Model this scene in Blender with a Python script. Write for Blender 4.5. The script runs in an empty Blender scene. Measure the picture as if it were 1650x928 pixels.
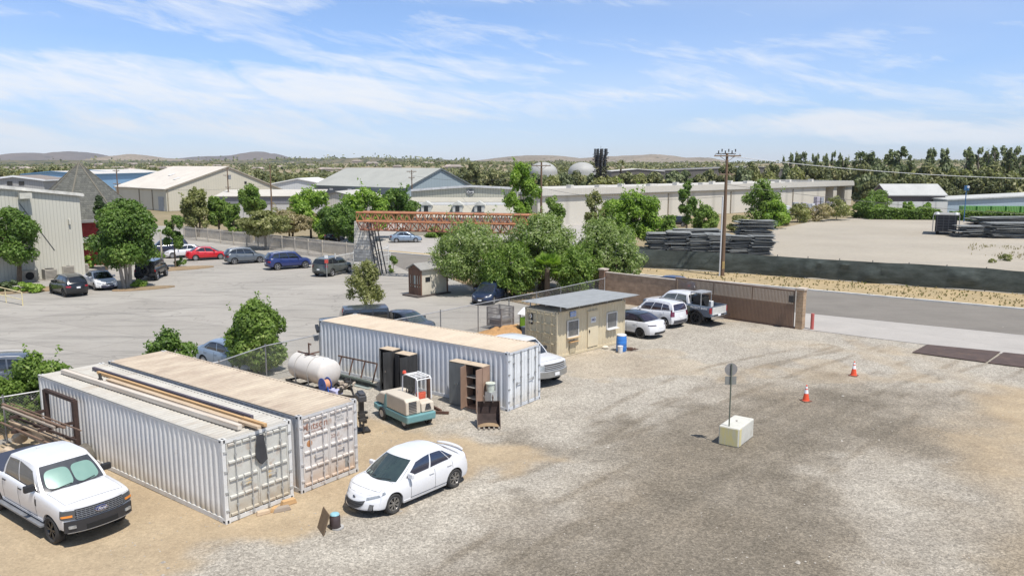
import bpy, bmesh, math, random
import numpy as np
from mathutils import Vector, Matrix
PI = math.pi
R = math.radians
rnd = random.Random(7)
S = bpy.context.scene
COL = S.collection

# ------------------------------------------------------------------ camera, sky, sun, exposure
FPX, PITCH, CAMH = 1291.4, .1518, 10.49
cam = bpy.data.cameras.new('camera')
cam.sensor_width = 36.0
cam.lens = 36.0 * FPX / 1650.0
cam.clip_start = .3
cam.clip_end = 20000
co = bpy.data.objects.new('camera', cam)
COL.objects.link(co)
co.location = (0, 0, CAMH)
co.rotation_euler = (PI / 2 - PITCH, 0, 0)
S.camera = co
S.view_settings.view_transform = 'Standard'
S.view_settings.look = 'None'
S.view_settings.exposure = 0.2
S.view_settings.gamma = 1
S.view_settings.use_curve_mapping = False

SUN_EL = R(64)
SUN_AZ = math.atan2(.64, -.77)          # compass angle from +Y towards +X
sun = bpy.data.lights.new('sun', 'SUN')
sun.energy = 4.5
sun.angle = R(.53)
sun.color = (1.0, .955, .89)
so = bpy.data.objects.new('sun', sun)
COL.objects.link(so)
sd = Vector((math.sin(SUN_AZ) * math.cos(SUN_EL), math.cos(SUN_AZ) * math.cos(SUN_EL), math.sin(SUN_EL)))
so.rotation_euler = (-sd).to_track_quat('-Z', 'Y').to_euler()
so.location = (0, 0, 60)


def N(nt, typ, **kw):
    n = nt.nodes.new(typ)
    for k, v in kw.items():
        if k.startswith('i_'):
            n.inputs[k[2:].replace('_', ' ')].default_value = v
        else:
            setattr(n, k, v)
    return n


def LK(nt, a, b):
    nt.links.new(a, b)


def mth(nt, op, a, b=None, c=None, clamp=False):
    n = nt.nodes.new('ShaderNodeMath')
    n.operation = op
    n.use_clamp = clamp
    for i, x in enumerate((a, b, c)):
        if x is None:
            continue
        if isinstance(x, (int, float)):
            n.inputs[i].default_value = x
        else:
            nt.links.new(x, n.inputs[i])
    return n.outputs[0]


def ramp(nt, fac, stops):
    n = nt.nodes.new('ShaderNodeValToRGB')
    e = n.color_ramp.elements
    while len(e) < len(stops):
        e.new(.5)
    for el, (p, c) in zip(e, stops):
        el.position = p
        el.color = (c, c, c, 1) if isinstance(c, (int, float)) else (c[0], c[1], c[2], 1)
    nt.links.new(fac, n.inputs[0])
    return n.outputs[0]


def mixc(nt, fac, a, b, mode='MIX'):
    n = nt.nodes.new('ShaderNodeMix')
    n.data_type = 'RGBA'
    n.blend_type = mode
    for sock, x in ((n.inputs[0], fac), (n.inputs[6], a), (n.inputs[7], b)):
        if isinstance(x, (int, float)):
            sock.default_value = x
        elif isinstance(x, tuple):
            sock.default_value = (x[0], x[1], x[2], 1)
        else:
            nt.links.new(x, sock)
    return n.outputs[2]


world = bpy.data.worlds.new("World")
S.world = world
world.use_nodes = True
wt = world.node_tree
for n in list(wt.nodes):
    wt.nodes.remove(n)
wo = N(wt, 'ShaderNodeOutputWorld')
bg = N(wt, 'ShaderNodeBackground')
bg.inputs['Strength'].default_value = .115
sky = N(wt, 'ShaderNodeTexSky')
sky.sky_type = 'NISHITA'
sky.sun_disc = False
sky.sun_elevation = SUN_EL
sky.sun_rotation = SUN_AZ
sky.altitude = 300
sky.air_density = 1.0
sky.dust_density = .25
sky.ozone_density = 2.5
tc = N(wt, 'ShaderNodeTexCoord')
sx = N(wt, 'ShaderNodeSeparateXYZ')
LK(wt, tc.outputs['Generated'], sx.inputs[0])
az = mth(wt, 'ARCTAN2', sx.outputs[0], sx.outputs[1])
hyp = mth(wt, 'SQRT', mth(wt, 'ADD', mth(wt, 'MULTIPLY', sx.outputs[0], sx.outputs[0]), mth(wt, 'MULTIPLY', sx.outputs[1], sx.outputs[1])))
el = mth(wt, 'DIVIDE', sx.outputs[2], mth(wt, 'MAXIMUM', hyp, .05))


def cloud_noise(ku, kv, shear, seed, scale, detail, rough, dist):
    u = mth(wt, 'MULTIPLY', az, ku)
    v = mth(wt, 'MULTIPLY', mth(wt, 'ADD', el, mth(wt, 'MULTIPLY', az, shear)), kv)
    cv = N(wt, 'ShaderNodeCombineXYZ')
    LK(wt, u, cv.inputs[0])
    LK(wt, v, cv.inputs[1])
    cv.inputs[2].default_value = seed
    nz = N(wt, 'ShaderNodeTexNoise')
    nz.inputs['Scale'].default_value = scale
    nz.inputs['Detail'].default_value = detail
    nz.inputs['Roughness'].default_value = rough
    nz.inputs['Distortion'].default_value = dist
    LK(wt, cv.outputs[0], nz.inputs['Vector'])
    return nz.outputs['Fac']


def blob(a0, e0, wa, we, shear=0.0):
    da = mth(wt, 'DIVIDE', mth(wt, 'SUBTRACT', az, a0), wa)
    de = mth(wt, 'DIVIDE', mth(wt, 'SUBTRACT', mth(wt, 'ADD', el, mth(wt, 'MULTIPLY', mth(wt, 'SUBTRACT', az, a0), shear)), e0), we)
    q = mth(wt, 'ADD', mth(wt, 'MULTIPLY', da, da), mth(wt, 'MULTIPLY', de, de))
    return mth(wt, 'SUBTRACT', 1.0, q, clamp=True)


n1 = cloud_noise(1.7, 10.0, .14, 1.7, 1.5, 9, .56, .5)
n2 = cloud_noise(7.0, 30.0, .22, 5.1, 1.5, 8, .65, .9)
n3 = cloud_noise(1.2, 5.0, -.05, 9.3, 1.5, 4, .5, .3)
base = mth(wt, 'ADD', mth(wt, 'MULTIPLY', mth(wt, 'ADD', mth(wt, 'MULTIPLY', n1, .72), mth(wt, 'MULTIPLY', n2, .28)), 1.8), -.40)
wisps = None
for (a0, e0, wa, we, sh, st) in [(-.30, .072, .46, .055, .10, .20), (-.52, .075, .30, .06, .06, .10), (.02, .09, .34, .045, .03, .15),
                                 (.34, .048, .20, .018, -.02, .34), (.56, .034, .22, .017, 0, .36), (-.06, .205, .12, .02, 0, .17),
                                 (-.62, .165, .14, .05, 0, .10), (.20, .205, .25, .03, -.1, .04)]:
    b = mth(wt, 'MULTIPLY', blob(a0, e0, wa, we, sh), st)
    wisps = b if wisps is None else mth(wt, 'ADD', wisps, b)
cl = mth(wt, 'ADD', base, wisps)
cl = ramp(wt, cl, [(.50, 0), (.61, .40), (.73, .82), (.88, 1.0)])
veil = ramp(wt, mth(wt, 'ADD', n3, mth(wt, 'MULTIPLY', wisps, .6)), [(.42, 0), (.75, .22)])
cf = mth(wt, 'MAXIMUM', cl, veil)
fade = ramp(wt, el, [(.0, .0), (.012, .55), (.04, 1.0), (.6, .5)])
cf = mth(wt, 'MULTIPLY', cf, fade)
tint = N(wt, 'ShaderNodeValToRGB')
te = tint.color_ramp.elements
te[0].position, te[0].color = 0.0, (.80, .90, 1.32, 1)
te[1].position, te[1].color = .62, (1.0, .97, .90, 1)
for p_, c_ in ((.06, (.82, .95, 1.30, 1)), (.22, (.98, 1.05, 1.24, 1))):
    e_ = te.new(p_)
    e_.color = c_
LK(wt, el, tint.inputs[0])
skyc = mixc(wt, 1.0, sky.outputs[0], tint.outputs[0], 'MULTIPLY')
cc = mixc(wt, cf, skyc, (7.6, 7.8, 8.1))
LK(wt, cc, bg.inputs['Color'])
LK(wt, bg.outputs[0], wo.inputs[0])

# ------------------------------------------------------------------ helpers
CP, SP = math.cos(PITCH), math.sin(PITCH)


def G(px, py, z=0.0):
    """ground point (at height z) that the photograph shows at pixel px, py"""
    X, Y = px - 825, py - 464
    d = (X, FPX * CP - Y * SP, -FPX * SP - Y * CP)
    t = (z - CAMH) / d[2]
    return (d[0] * t, d[1] * t)


def ZH(py, gy):
    """height of a point at distance gy seen on row py"""
    Y = py - 464
    return CAMH + gy * (-FPX * SP - Y * CP) / (FPX * CP - Y * SP)


def XA(px, gy, z=0.0):
    """x of a point at distance gy and height z seen in column px"""
    d = gy * CP - (z - CAMH) * SP
    return (px - 825) / FPX * d


_mats = {}


def mat(name, c, rough=.7, metal=0.0, c2=None, var=.25, scale=2.0, fine=0.0, fscale=30.0, bump=0.0, bscale=25.0,
        stain=None, stain_amt=0.0, stain_scale=1.2, stretch=(1, 1, 1), coat=0.0, spec=.5, low=None, low_h=.5, trans=0.0):
    if name in _mats:
        return _mats[name]
    m = bpy.data.materials.new(name)
    m.use_nodes = True
    nt = m.node_tree
    bs = nt.nodes['Principled BSDF']
    tc = N(nt, 'ShaderNodeTexCoord')
    mp = N(nt, 'ShaderNodeMapping')
    mp.inputs['Scale'].default_value = stretch
    LK(nt, tc.outputs['Object'], mp.inputs[0])
    nz = N(nt, 'ShaderNodeTexNoise')
    nz.inputs['Scale'].default_value = scale
    nz.inputs['Detail'].default_value = 6
    nz.inputs['Roughness'].default_value = .6
    LK(nt, mp.outputs[0], nz.inputs['Vector'])
    if c2 is None:
        c2 = tuple(x * (1 - var) for x in c)
        c1 = tuple(min(1, x * (1 + var * .35)) for x in c)
    else:
        c1 = c
    f = ramp(nt, nz.outputs['Fac'], [(.3, 0), (.7, 1)])
    colr = mixc(nt, f, c1, c2)
    if fine > 0:
        nf = N(nt, 'ShaderNodeTexNoise')
        nf.inputs['Scale'].default_value = fscale
        nf.inputs['Detail'].default_value = 4
        LK(nt, mp.outputs[0], nf.inputs['Vector'])
        g = ramp(nt, nf.outputs['Fac'], [(.3, 1 - fine), (.7, 1 + fine)])
        colr = mixc(nt, 1.0, colr, g, 'MULTIPLY')
    if stain is not None:
        ns = N(nt, 'ShaderNodeTexNoise')
        ns.inputs['Scale'].default_value = stain_scale
        ns.inputs['Detail'].default_value = 7
        ns.inputs['Roughness'].default_value = .68
        LK(nt, mp.outputs[0], ns.inputs['Vector'])
        sf = ramp(nt, ns.outputs['Fac'], [(.62 - .25 * stain_amt, 0), (.78 - .2 * stain_amt, 1)])
        colr = mixc(nt, mth(nt, 'MULTIPLY', sf, min(1, stain_amt + .35)), colr, stain)
    if low is not None:
        sz = N(nt, 'ShaderNodeSeparateXYZ')
        LK(nt, tc.outputs['Object'], sz.inputs[0])
        lz = mth(nt, 'SUBTRACT', 1.0, mth(nt, 'DIVIDE', sz.outputs[2], low_h), clamp=True)
        lz = mth(nt, 'MULTIPLY', lz, mth(nt, 'MULTIPLY', nz.outputs['Fac'], 1.7), clamp=True)
        colr = mixc(nt, lz, colr, low)
    LK(nt, colr, bs.inputs['Base Color'])
    bs.inputs['Roughness'].default_value = rough
    bs.inputs['Metallic'].default_value = metal
    bs.inputs['Specular IOR Level'].default_value = spec
    bs.inputs['Coat Weight'].default_value = coat
    bs.inputs['Coat Roughness'].default_value = .06
    if bump > 0:
        nb = N(nt, 'ShaderNodeTexNoise')
        nb.inputs['Scale'].default_value = bscale
        nb.inputs['Detail'].default_value = 5
        LK(nt, mp.outputs[0], nb.inputs['Vector'])
        bp = N(nt, 'ShaderNodeBump')
        bp.inputs['Strength'].default_value = 1
        bp.inputs['Distance'].default_value = bump
        LK(nt, nb.outputs['Fac'], bp.inputs['Height'])
        LK(nt, bp.outputs[0], bs.inputs['Normal'])
    _mats[name] = m
    return m


class MB:
    """collects shapes, then links them as ONE mesh object"""

    def __init__(s):
        s.v, s.f, s.m, s.s = [], [], [], []

    def add(s, vs, fs, mi=0, smooth=False):
        o = len(s.v)
        s.v += [tuple(p) for p in vs]
        for f in fs:
            s.f.append(tuple(i + o for i in f))
            s.m.append(mi)
            s.s.append(smooth)
        return s

    def box(s, c, d, mi=0, rz=0.0, ry=0.0, rx=0.0, taper=1.0):
        M = Matrix.Rotation(rz, 3, 'Z') @ Matrix.Rotation(ry, 3, 'Y') @ Matrix.Rotation(rx, 3, 'X')
        vs = []
        for k in (-1, 1):
            t = taper if k == 1 else 1
            for j, i in ((-1, -1), (-1, 1), (1, 1), (1, -1)):
                p = M @ Vector((i * d[0] / 2 * t, j * d[1] / 2 * t, k * d[2] / 2))
                vs.append((p.x + c[0], p.y + c[1], p.z + c[2]))
        return s.add(vs, [(3, 2, 1, 0), (4, 5, 6, 7), (0, 1, 5, 4), (1, 2, 6, 5), (2, 3, 7, 6), (3, 0, 4, 7)], mi)

    def bar(s, p, q, w, h=None, mi=0, up=(0, 0, 1)):
        h = h or w
        p, q = Vector(p), Vector(q)
        d = (q - p).normalized()
        u = Vector(up)
        if abs(d.dot(u)) > .98:
            u = Vector((1, 0, 0))
        a = d.cross(u).normalized()
        b = a.cross(d).normalized()
        vs = [x + a * i * w / 2 + b * j * h / 2 for x in (p, q) for i, j in ((-1, -1), (1, -1), (1, 1), (-1, 1))]
        return s.add(vs, [(0, 1, 2, 3), (7, 6, 5, 4), (0, 4, 5, 1), (1, 5, 6, 2), (2, 6, 7, 3), (3, 7, 4, 0)], mi)

    def tube(s, pts, r, n=8, mi=0, cap=True):
        pts = [Vector(p) for p in pts]
        rs = r if isinstance(r, (list, tuple)) else [r] * len(pts)
        vs, fs = [], []
        prev = None
        for i, p in enumerate(pts):
            d = (pts[min(i + 1, len(pts) - 1)] - pts[max(i - 1, 0)])
            d = d.normalized() if d.length > 1e-9 else Vector((0, 0, 1))
            u = prev if prev is not None and abs(prev.dot(d)) < .95 else (Vector((0, 0, 1)) if abs(d.z) < .9 else Vector((1, 0, 0)))
            a = d.cross(u).normalized()
            b = a.cross(d).normalized()
            prev = b
            for k in range(n):
                t = 2 * PI * k / n
                vs.append(p + a * math.cos(t) * rs[i] + b * math.sin(t) * rs[i])
        for i in range(len(pts) - 1):
            for k in range(n):
                k2 = (k + 1) % n
                fs.append((i * n + k, i * n + k2, (i + 1) * n + k2, (i + 1) * n + k))
        s.add(vs, fs, mi, True)
        if cap:
            s.add(vs[:n], [tuple(range(n))[::-1]], mi)
            s.add(vs[-n:], [tuple(range(n))], mi)
        return s

    def lathe(s, prof, n=16, mi=0, c=(0, 0, 0), axis='Z', smooth=True):
        vs, fs = [], []
        for (r, z) in prof:
            for k in range(n):
                t = 2 * PI * k / n
                x, y = r * math.cos(t), r * math.sin(t)
                if axis == 'Z':
                    p = (x, y, z)
                elif axis == 'Y':
                    p = (x, z, y)
                else:
                    p = (z, x, y)
                vs.append((p[0] + c[0], p[1] + c[1], p[2] + c[2]))
        for i in range(len(prof) - 1):
            for k in range(n):
                k2 = (k + 1) % n
                q = (i * n + k, i * n + k2, (i + 1) * n + k2, (i + 1) * n + k)
                fs.append(q if axis != 'Y' else q[::-1])
        return s.add(vs, fs, mi, smooth)

    def prism(s, poly, z0, z1, mi=0):
        n = len(poly)
        vs = [(p[0], p[1], z0) for p in poly] + [(p[0], p[1], z1) for p in poly]
        fs = [tuple(range(n))[::-1], tuple(range(n, 2 * n))] + [(i, (i + 1) % n, n + (i + 1) % n, n + i) for i in range(n)]
        return s.add(vs, fs, mi)

    def prismxz(s, poly, y0, y1, mi=0):
        n = len(poly)
        vs = [(p[0], y0, p[1]) for p in poly] + [(p[0], y1, p[1]) for p in poly]
        fs = [tuple(range(n)), tuple(range(n, 2 * n))[::-1]] + [((i + 1) % n, i, n + i, n + (i + 1) % n) for i in range(n)]
        return s.add(vs, fs, mi)

    def grid(s, fn, us, ws, mi=0, smooth=True, flip=False):
        vs = [fn(u, w) for u in us for w in ws]
        m = len(ws)
        fs = []
        for i in range(len(us) - 1):
            for j in range(m - 1):
                q = (i * m + j, (i + 1) * m + j, (i + 1) * m + j + 1, i * m + j + 1)
                fs.append(q[::-1] if flip else q)
        return s.add(vs, fs, mi, smooth)

    def mesh(s, name, mats, autosmooth=True):
        me = bpy.data.meshes.new(name)
        me.from_pydata(s.v, [], s.f)
        if not isinstance(mats, (list, tuple)):
            mats = [mats]
        for m in mats:
            me.materials.append(m)
        me.polygons.foreach_set('material_index', s.m)
        me.polygons.foreach_set('use_smooth', s.s)
        me.update()
        if autosmooth and any(s.s):
            me.set_sharp_from_angle(angle=R(38))
        return me

    def build(s, name, mats, parent=None, loc=None, rz=None, bevel=0.0):
        me = s.mesh(name, mats)
        o = bpy.data.objects.new(name, me)
        COL.objects.link(o)
        if parent is not None:
            o.parent = parent
        if loc is not None:
            o.location = loc
        if rz is not None:
            o.rotation_euler = (0, 0, rz)
        if bevel > 0:
            b = o.modifiers.new('bevel', 'BEVEL')
            b.width = bevel
            b.segments = 2
            b.limit_method = 'ANGLE'
            b.angle_limit = R(40)
        return o


def tag(o, label=None, cat=None, group=None, kind=None):
    if label:
        o['label'] = label
    if cat:
        o['category'] = cat
    if group:
        o['group'] = group
    if kind:
        o['kind'] = kind
    return o


def thing(name, label, cat, loc=(0, 0, 0), rz=0.0, group=None):
    o = bpy.data.objects.new(name, None)
    o.empty_display_size = .2
    COL.objects.link(o)
    o.location = loc if len(loc) == 3 else (loc[0], loc[1], 0)
    o.rotation_euler = (0, 0, rz)
    return tag(o, label, cat, group)


def struct(o):
    o['kind'] = 'structure'
    return o


def dup(root, loc, rz=0.0, label=None, group=None, scale=None):
    def cp(o, par):
        c = o.copy()
        COL.objects.link(c)
        if par is not None:
            c.parent = par
        for ch in kids.get(o.name, []):
            cp(ch, c)
        return c
    kids = {}

    def collect(o):
        kids[o.name] = list(o.children)
        for ch in o.children:
            collect(ch)
    collect(root)
    r = cp(root, None)
    r.location = loc if len(loc) == 3 else (loc[0], loc[1], 0)
    r.rotation_euler = (0, 0, rz)
    if scale is not None:
        r.scale = scale if isinstance(scale, tuple) else (scale,) * 3
    if label:
        r['label'] = label
    if group:
        r['group'] = group
    return r


_font = None


def text_mesh(txt, size, depth=.004, shear=0.0, bold=0.0):
    cu = bpy.data.curves.new('t', 'FONT')
    cu.body = txt
    cu.size = size
    cu.extrude = depth
    cu.shear = shear
    cu.offset = bold
    cu.align_x = 'CENTER'
    cu.align_y = 'CENTER'
    o = bpy.data.objects.new('t', cu)
    COL.objects.link(o)
    dg = bpy.context.evaluated_depsgraph_get()
    me = bpy.data.meshes.new_from_object(o.evaluated_get(dg))
    bpy.data.objects.remove(o)
    bpy.data.curves.remove(cu)
    return me


def text(name, txt, size, m, parent, loc, rot, shear=0.0, bold=0.0, depth=.004):
    me = text_mesh(txt, size, depth, shear, bold)
    me.name = name
    me.materials.clear()
    me.materials.append(m)
    o = bpy.data.objects.new(name, me)
    COL.objects.link(o)
    o.parent = parent
    o.location = loc
    o.rotation_euler = rot
    return o


# numpy value noise -------------------------------------------------
ORD = 'first second third fourth fifth sixth seventh eighth ninth tenth eleventh twelfth thirteenth fourteenth fifteenth sixteenth seventeenth eighteenth nineteenth twentieth twenty-first twenty-second twenty-third twenty-fourth twenty-fifth twenty-sixth twenty-seventh twenty-eighth'.split()


def vnoise(x, y, seed=0):
    xi, yi = np.floor(x).astype(np.int64), np.floor(y).astype(np.int64)
    xf, yf = x - xi, y - yi
    xf = xf * xf * (3 - 2 * xf)
    yf = yf * yf * (3 - 2 * yf)

    def h(a, b):
        n = (a * 374761393 + b * 668265263 + seed * 974711) & 0xffffffff
        n = ((n ^ (n >> 13)) * 1274126177) & 0xffffffff
        return ((n ^ (n >> 16)) & 0xffff) / 65535.0
    return (h(xi, yi) * (1 - xf) + h(xi + 1, yi) * xf) * (1 - yf) + (h(xi, yi + 1) * (1 - xf) + h(xi + 1, yi + 1) * xf) * yf


def fbm(x, y, oct=4, seed=0, gain=.5):
    s, a, t = 0, 1, 0
    for i in range(oct):
        s = s + a * vnoise(x * 2 ** i + 13.7 * i, y * 2 ** i - 7.1 * i, seed + i)
        t += a
        a *= gain
    return s / t


def polydist(X, Y, poly):
    """signed distance to a polygon, positive inside"""
    n = len(poly)
    D = np.full(X.shape, 1e9)
    ins = np.zeros(X.shape, bool)
    for i in range(n):
        ax, ay = poly[i]
        bx, by = poly[(i + 1) % n]
        dx, dy = bx - ax, by - ay
        t = np.clip(((X - ax) * dx + (Y - ay) * dy) / (dx * dx + dy * dy + 1e-12), 0, 1)
        D = np.minimum(D, np.hypot(X - ax - t * dx, Y - ay - t * dy))
        c = ((ay > Y) != (by > Y)) & (X < (bx - ax) * (Y - ay) / (by - ay + 1e-12) + ax)
        ins ^= c
    return np.where(ins, D, -D)


def npmesh(name, V, F, mats, smooth=False, attr=None):
    me = bpy.data.meshes.new(name)
    V = np.asarray(V, np.float32)
    F = np.asarray(F, np.int32)
    me.vertices.add(len(V))
    me.vertices.foreach_set('co', V.ravel())
    k = F.shape[1]
    me.loops.add(F.size)
    me.loops.foreach_set('vertex_index', F.ravel())
    me.polygons.add(len(F))
    me.polygons.foreach_set('loop_start', np.arange(len(F), dtype=np.int32) * k)
    me.polygons.foreach_set('loop_total', np.full(len(F), k, np.int32))
    if smooth:
        me.polygons.foreach_set('use_smooth', np.ones(len(F), bool))
    for m in (mats if isinstance(mats, (list, tuple)) else [mats]):
        me.materials.append(m)
    me.update(calc_edges=True)
    if attr:
        for an, (dom, arr) in attr.items():
            if arr.ndim == 1:
                a = me.attributes.new(an, 'FLOAT', dom)
                a.data.foreach_set('value', arr.astype(np.float32))
            else:
                a = me.attributes.new(an, 'FLOAT_COLOR', dom)
                a.data.foreach_set('color', arr.astype(np.float32).ravel())
    return me


def link(name, me, parent=None, loc=(0, 0, 0), rz=0.0):
    o = bpy.data.objects.new(name, me)
    COL.objects.link(o)
    if parent is not None:
        o.parent = parent
    o.location = loc
    o.rotation_euler = (0, 0, rz)
    return o


def gridmesh(x0, x1, nx, y0, y1, ny, zf):
    xs, ys = np.linspace(x0, x1, nx), np.linspace(y0, y1, ny)
    X, Y = np.meshgrid(xs, ys)
    Z = zf(X, Y)
    V = np.stack([X.ravel(), Y.ravel(), Z.ravel()], 1)
    i = np.arange(nx * ny).reshape(ny, nx)
    F = np.stack([i[:-1, :-1].ravel(), i[:-1, 1:].ravel(), i[1:, 1:].ravel(), i[1:, :-1].ravel()], 1)
    return V, F, X, Y
# ------------------------------------------------------------------ the ground
def ground_mat(name, base, base2, speck=.25, sscale=9.0, bump=.02, bscale=14.0, blotch=.5, attr=False, joints=None, streak=None, rough=.93, far_dots=None, cracks=None):
    m = bpy.data.materials.new(name)
    m.use_nodes = True
    nt = m.node_tree
    bs = nt.nodes['Principled BSDF']
    tc = N(nt, 'ShaderNodeTexCoord')
    P = tc.outputs['Object']

    def nz(scale, det=6, rough=.6, vec=P, dist=0.0):
        n = N(nt, 'ShaderNodeTexNoise')
        n.inputs['Scale'].default_value = scale
        n.inputs['Detail'].default_value = det
        n.inputs['Roughness'].default_value = rough
        n.inputs['Distortion'].default_value = dist
        LK(nt, vec, n.inputs['Vector'])
        return n.outputs['Fac']
    big = ramp(nt, nz(blotch, 7, .62), [(.34, 0), (.66, 1)])
    c = mixc(nt, big, base, base2)
    if attr:
        at = N(nt, 'ShaderNodeAttribute')
        at.attribute_name = 'zone'
        se = N(nt, 'ShaderNodeSeparateColor')
        LK(nt, at.outputs['Color'], se.inputs[0])
        dark = mixc(nt, big, (.222, .190, .146), (.170, .145, .110))
        sand = mixc(nt, big, (.46, .36, .235), (.39, .30, .195))
        brown = mixc(nt, big, (.29, .24, .175), (.23, .19, .14))
        c = mixc(nt, se.outputs[2], c, brown)
        c = mixc(nt, se.outputs[0], c, dark)
        c = mixc(nt, se.outputs[1], c, sand)
    if far_dots:
        v = N(nt, 'ShaderNodeTexVoronoi')
        v.inputs['Scale'].default_value = far_dots[0]
        LK(nt, P, v.inputs['Vector'])
        q = mth(nt, 'ADD', v.outputs['Distance'], mth(nt, 'MULTIPLY', nz(far_dots[0] * .35, 4), .9))
        c = mixc(nt, ramp(nt, q, [(far_dots[2], 1), (far_dots[2] + .12, 0)]), c, far_dots[1])
    if streak:
        mp = N(nt, 'ShaderNodeMapping')
        mp.inputs['Rotation'].default_value = (0, 0, streak[0])
        mp.inputs['Scale'].default_value = (1, streak[1], 1)
        LK(nt, P, mp.inputs[0])
        s = ramp(nt, nz(streak[2], 8, .66, mp.outputs[0], .6), [(.50, 0), (.74, 1)])
        c = mixc(nt, mth(nt, 'MULTIPLY', s, streak[3]), c, streak[4])
    if joints:
        ang, sp, wd, jc = joints
        mp = N(nt, 'ShaderNodeMapping')
        mp.inputs['Rotation'].default_value = (0, 0, ang)
        LK(nt, P, mp.inputs[0])
        sp_ = N(nt, 'ShaderNodeSeparateXYZ')
        LK(nt, mp.outputs[0], sp_.inputs[0])
        tot = None
        for k in (0, 1):
            f = mth(nt, 'FRACT', mth(nt, 'ADD', mth(nt, 'DIVIDE', sp_.outputs[k], sp[k]), 100.0))
            l = mth(nt, 'LESS_THAN', f, wd / sp[k])
            tot = l if tot is None else mth(nt, 'MAXIMUM', tot, l)
        c = mixc(nt, mth(nt, 'MULTIPLY', tot, .6), c, jc)
        # a slightly different tone from slab to slab
        fl = N(nt, 'ShaderNodeVectorMath')
        fl.operation = 'FLOOR'
        dv = N(nt, 'ShaderNodeVectorMath')
        dv.operation = 'DIVIDE'
        LK(nt, mp.outputs[0], dv.inputs[0])
        dv.inputs[1].default_value = (sp[0], sp[1], 50)
        LK(nt, dv.outputs[0], fl.inputs[0])
        wn = N(nt, 'ShaderNodeTexWhiteNoise')
        LK(nt, fl.outputs[0], wn.inputs['Vector'])
        c = mixc(nt, 1.0, c, ramp(nt, wn.outputs['Value'], [(0, .93), (1, 1.05)]), 'MULTIPLY')
    if speck > 0:
        a = nz(sscale, 8, .78)
        b = nz(sscale * 3.1, 6, .75)
        k = mth(nt, 'ADD', mth(nt, 'MULTIPLY', a, .6), mth(nt, 'MULTIPLY', b, .4))
        sp2 = ramp(nt, k, [(.33, 1 - speck * 1.25), (.5, 1.0), (.67, 1 + speck)])
        c = mixc(nt, 1.0, c, sp2, 'MULTIPLY')
    if attr:
        for sc_, lo_, hi_ in ((15.0, .74, 1.25), (31.0, .74, 1.25)):
            v = N(nt, 'ShaderNodeTexVoronoi')
            v.inputs['Scale'].default_value = sc_
            LK(nt, P, v.inputs['Vector'])
            s3 = N(nt, 'ShaderNodeSeparateColor')
            LK(nt, v.outputs['Color'], s3.inputs[0])
            g_ = ramp(nt, s3.outputs[0], [(0, lo_), (.5, .98), (1, hi_)])
            c = mixc(nt, mth(nt, 'SUBTRACT', 1.0, mth(nt, 'MULTIPLY', se.outputs[1], .75)), c, mixc(nt, 1.0, c, g_, 'MULTIPLY'))
        c = mixc(nt, 1.0, c, ramp(nt, nz(1.1, 7, .6), [(.3, .91), (.7, 1.07)]), 'MULTIPLY')
    if cracks:
        dn = N(nt, 'ShaderNodeTexNoise')
        dn.inputs['Scale'].default_value = .5
        dn.inputs['Detail'].default_value = 5
        LK(nt, P, dn.inputs['Vector'])
        ad = N(nt, 'ShaderNodeVectorMath')
        ad.operation = 'ADD'
        LK(nt, P, ad.inputs[0])
        scv = N(nt, 'ShaderNodeVectorMath')
        scv.operation = 'SCALE'
        scv.inputs['Scale'].default_value = 5
        LK(nt, dn.outputs['Color'], scv.inputs[0])
        LK(nt, scv.outputs[0], ad.inputs[1])
        v = N(nt, 'ShaderNodeTexVoronoi')
        v.feature = 'DISTANCE_TO_EDGE'
        v.inputs['Scale'].default_value = cracks
        LK(nt, ad.outputs[0], v.inputs['Vector'])
        c = mixc(nt, ramp(nt, v.outputs['Distance'], [(.0, .5), (.0075, 0)]), c, (.13, .12, .11))
        c = mixc(nt, ramp(nt, nz(.9, 5, .6), [(.66, 0), (.76, .55)]), c, (.20, .185, .165))
    LK(nt, c, bs.inputs['Base Color'])
    bs.inputs['Roughness'].default_value = rough
    bs.inputs['Specular IOR Level'].default_value = .25
    if bump > 0:
        bp = N(nt, 'ShaderNodeBump')
        bp.inputs['Strength'].default_value = 1
        bp.inputs['Distance'].default_value = bump
        LK(nt, nz(bscale, 8, .7), bp.inputs['Height'])
        LK(nt, bp.outputs[0], bs.inputs['Normal'])
    return m


def smooth(t):
    t = np.clip(t, 0, 1)
    return t * t * (3 - 2 * t)


def land(x, y):
    r = np.hypot(x, y)
    t = smooth((r - 430) / 1500)
    return t * (11 + 30 * (fbm(x / 520 + 3, y / 520, 4, 5) - .5)) - .06


# base terrain out to the horizon
rr = np.concatenate([[0.0], np.linspace(12, 420, 12), np.geomspace(440, 16000, 90)])
aa = np.linspace(0, 2 * PI, 361)[:-1]
RR, AA = np.meshgrid(rr, aa, indexing='ij')
X, Y = RR * np.sin(AA), RR * np.cos(AA)
V = np.stack([X.ravel(), Y.ravel(), land(X, Y).ravel()], 1)
i = np.arange(len(rr) * 360).reshape(len(rr), 360)
j = np.roll(i, -1, 1)
F = np.stack([i[:-1].ravel(), i[1:].ravel(), j[1:].ravel(), j[:-1].ravel()], 1)[:, ::-1]
ground = struct(link('ground', npmesh('ground', V, F, ground_mat('dry_ground', (.34, .27, .17), (.24, .20, .12), .12, .6, 0, 1, .02, far_dots=(.035, (.05, .07, .032), .55)), True)))

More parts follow.
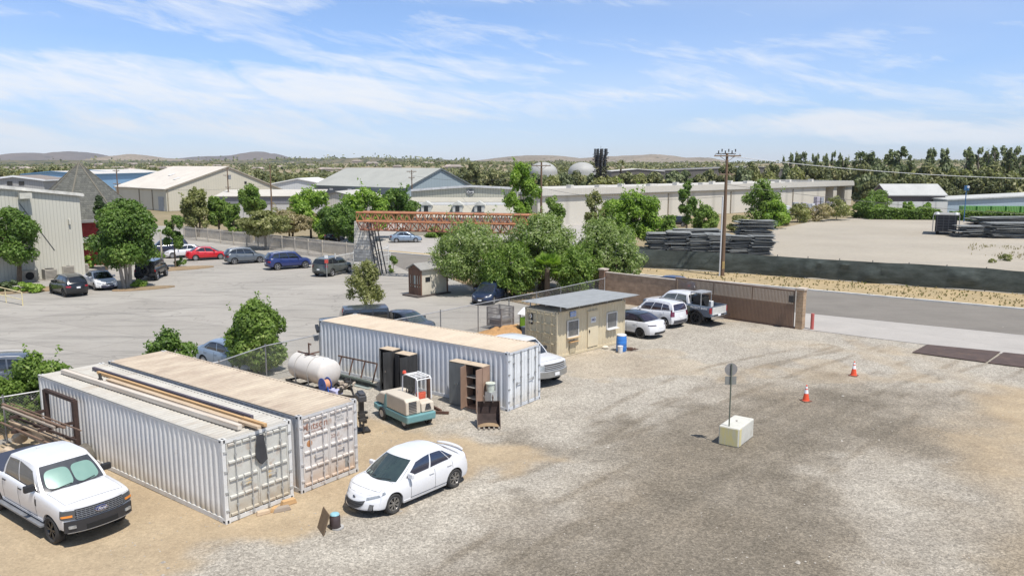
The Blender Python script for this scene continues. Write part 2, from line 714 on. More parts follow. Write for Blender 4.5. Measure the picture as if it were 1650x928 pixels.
# the gravel yard, with its worn, sandy and oily areas
dark_p = [G(*q) for q in [(790, 742), (850, 716), (950, 722), (1010, 672), (1120, 650), (1250, 628), (1330, 612), (1440, 622), (1490, 655), (1470, 700), (1440, 735), (1380, 800), (1360, 928), (1350, 1100), (560, 1100), (500, 1000), (640, 928), (820, 880), (1000, 800), (960, 752), (880, 762)]]
lane_p = [G(*q) for q in [(1000, 720), (1130, 650), (1180, 585), (1240, 560), (1280, 600), (1420, 612), (1700, 640), (1700, 1100), (1330, 1100), (560, 1100), (500, 1000), (700, 880), (900, 800)]]
sand_l = [G(*q) for q in [(-300, 640), (60, 640), (130, 660), (420, 610), (620, 660), (700, 690), (760, 715), (860, 735), (900, 768), (780, 760), (690, 800), (540, 850), (330, 905), (200, 1000), (-400, 1100)]]
sand_r = [G(*q) for q in [(1330, 545), (1480, 560), (1560, 600), (1900, 650), (1900, 1100), (1600, 1000), (1560, 800), (1480, 740), (1500, 665), (1560, 625), (1440, 575), (1230, 560), (1180, 548)]]
sand_m = [G(*q) for q in [(560, 560), (700, 505), (830, 500), (850, 530), (780, 560), (640, 560)]]
V, F, X, Y = gridmesh(-52, 50, 690, 5, 80, 510, lambda X, Y: (fbm(X / 2.6, Y / 2.6, 4, 3) - .5) * .035 + (fbm(X / .7, Y / .7, 2, 8) - .5) * .012 - .004)
WX = X + (fbm(X / 2.2, Y / 2.2, 5, 21) - .5) * 5 + (fbm(X / 9, Y / 9, 3, 11) - .5) * 3
WY = Y + (fbm(X / 2.2, Y / 2.2, 5, 31) - .5) * 5 + (fbm(X / 9, Y / 9, 3, 41) - .5) * 3
n0 = fbm(X / 1.6, Y / 1.6, 5, 77)
n5 = fbm(X / 6, Y / 6, 4, 78)
# wheel tracks follow the drive lane
tr = np.sin((X * .82 + Y * .57 + (fbm(X / 12, Y / 12, 3, 51) - .5) * 9) * 2.2)
dark = smooth((polydist(WX, WY, dark_p) + 1.2) / 3.0) * (.74 + .32 * smooth((n0 - .35) / .3)) * (.88 + .12 * smooth((tr + 1) / 2))
sand = np.maximum(smooth((polydist(WX, WY, sand_l) + .5) / 1.6) * (.75 + .35 * n5), smooth((polydist(WX, WY, sand_r) + 1) / 3.5) * (.35 + .55 * smooth((n5 - .4) / .25)))
sand = np.maximum(sand, smooth((polydist(WX, WY, sand_m) + .4) / 1.2) * .9)
lane = smooth((polydist(WX, WY, lane_p) + 1.5) / 4.0) * (.45 + .5 * smooth((n5 - .38) / .25))
edge = smooth((fbm(X / 4, Y / 4, 4, 91) - .56) / .08) * .35
sand = np.clip(np.maximum(sand, edge * (Y > 38)), 0, 1)
light = smooth((polydist(WX, WY, [G(*q) for q in [(1370, 745), (1470, 720), (1540, 800), (1520, 1000), (1330, 1100), (1350, 850)]]) + .5) / 2.0)
dark = dark * (1 - light)
lane = lane * (1 - .8 * light)
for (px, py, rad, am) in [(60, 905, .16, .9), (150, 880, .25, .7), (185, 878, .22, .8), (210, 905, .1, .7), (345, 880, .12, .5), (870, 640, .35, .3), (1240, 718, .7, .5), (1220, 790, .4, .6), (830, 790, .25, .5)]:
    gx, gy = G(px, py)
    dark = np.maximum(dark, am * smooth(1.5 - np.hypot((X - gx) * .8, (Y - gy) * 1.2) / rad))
ruts = [[(1500, 545), (1400, 590), (1230, 680), (960, 800), (700, 960)], [(1450, 535), (1250, 600), (1080, 660), (900, 720), (700, 735), (600, 700)], [(1620, 590), (1480, 640), (1300, 740), (1100, 960)],
        [(1560, 560), (1350, 640), (1120, 760), (850, 940)], [(1330, 560), (1130, 600), (960, 690), (860, 740), (740, 770)]]
rmask = np.zeros_like(X)
for rp in ruts:
    pts_ = [G(*q) for q in rp]
    for _ in range(3):
        pts_ = [pts_[0]] + [p for a_, b_ in zip(pts_[:-1], pts_[1:]) for p in ((a_[0] * .75 + b_[0] * .25, a_[1] * .75 + b_[1] * .25), (a_[0] * .25 + b_[0] * .75, a_[1] * .25 + b_[1] * .75))] + [pts_[-1]]
    dd_ = np.full(X.shape, 1e9)
    wob = (fbm(X / 5, Y / 5, 3, 61) - .5) * .5
    for (ax, ay), (bx_, by_) in zip(pts_[:-1], pts_[1:]):
        ex, ey = bx_ - ax, by_ - ay
        tt = np.clip(((X - ax) * ex + (Y - ay) * ey) / (ex * ex + ey * ey), 0, 1)
        dd_ = np.minimum(dd_, np.hypot(X - ax - tt * ex, Y - ay - tt * ey))
    rmask = np.maximum(rmask, smooth(1.25 - np.abs(np.abs(dd_ + wob) - .85) / .22) * smooth((fbm(X / 1.3, Y / 1.3, 4, 65) - .32) / .25))
dark = np.clip(dark + rmask * .34 * (1 - dark * .6) * (1 - .6 * light), 0, 1)
lane = np.clip(lane + rmask * .4, 0, 1)
Z = np.zeros_like(X)
attr = np.stack([np.clip(dark, 0, 1), sand, np.clip(lane, 0, 1), Z + 1], -1).reshape(-1, 4)
yard_m = ground_mat('yard_gravel', (.44, .40, .335), (.345, .308, .255), .20, 5.5, .035, 13.0, .35, attr=True)
yard = struct(link('gravel_yard', npmesh('gravel_yard', V, F, yard_m, True, {'zone': ('POINT', attr)})))


def sheet(name, poly, z, m, th=.05):
    b = MB()
    b.prism(poly, z - th, z)
    o = b.build(name, m)
    return struct(o)


FENCE = [(-26, 20), (-19.3, 29.4), (-13.1, 34.9), (-12.0, 38.1), (-10.0, 40.75), (-8.45, 42.7), (-4.3, 47.4), (-2.15, 50.0), (-.2, 52.4), (1.7, 54.6), (3.5, 56.8), (7.2, 61.6)]
conc = ground_mat('lot_concrete', (.385, .36, .32), (.335, .31, .275), .07, 3.0, .003, 40.0, .12,
                  joints=(R(28), (6.1, 4.6), .05, (.16, .15, .14)), streak=(R(-18), 7.0, .16, .80, (.19, .18, .165)), rough=.85, cracks=.085)
lot = sheet('parking_lot', [(-34, 8)] + FENCE[:11] + [(-1.2, 62.6), (-3.5, 68.5), (-7.5, 78.0), (-12, 84), (-15.5, 89.2), (-21, 94.5), (-30.5, 105.5), (-38, 115), (-46, 124), (-60, 140), (-130, 140), (-130, 8)], .03, conc)
asph = ground_mat('road_asphalt', (.225, .205, .178), (.185, .168, .147), .10, 4.0, .004, 30.0, .25, streak=(R(37), 6.0, .3, .35, (.28, .26, .23)), rough=.9)
sheet('road', [(120, -12), (48, 38.6), (32, 49.0), (21, 56.5), (-10, 78.3), (-12.5, 84.5), (-20, 93.5), (-26, 104), (-10, 93), (25.8, 66.5), (37.5, 57.8), (60, 42.2), (130, -6)][::-1], .034, asph)
pale = ground_mat('pale_concrete', (.44, .41, .375), (.385, .36, .33), .06, 3.0, .003, 40.0, .3, joints=(R(-37), (4.2, 40), .05, (.24, .22, .21)), streak=(R(37), 5, .4, .3, (.33, .31, .29)), rough=.85)
sheet('driveway_apron', [(18.6, 51.0), (28.4, 43.3), (50, 27.0), (75, 8), (90, 9), (48, 38.55), (32, 48.95), (21, 56.45), (17, 59.2), (12.5, 57.3)][::-1], .030, pale)
sheet('side_street', [(-26, 104.1), (-10, 93.1), (2, 84.2), (7, 92), (16, 150), (-22, 150)], .03, pale)
soil = ground_mat('island_soil', (.36, .25, .15), (.25, .19, .12), .25, 6.0, .02, 12.0, .4)
sheet('planting_island', [(7.3, 62.0), (3.4, 57.1), (-1.0, 62.9), (-3.2, 68.6), (-7.2, 77.4), (2, 69.7), (11, 63.2)], .05, soil)
verge_m = ground_mat('dry_verge', (.46, .35, .20), (.34, .27, .16), .35, 4.0, .03, 9.0, .5)
SCREEN = [(-6, 92.5), (4, 87.0), (12.6, 82.3), (22.9, 77.2), (32.2, 71.0), (42.0, 64.6), (60, 52.5), (80, 38.5)]
sheet('verge', [(-20, 100.6), (-10, 93.2), (25.8, 66.7), (37.5, 58.0), (60, 42.4), (90, 21.4), (92, 31), (80, 39)] + SCREEN[::-1][1:] + [(-18, 101)], .06, verge_m)
b = MB()
kl = [(-20, 100.4), (-10, 93.0), (25.8, 66.5), (37.5, 57.8), (60, 42.2), (100, 14.5)]
for p, q in zip(kl[:-1], kl[1:]):
    b.bar((p[0], p[1], .075), (q[0], q[1], .075), .30, .15)
kb = struct(b.build('kerb', mat('kerb_concrete', (.62, .60, .56), .9, var=.25, scale=1.2)))
yard2_m = ground_mat('storage_gravel', (.42, .375, .305), (.355, .315, .255), .12, 1.5, .01, 6.0, .06, streak=(R(10), 8, .05, .5, (.34, .31, .27)))
sheet('storage_yard', SCREEN[1:] + [(150, 40), (150, 140), (95, 147), (71, 161), (60, 156), (44, 133), (38, 122), (20, 104), (8, 94)], .05, yard2_m)

# far hills: ridges traced along the skyline, each with its own distance and depth


def ridge(name, D, pts, depth, m, amp, seed):
    pts = sorted(pts)
    px = np.linspace(pts[0][0], pts[-1][0], 220)
    zt = np.interp(px, [p[0] for p in pts], [CAMH + D * (266.5 - p[1]) / FPX / (CP * CP) for p in pts])
    vs = np.linspace(-1, 1, 30)
    X0 = (px - 825) / FPX * D
    XX, VV = np.meshgrid(X0, vs)
    YY = D + VV * depth
    bell = np.cos(VV * PI / 2) ** 1.1
    ends = smooth(np.minimum((px - px[0]), (px[-1] - px)) / 12.0)
    Zt = zt * ends[None, :]
    nn = (fbm(XX / (depth * .22), YY / (depth * .22), 5, seed) - .5)
    ZZ = Zt * bell * (1 + nn * amp * np.abs(VV) * 1.6) + nn * amp * 9
    V = np.stack([XX.ravel(), YY.ravel(), ZZ.ravel()], 1)
    i = np.arange(XX.size).reshape(XX.shape)
    F = np.stack([i[:-1, :-1].ravel(), i[:-1, 1:].ravel(), i[1:, 1:].ravel(), i[1:, :-1].ravel()], 1)
    return struct(link(name, npmesh(name, V, F, m, True)))


hill_far = ground_mat('far_hill', (.195, .16, .14), (.14, .125, .115), .15, .01, 0, 1, .0012, far_dots=(.012, (.09, .085, .075), .40))
hill_rock = ground_mat('rocky_hill', (.30, .25, .195), (.19, .165, .13), .28, .05, 0, 1, .004, far_dots=(.045, (.055, .068, .036), .56))
hill_green = ground_mat('green_hill', (.17, .145, .09), (.11, .105, .06), .2, .03, 0, 1, .006, far_dots=(.04, (.045, .06, .03), .75))
ridge('hill', 5200, [(-260, 262), (-120, 254), (-40, 257), (0, 255), (30, 253), (62, 247.5), (80, 250.5), (100, 250), (126, 245.5), (140, 248), (165, 253), (200, 256), (240, 262)], 900, hill_far, .5, 3)
ridge('hill', 2600, [(140, 262), (185, 257), (205, 252), (222, 249.5), (245, 252.5), (270, 256), (330, 258.5), (380, 262)], 420, hill_rock, .5, 4)
ridge('hill', 5200, [(260, 260), (330, 254), (372, 252), (402, 250.5), (414, 248), (427, 245.5), (440, 249), (462, 257), (500, 261)], 900, hill_far, .5, 9)
ridge('hill', 2400, [(-200, 260), (60, 259), (300, 260), (420, 259), (480, 256), (560, 257), (600, 254.5), (680, 257), (760, 259), (830, 262)], 500, hill_green, .6, 12)
ridge('hill', 2700, [(740, 262), (790, 257), (822, 253.5), (848, 251.5), (880, 251.5), (905, 252.5), (935, 256), (980, 253), (1020, 252), (1045, 249.5), (1080, 252), (1100, 255), (1122, 254), (1140, 258), (1160, 263)], 430, hill_rock, .5, 6)
ridge('hill', 2500, [(1080, 267), (1200, 264), (1400, 262), (1700, 261), (2000, 263)], 400, hill_green, .6, 7)
# ------------------------------------------------------------------ materials shared by things in the yard
steel_d = mat('dark_steel', (.06, .055, .05), .6, .3, var=.4)
rust = mat('rusty_steel', (.16, .085, .055), .8, .2, c2=(.09, .05, .04), scale=5, bump=.002)
rust_o = mat('orange_rust', (.50, .16, .07), .8, .1, c2=(.28, .10, .06), scale=3)
galv = mat('galvanised', (.50, .50, .50), .5, .5, var=.2, scale=4)
rubber = mat('tyre_rubber', (.035, .034, .033), .85, var=.3, scale=6, stain=(.14, .12, .10), stain_amt=.25)
black_p = mat('black_plastic', (.022, .022, .024), .55, var=.2)
chrome = mat('chrome', (.70, .70, .72), .15, 1.0, var=.05)
white_pt = mat('white_paint', (.74, .74, .73), .5, var=.06)


# ------------------------------------------------------------------ shipping containers
def container(label, org, th, wall_c, roof_c, roof_c2, door_c, L=12.19, W=2.44, H=2.59, name='shipping_container', cat='shipping container',
              doors='ribbed', rodc=(.45, .45, .43), stain=(.30, .17, .09), samt=.1, logo=None, low=(.36, .29, .20), doormat_stain=.2, roof_stain=(.30, .22, .15), z=0.0, end_text=None):
    t = thing(name, label, cat, (org[0], org[1], z), th)
    k = 'c%d' % len(_mats)
    wm = mat(k + 'wall', wall_c, .55, var=.10, scale=1.3, stain=stain, stain_amt=samt, stain_scale=2.2, low=low, low_h=.6, fine=.04, fscale=20)
    fm = mat(k + 'frame', tuple(x * .93 for x in wall_c), .6, var=.15, scale=3, stain=stain, stain_amt=samt + .15, stain_scale=4)
    rm = mat(k + 'roof', roof_c, .8, c2=roof_c2, scale=1.1, stain=roof_stain, stain_amt=.25, stain_scale=1.0, stretch=(1.6, .5, 1), fine=.08, fscale=16)
    dm = mat(k + 'door', door_c, .55, var=.12, scale=1.6, stain=stain, stain_amt=doormat_stain, stain_scale=2.0, low=low, low_h=.9, fine=.05, fscale=18)
    rodm = mat(k + 'rod', rodc, .5, .2, var=.35, scale=6)
    # frame: corner posts and rails
    b = MB()
    for x in (.06, L - .06):
        for y in (-.06, -W + .06):
            b.box((x, y, H / 2), (.12, .12, H - .24))
    for y in (-.035, -W + .035):
        b.box((L / 2, y, H - .045), (L - .24, .07, .07))
        b.box((L / 2, y, .085), (L - .24, .07, .15))
    for x in (.05, L - .05):
        b.box((x, -W / 2, H - .08), (.10, W - .24, .11))
        b.box((x, -W / 2, .085), (.10, W - .24, .14))
    b.box((L / 2, -W / 2, .14), (L - .3, W - .2, .04), 0)
    b.build('frame', fm, t, bevel=.006)
    for x in (.089, L - .089):
        for y in (-.081, -W + .081):
            for z0 in (.06, H - .06):
                c = MB()
                c.box((0, 0, 0), (.184, .17, .124))
                c.box((-.093 if x < 1 else .093, 0, 0), (.008, .055, .09), 1)
                c.box((0, .086 if y > -1 else -.086, 0), (.09, .008, .055), 1)
                if z0 > 1:
                    c.box((0, 0, .063), (.10, .06, .008), 1)
                c.build('corner_casting', [fm, black_p], t, (x, y, z0))
    # corrugated side walls
    prof = [(0, 0), (.07, 0), (.139, 1), (.209, 1)]
    dpt = .042

    def corr(x0, x1, fn, z0, z1, mi=0):
        n = int(round((x1 - x0) / .278))
        per = (x1 - x0) / n
        pts = []
        for i in range(n):
            for (u, d) in prof:
                pts.append((x0 + i * per + u / .278 * per, d * dpt))
        pts.append((x1, 0))
        vs, fs = [], []
        for (x, d) in pts:
            vs.append(fn(x, d, z0))
            vs.append(fn(x, d, z1))
        for i in range(len(pts) - 1):
            fs.append((2 * i, 2 * i + 2, 2 * i + 3, 2 * i + 1))
        return vs, fs
    for sgn, y0 in ((1, 0), (-1, -W)):
        c = MB()
        vs, fs = corr(.12, L - .12, lambda x, d, z: (x, y0 - sgn * (.010 + d), z), .16, H - .08)
        if sgn > 0:
            fs = [f[::-1] for f in fs]
        c.add(vs, fs)
        c.build('side_wall', wm, t)
    c = MB()
    vs, fs = corr(.12, W - .12, lambda x, d, z: (L - .012 - d, -x, z), .16, H - .12)
    c.add(vs, fs)
    c.build('end_wall', wm, t)
    # roof with shallow pressed ribs running across
    c = MB()
    n = int((L - .2) / .21)
    xs, zs = [], []
    for i in range(n):
        x = .1 + (L - .2) * i / n
        p = (L - .2) / n
        xs += [x, x + p * .33, x + p * .5, x + p * .83]
        zs += [0, 0, -.022, -.022]
    xs.append(L - .1)
    zs.append(0)
    vs, fs = [], []
    for x, zz in zip(xs, zs):
        vs += [(x, -.09, H - .012 + zz), (x, -W + .09, H - .012 + zz)]
    for q in range(len(xs) - 1):
        fs.append((2 * q + 1, 2 * q, 2 * q + 2, 2 * q + 3)[::-1])
    c.add(vs, fs)
    c.box((L / 2, -.045, H - .022), (L - .2, .09, .036))
    c.box((L / 2, -W + .045, H - .022), (L - .2, .09, .036))
    c.box((.05, -W / 2, H - .0205), (.1, W - .36, .008))
    c.box((L - .05, -W / 2, H - .0205), (.1, W - .36, .008))
    c.build('roof', rm, t)
    # doors
    dw = (W - .26) / 2
    for s in (0, 1):
        yc = -.13 - dw / 2 - s * dw
        c = MB()
        z0, z1 = .17, H - .15
        if doors == 'ribbed':
            c.box((.045, yc, (z0 + z1) / 2), (.03, dw - .02, z1 - z0))
            for kk in range(5):                                        # pressed ribs standing proud between flat panels
                za = z0 + .06 + kk * (z1 - z0 - .12) / 4
                y0, y1 = yc - dw / 2 + .07, yc + dw / 2 - .07
                for ya, yb in ((y0, yc - .02), (yc + .02, y1)):
                    c.add([(.030, ya, za - .07), (.030, yb, za - .07), (-.022, yb, za - .02), (-.022, ya, za - .02), (-.022, ya, za + .03), (-.022, yb, za + .03), (.030, ya, za + .05), (.030, yb, za + .05)],
                          [(0, 3, 2, 1), (3, 4, 5, 2), (4, 6, 7, 5), (0, 6, 4, 3), (1, 2, 5, 7)])
            for yy in (yc - dw / 2 + .03, yc + dw / 2 - .03):
                c.box((.022, yy, (z0 + z1) / 2), (.03, .05, z1 - z0))
        else:
            c.box((.035, yc, (z0 + z1) / 2), (.03, dw - .02, z1 - z0))
            for yy in (yc - .30, yc, yc + .30):
                c.box((.018, yy, (z0 + z1) / 2), (.006, .012, z1 - z0 - .04), 1)
        d = c.build('door', [dm, rodm], t)
        for yy in ((yc - .27, yc + .25) if s == 0 else (yc - .25, yc + .27)):
            r = MB()
            r.tube([(-.03, yy, .12), (-.03, yy, H - .10)], .017, 8)
            for zz in (.12, .5, 1.35, H - .55, H - .12):
                r.box((-.022, yy, zz), (.045, .075, .07))
            r.build('locking_rod', rodm, d)
        r = MB()
        r.box((-.045, yc + (-.1 if s == 0 else .1), 1.12), (.02, .36, .03))
        r.box((-.04, yc + (.06 if s == 0 else -.06), 1.12), (.035, .06, .12))
        r.build('door_handle', rodm, d)
        for zz in (.4, .95, 1.6, 2.2):
            h = MB()
            h.box((-.012, -.09 if s == 0 else -W + .09, zz), (.03, .12, .06))
            h.build('hinge', rodm, d)
    return t, dm


cA, cA_door = container('white corrugated container with loose planks and beams lying along its grey roof', (-8.447, 22.353), 2.487,
                        (.75, .74, .71), (.52, .50, .45), (.43, .40, .35), (.56, .55, .50), samt=.06, doormat_stain=.36, low=(.40, .33, .23))
cB, cB_door = container('white container with tan weathered roof and Matson doors, nearest the water tank', (-6.799, 24.585), 2.493,
                        (.62, .61, .60), (.55, .47, .36), (.38, .30, .23), (.64, .60, .56), samt=.08, doormat_stain=.36, low=(.48, .34, .23), rodc=(.60, .57, .55), roof_stain=(.22, .16, .12))
cC, cC_door = container('white container with smooth white doors and tan roof, steel cabinets standing against its side', (-.178, 33.336), 2.499,
                        (.64, .66, .69), (.60, .50, .38), (.50, .41, .31), (.74, .76, .77), doors='flat', samt=.03, doormat_stain=.03, low=(.55, .50, .42), rodc=(.33, .33, .33), roof_stain=(.40, .29, .19))
# markings on the middle container
faded = mat('faded_brown_print', (.36, .21, .16), .8, var=.4, scale=20)
faded2 = mat('faded_grey_print', (.38, .37, .36), .8, var=.4, scale=20)
rustpatch = mat('rust_patch', (.52, .27, .12), .9, c2=(.40, .18, .08), scale=9)
RT = (PI / 2, 0, -PI / 2)
text('lettering', 'Matson', .36, faded, cB, (.026, -.66, 2.13), RT, bold=.004)
text('lettering', 'NAVIGATION COMPANY', .075, faded, cB, (.026, -.66, 1.945), RT)
text('lettering', 'MATU\n452181', .115, faded2, cB, (.026, -1.72, 2.11), RT)
text('lettering', '22G1', .17, faded, cB, (.026, -1.50, 1.57), RT)
bb = MB()
bb.lathe([(0, -.004), (.10, -.003), (.115, 0)], 20, c=(.027, -.42, 1.58), axis='X')
bb.build('rust_spot', rustpatch, cB)
bb = MB()
bb.box((.026, -1.98, .50), (.006, .2, .34))
bb.build('data_plate', mat('grey_plate', (.30, .30, .29), .6, var=.3, scale=12), cB)
for (y, z, w, h) in [(-.86, 1.06, .22, .22), (-1.58, 1.08, .17, .28)]:
    bb = MB()
    bb.box((.026, y, z), (.006, w, h))
    bb.build('peeled_sticker', mat('ochre_sticker', (.55, .38, .16), .8, c2=(.62, .60, .52), scale=14), cA)
bb = MB()                                                      # black cloth caught between the doors
vs = [(-.07, -1.14, 2.44), (-.07, -1.38, 2.44), (-.085, -1.06, 1.78), (-.09, -1.26, 1.80), (-.085, -1.48, 1.62), (-.09, -1.27, 1.50), (-.05, -1.20, 1.56)]
bb.add(vs, [(0, 2, 3, 1), (1, 3, 4), (2, 6, 5, 3), (3, 5, 4)])
clo = bb.build('black_cloth', mat('black_fabric', (.05, .05, .055), .9, var=.3), cA)
sm = clo.modifiers.new('thick', 'SOLIDIFY')
sm.thickness = .012

# planks and beams lying on the roof of the near container
wood_l = mat('pale_wood', (.60, .47, .33), .85, c2=(.44, .32, .21), scale=3, stretch=(.3, 4, 4), fine=.1, fscale=20)
wood_g = mat('grey_wood', (.36, .30, .24), .9, c2=(.26, .21, .17), scale=3, stretch=(.3, 4, 4), fine=.1, fscale=20)
wood_w = mat('white_board', (.66, .60, .52), .8, c2=(.52, .45, .37), scale=2, stretch=(.3, 4, 4), stain=(.45, .28, .16), stain_amt=.25)
wood_o = mat('orange_wood', (.62, .40, .19), .85, c2=(.42, .26, .13), scale=4, stretch=(.3, 4, 4))


def planks(name, label, cat, items, loc, th, group=None):
    for (lab, p, q, w, h, m) in items:
        b = MB()
        b.bar(p, q, w, h)
        o = b.build(name, m, None, loc, th, bevel=.004)
        tag(o, lab, cat, group)


AO = (-8.447, 22.353, 0)
gp = 'timbers on the near container roof'
planks('wooden_beam', None, 'beam', [
    ('white painted beam nearest the front edge of the container roof', (.35, -.86, 2.69), (11.6, -.66, 2.69), .16, .15, wood_w),
    ('long grey plank right behind the white painted beam on the roof', (.5, -1.10, 2.63), (11.9, -.85, 2.64), .20, .05, wood_g),
    ('pale yellowish plank with split ends in the middle of the roof timbers', (.10, -1.30, 2.635), (9.2, -1.22, 2.64), .19, .05, wood_l),
    ('orange-brown batten lying between plank and dark steel angle on the roof', (.0, -1.52, 2.64), (10.5, -1.46, 2.65), .10, .09, wood_o),
    ('dark narrow steel rail, farthest of the long pieces on the container roof', (1.0, -1.74, 2.65), (11.2, -1.62, 2.66), .10, .12, mat('dark_rail', (.12, .10, .12), .6, .2)),
    ('short stub of orange timber stacked on the roof timbers at the door end', (-.12, -1.43, 2.71), (1.0, -1.40, 2.72), .12, .08, wood_o),
    ('short pale block of timber overhanging the doors beside the white beam', (-.15, -1.19, 2.70), (.8, -1.17, 2.70), .14, .08, wood_l)],
    AO, 2.487, gp)
b = MB()
b.box((8.9, -.80, 2.87), (.12, .06, .24), ry=.3)
b.box((8.9, -.80, 2.78), (.2, .09, .06))
tag(b.build('steel_bracket', steel_d, None, AO, 2.487), 'small dark bracket standing on the white beam on the container roof', 'bracket')

# ------------------------------------------------------------------ steel rack with bars at the far end of the near container
rk = thing('pipe_rack', 'brown steel rack holding long bars and boards beside the near container', 'rack', AO, 2.487)
rkm = mat('brown_steel', (.085, .05, .04), .75, .2, c2=(.05, .035, .03), scale=5)
for x in (8.6, 10.9):
    b = MB()
    b.box((x, .30, 1.15), (.16, .16, 2.3))
    b.box((x, .30, .02), (.5, .5, .04))
    b.build('post', rkm, rk)
for zz in (1.5, .95):
    for x in (8.6, 10.9):
        b = MB()
        b.bar((x, .22, zz), (x, 1.55, zz + .03), .09, .10)
        b.build('arm', rkm, rk)
b = MB()
b.bar((8.6, .30, 2.28), (10.9, .30, 2.28), .12, .12)
b.bar((8.6, .30, .35), (10.9, .30, .35), .12, .12)
b.build('crossbeam', rkm, rk)
b = MB()
b.bar((8.6, .40, .25), (12.0, 1.15, 1.0), .06, .34)
b.build('brace', mat('grey_brown_board', (.22, .18, .14), .8, var=.3), rk)
barm = mat('bar_stock', (.30, .20, .14), .75, .2, c2=(.17, .11, .08), scale=4)
labs = ['thin rusty rod sticking out farthest from the upper rack arms', 'brown flat bar on the upper rack arms beside the thin rod', 'tan wooden batten on the upper arms of the steel rack',
        'dark square tube on the lower arms of the steel rack', 'pale board lying on the lower rack arms', 'narrow rusty bar resting near the tips of the lower rack arms']
spec = [((7.2, .75, 1.60), (12.4, .95, 1.64), .035, .035, barm), ((7.9, .98, 1.62), (12.6, 1.15, 1.63), .09, .06, barm), ((8.2, 1.18, 1.62), (12.2, 1.32, 1.63), .08, .06, wood_g),
        ((7.9, .62, 1.06), (12.3, .85, 1.08), .07, .07, rkm), ((8.0, .88, 1.05), (12.1, 1.12, 1.07), .18, .05, mat('tan_board', (.42, .32, .22), .85, var=.3, scale=4)), ((7.6, 1.30, 1.05), (12.2, 1.42, 1.07), .06, .05, barm)]
for lb, (p, q, w, h, m) in zip(labs, spec):
    b = MB()
    b.bar(p, q, w, h)
    tag(b.build('steel_bar', m, None, AO, 2.487), lb, 'bar', 'bars on the steel rack')


# a spare tyre against the wall, behind the white pickup
def tyre_mb(r, w, rim, n=28, mi=0):
    b = MB()
    h = w / 2
    b.lathe([(rim, -h * .8), (rim + .03, -h), (r * .86, -h * 1.05), (r * .96, -h * .86), (r, -h * .6), (r, h * .6), (r * .96, h * .86), (r * .86, h * 1.05), (rim + .03, h), (rim, h * .8), (rim, -h * .8)], n, mi, axis='Y')
    return b


b = tyre_mb(.40, .28, .22)
o = b.build('tyre', mat('dusty_tyre', (.16, .145, .12), .9, var=.4, scale=5), None, (-15.05, 27.15, .39))
o.rotation_euler = (R(-14), 0, 2.487)
tag(o, 'dusty tyre leaning on the corrugated wall behind the white pickup cab', 'tyre')

# dirt and broken stone heap behind the pickup
V, F, X, Y = gridmesh(-4.5, 4.5, 70, -2.6, 2.6, 44, lambda X, Y: np.clip(1 - (X / 4.4) ** 2 - (Y / 2.5) ** 2, -.1, 1) * (.75 + .9 * (fbm(X * 1.6 + 5, Y * 1.6, 5, 61) - .5)) * 1.0 - .03)
hp = link('dirt_heap', npmesh('dirt_heap', V, F, ground_mat('heap_dirt', (.50, .36, .21), (.36, .25, .14), .35, 5, .05, 6, .7), True), None, (-21.6, 31.4, 0), .5)
tag(hp, 'sandy heap of dirt behind the white pickup bed', 'dirt heap')
stone_m = mat('broken_stone', (.56, .46, .34), .95, c2=(.40, .32, .23), scale=3, bump=.02, bscale=6)


def rock(seed, s=(1, 1, 1), n=3):
    bm = bmesh.new()
    bmesh.ops.create_icosphere(bm, subdivisions=n, radius=1)
    r = random.Random(seed)
    pl = [(Vector((r.uniform(-1, 1), r.uniform(-1, 1), r.uniform(-1, 1))).normalized(), r.uniform(.55, .85)) for _ in range(9)]
    for v in bm.verts:
        for nn, d in pl:
            k = v.co.dot(nn) - d
            if k > 0:
                v.co -= nn * k
        v.co = Vector((v.co.x * s[0], v.co.y * s[1], v.co.z * s[2]))
    b = MB()
    b.add([v.co[:] for v in bm.verts], [[v.index for v in f.verts] for f in bm.faces])
    bm.free()
    return b


rk_l = ['squarish tan rock topmost on the dirt heap beside the rack', 'pale angular rock at the foot of the steel rack', 'flat tan rock low on the heap behind the truck bed', 'broken concrete lump between the larger rocks on the heap',
        'small round rock at the left end of the dirt heap', 'wedge shaped rock against the container corner']
for i, (px, py, z, s) in enumerate([(44, 691, .72, .30), (33, 700, .5, .34), (12, 725, .25, .36), (50, 680, .5, .24), (4, 738, .2, .22), (58, 690, .6, .24)]):
    gx, gy = G(px, py, z)
    o = rock(i + 3, (s, s * .8, s * .7)).build('rock', stone_m, None, (gx, gy, z - .08), i * 1.3)
    tag(o, rk_l[i], 'rock', 'rocks on the dirt heap')

# offcuts in front of the doors and the board leaning on a jug
for lb, (px, py, d, rz, m) in zip(['light split log end lying left of the offcuts by the doors', 'orange timber block in front of the container doors', 'curled grey scrap of bark by the container doors', 'thick tan offcut nearest the container corner casting'],
                                  [(424, 828, (.42, .16, .12), .6, wood_l), (443, 823, (.3, .17, .13), 1.4, wood_o), (454, 822, (.55, .24, .12), .5, wood_g), (465, 812, (.5, .2, .16), .75, wood_o)]):
    gx, gy = G(px, py)
    b = MB()
    b.box((0, 0, d[2] / 2), d, taper=.82)
    tag(b.build('timber_offcut', m, None, (gx, gy, .005), rz, bevel=.015), lb, 'timber', 'offcuts by the container doors')
gx, gy = G(522, 857)
b = MB()
b.box((0, 0, .30), (.66, .028, .62), rx=-.32)
o = b.build('wooden_board', mat('brown_board', (.20, .135, .08), .85, c2=(.13, .09, .055), scale=4, stretch=(5, 5, .6)), None, (gx - .02, gy + .08, 0), R(-62))
tag(o, 'brown board leaning on a dark jug in the gravel before the white sedan', 'board')
b = MB()
b.lathe([(0, 0), (.15, 0), (.16, .03), (.16, .36), (.12, .42), (0, .42)], 16)
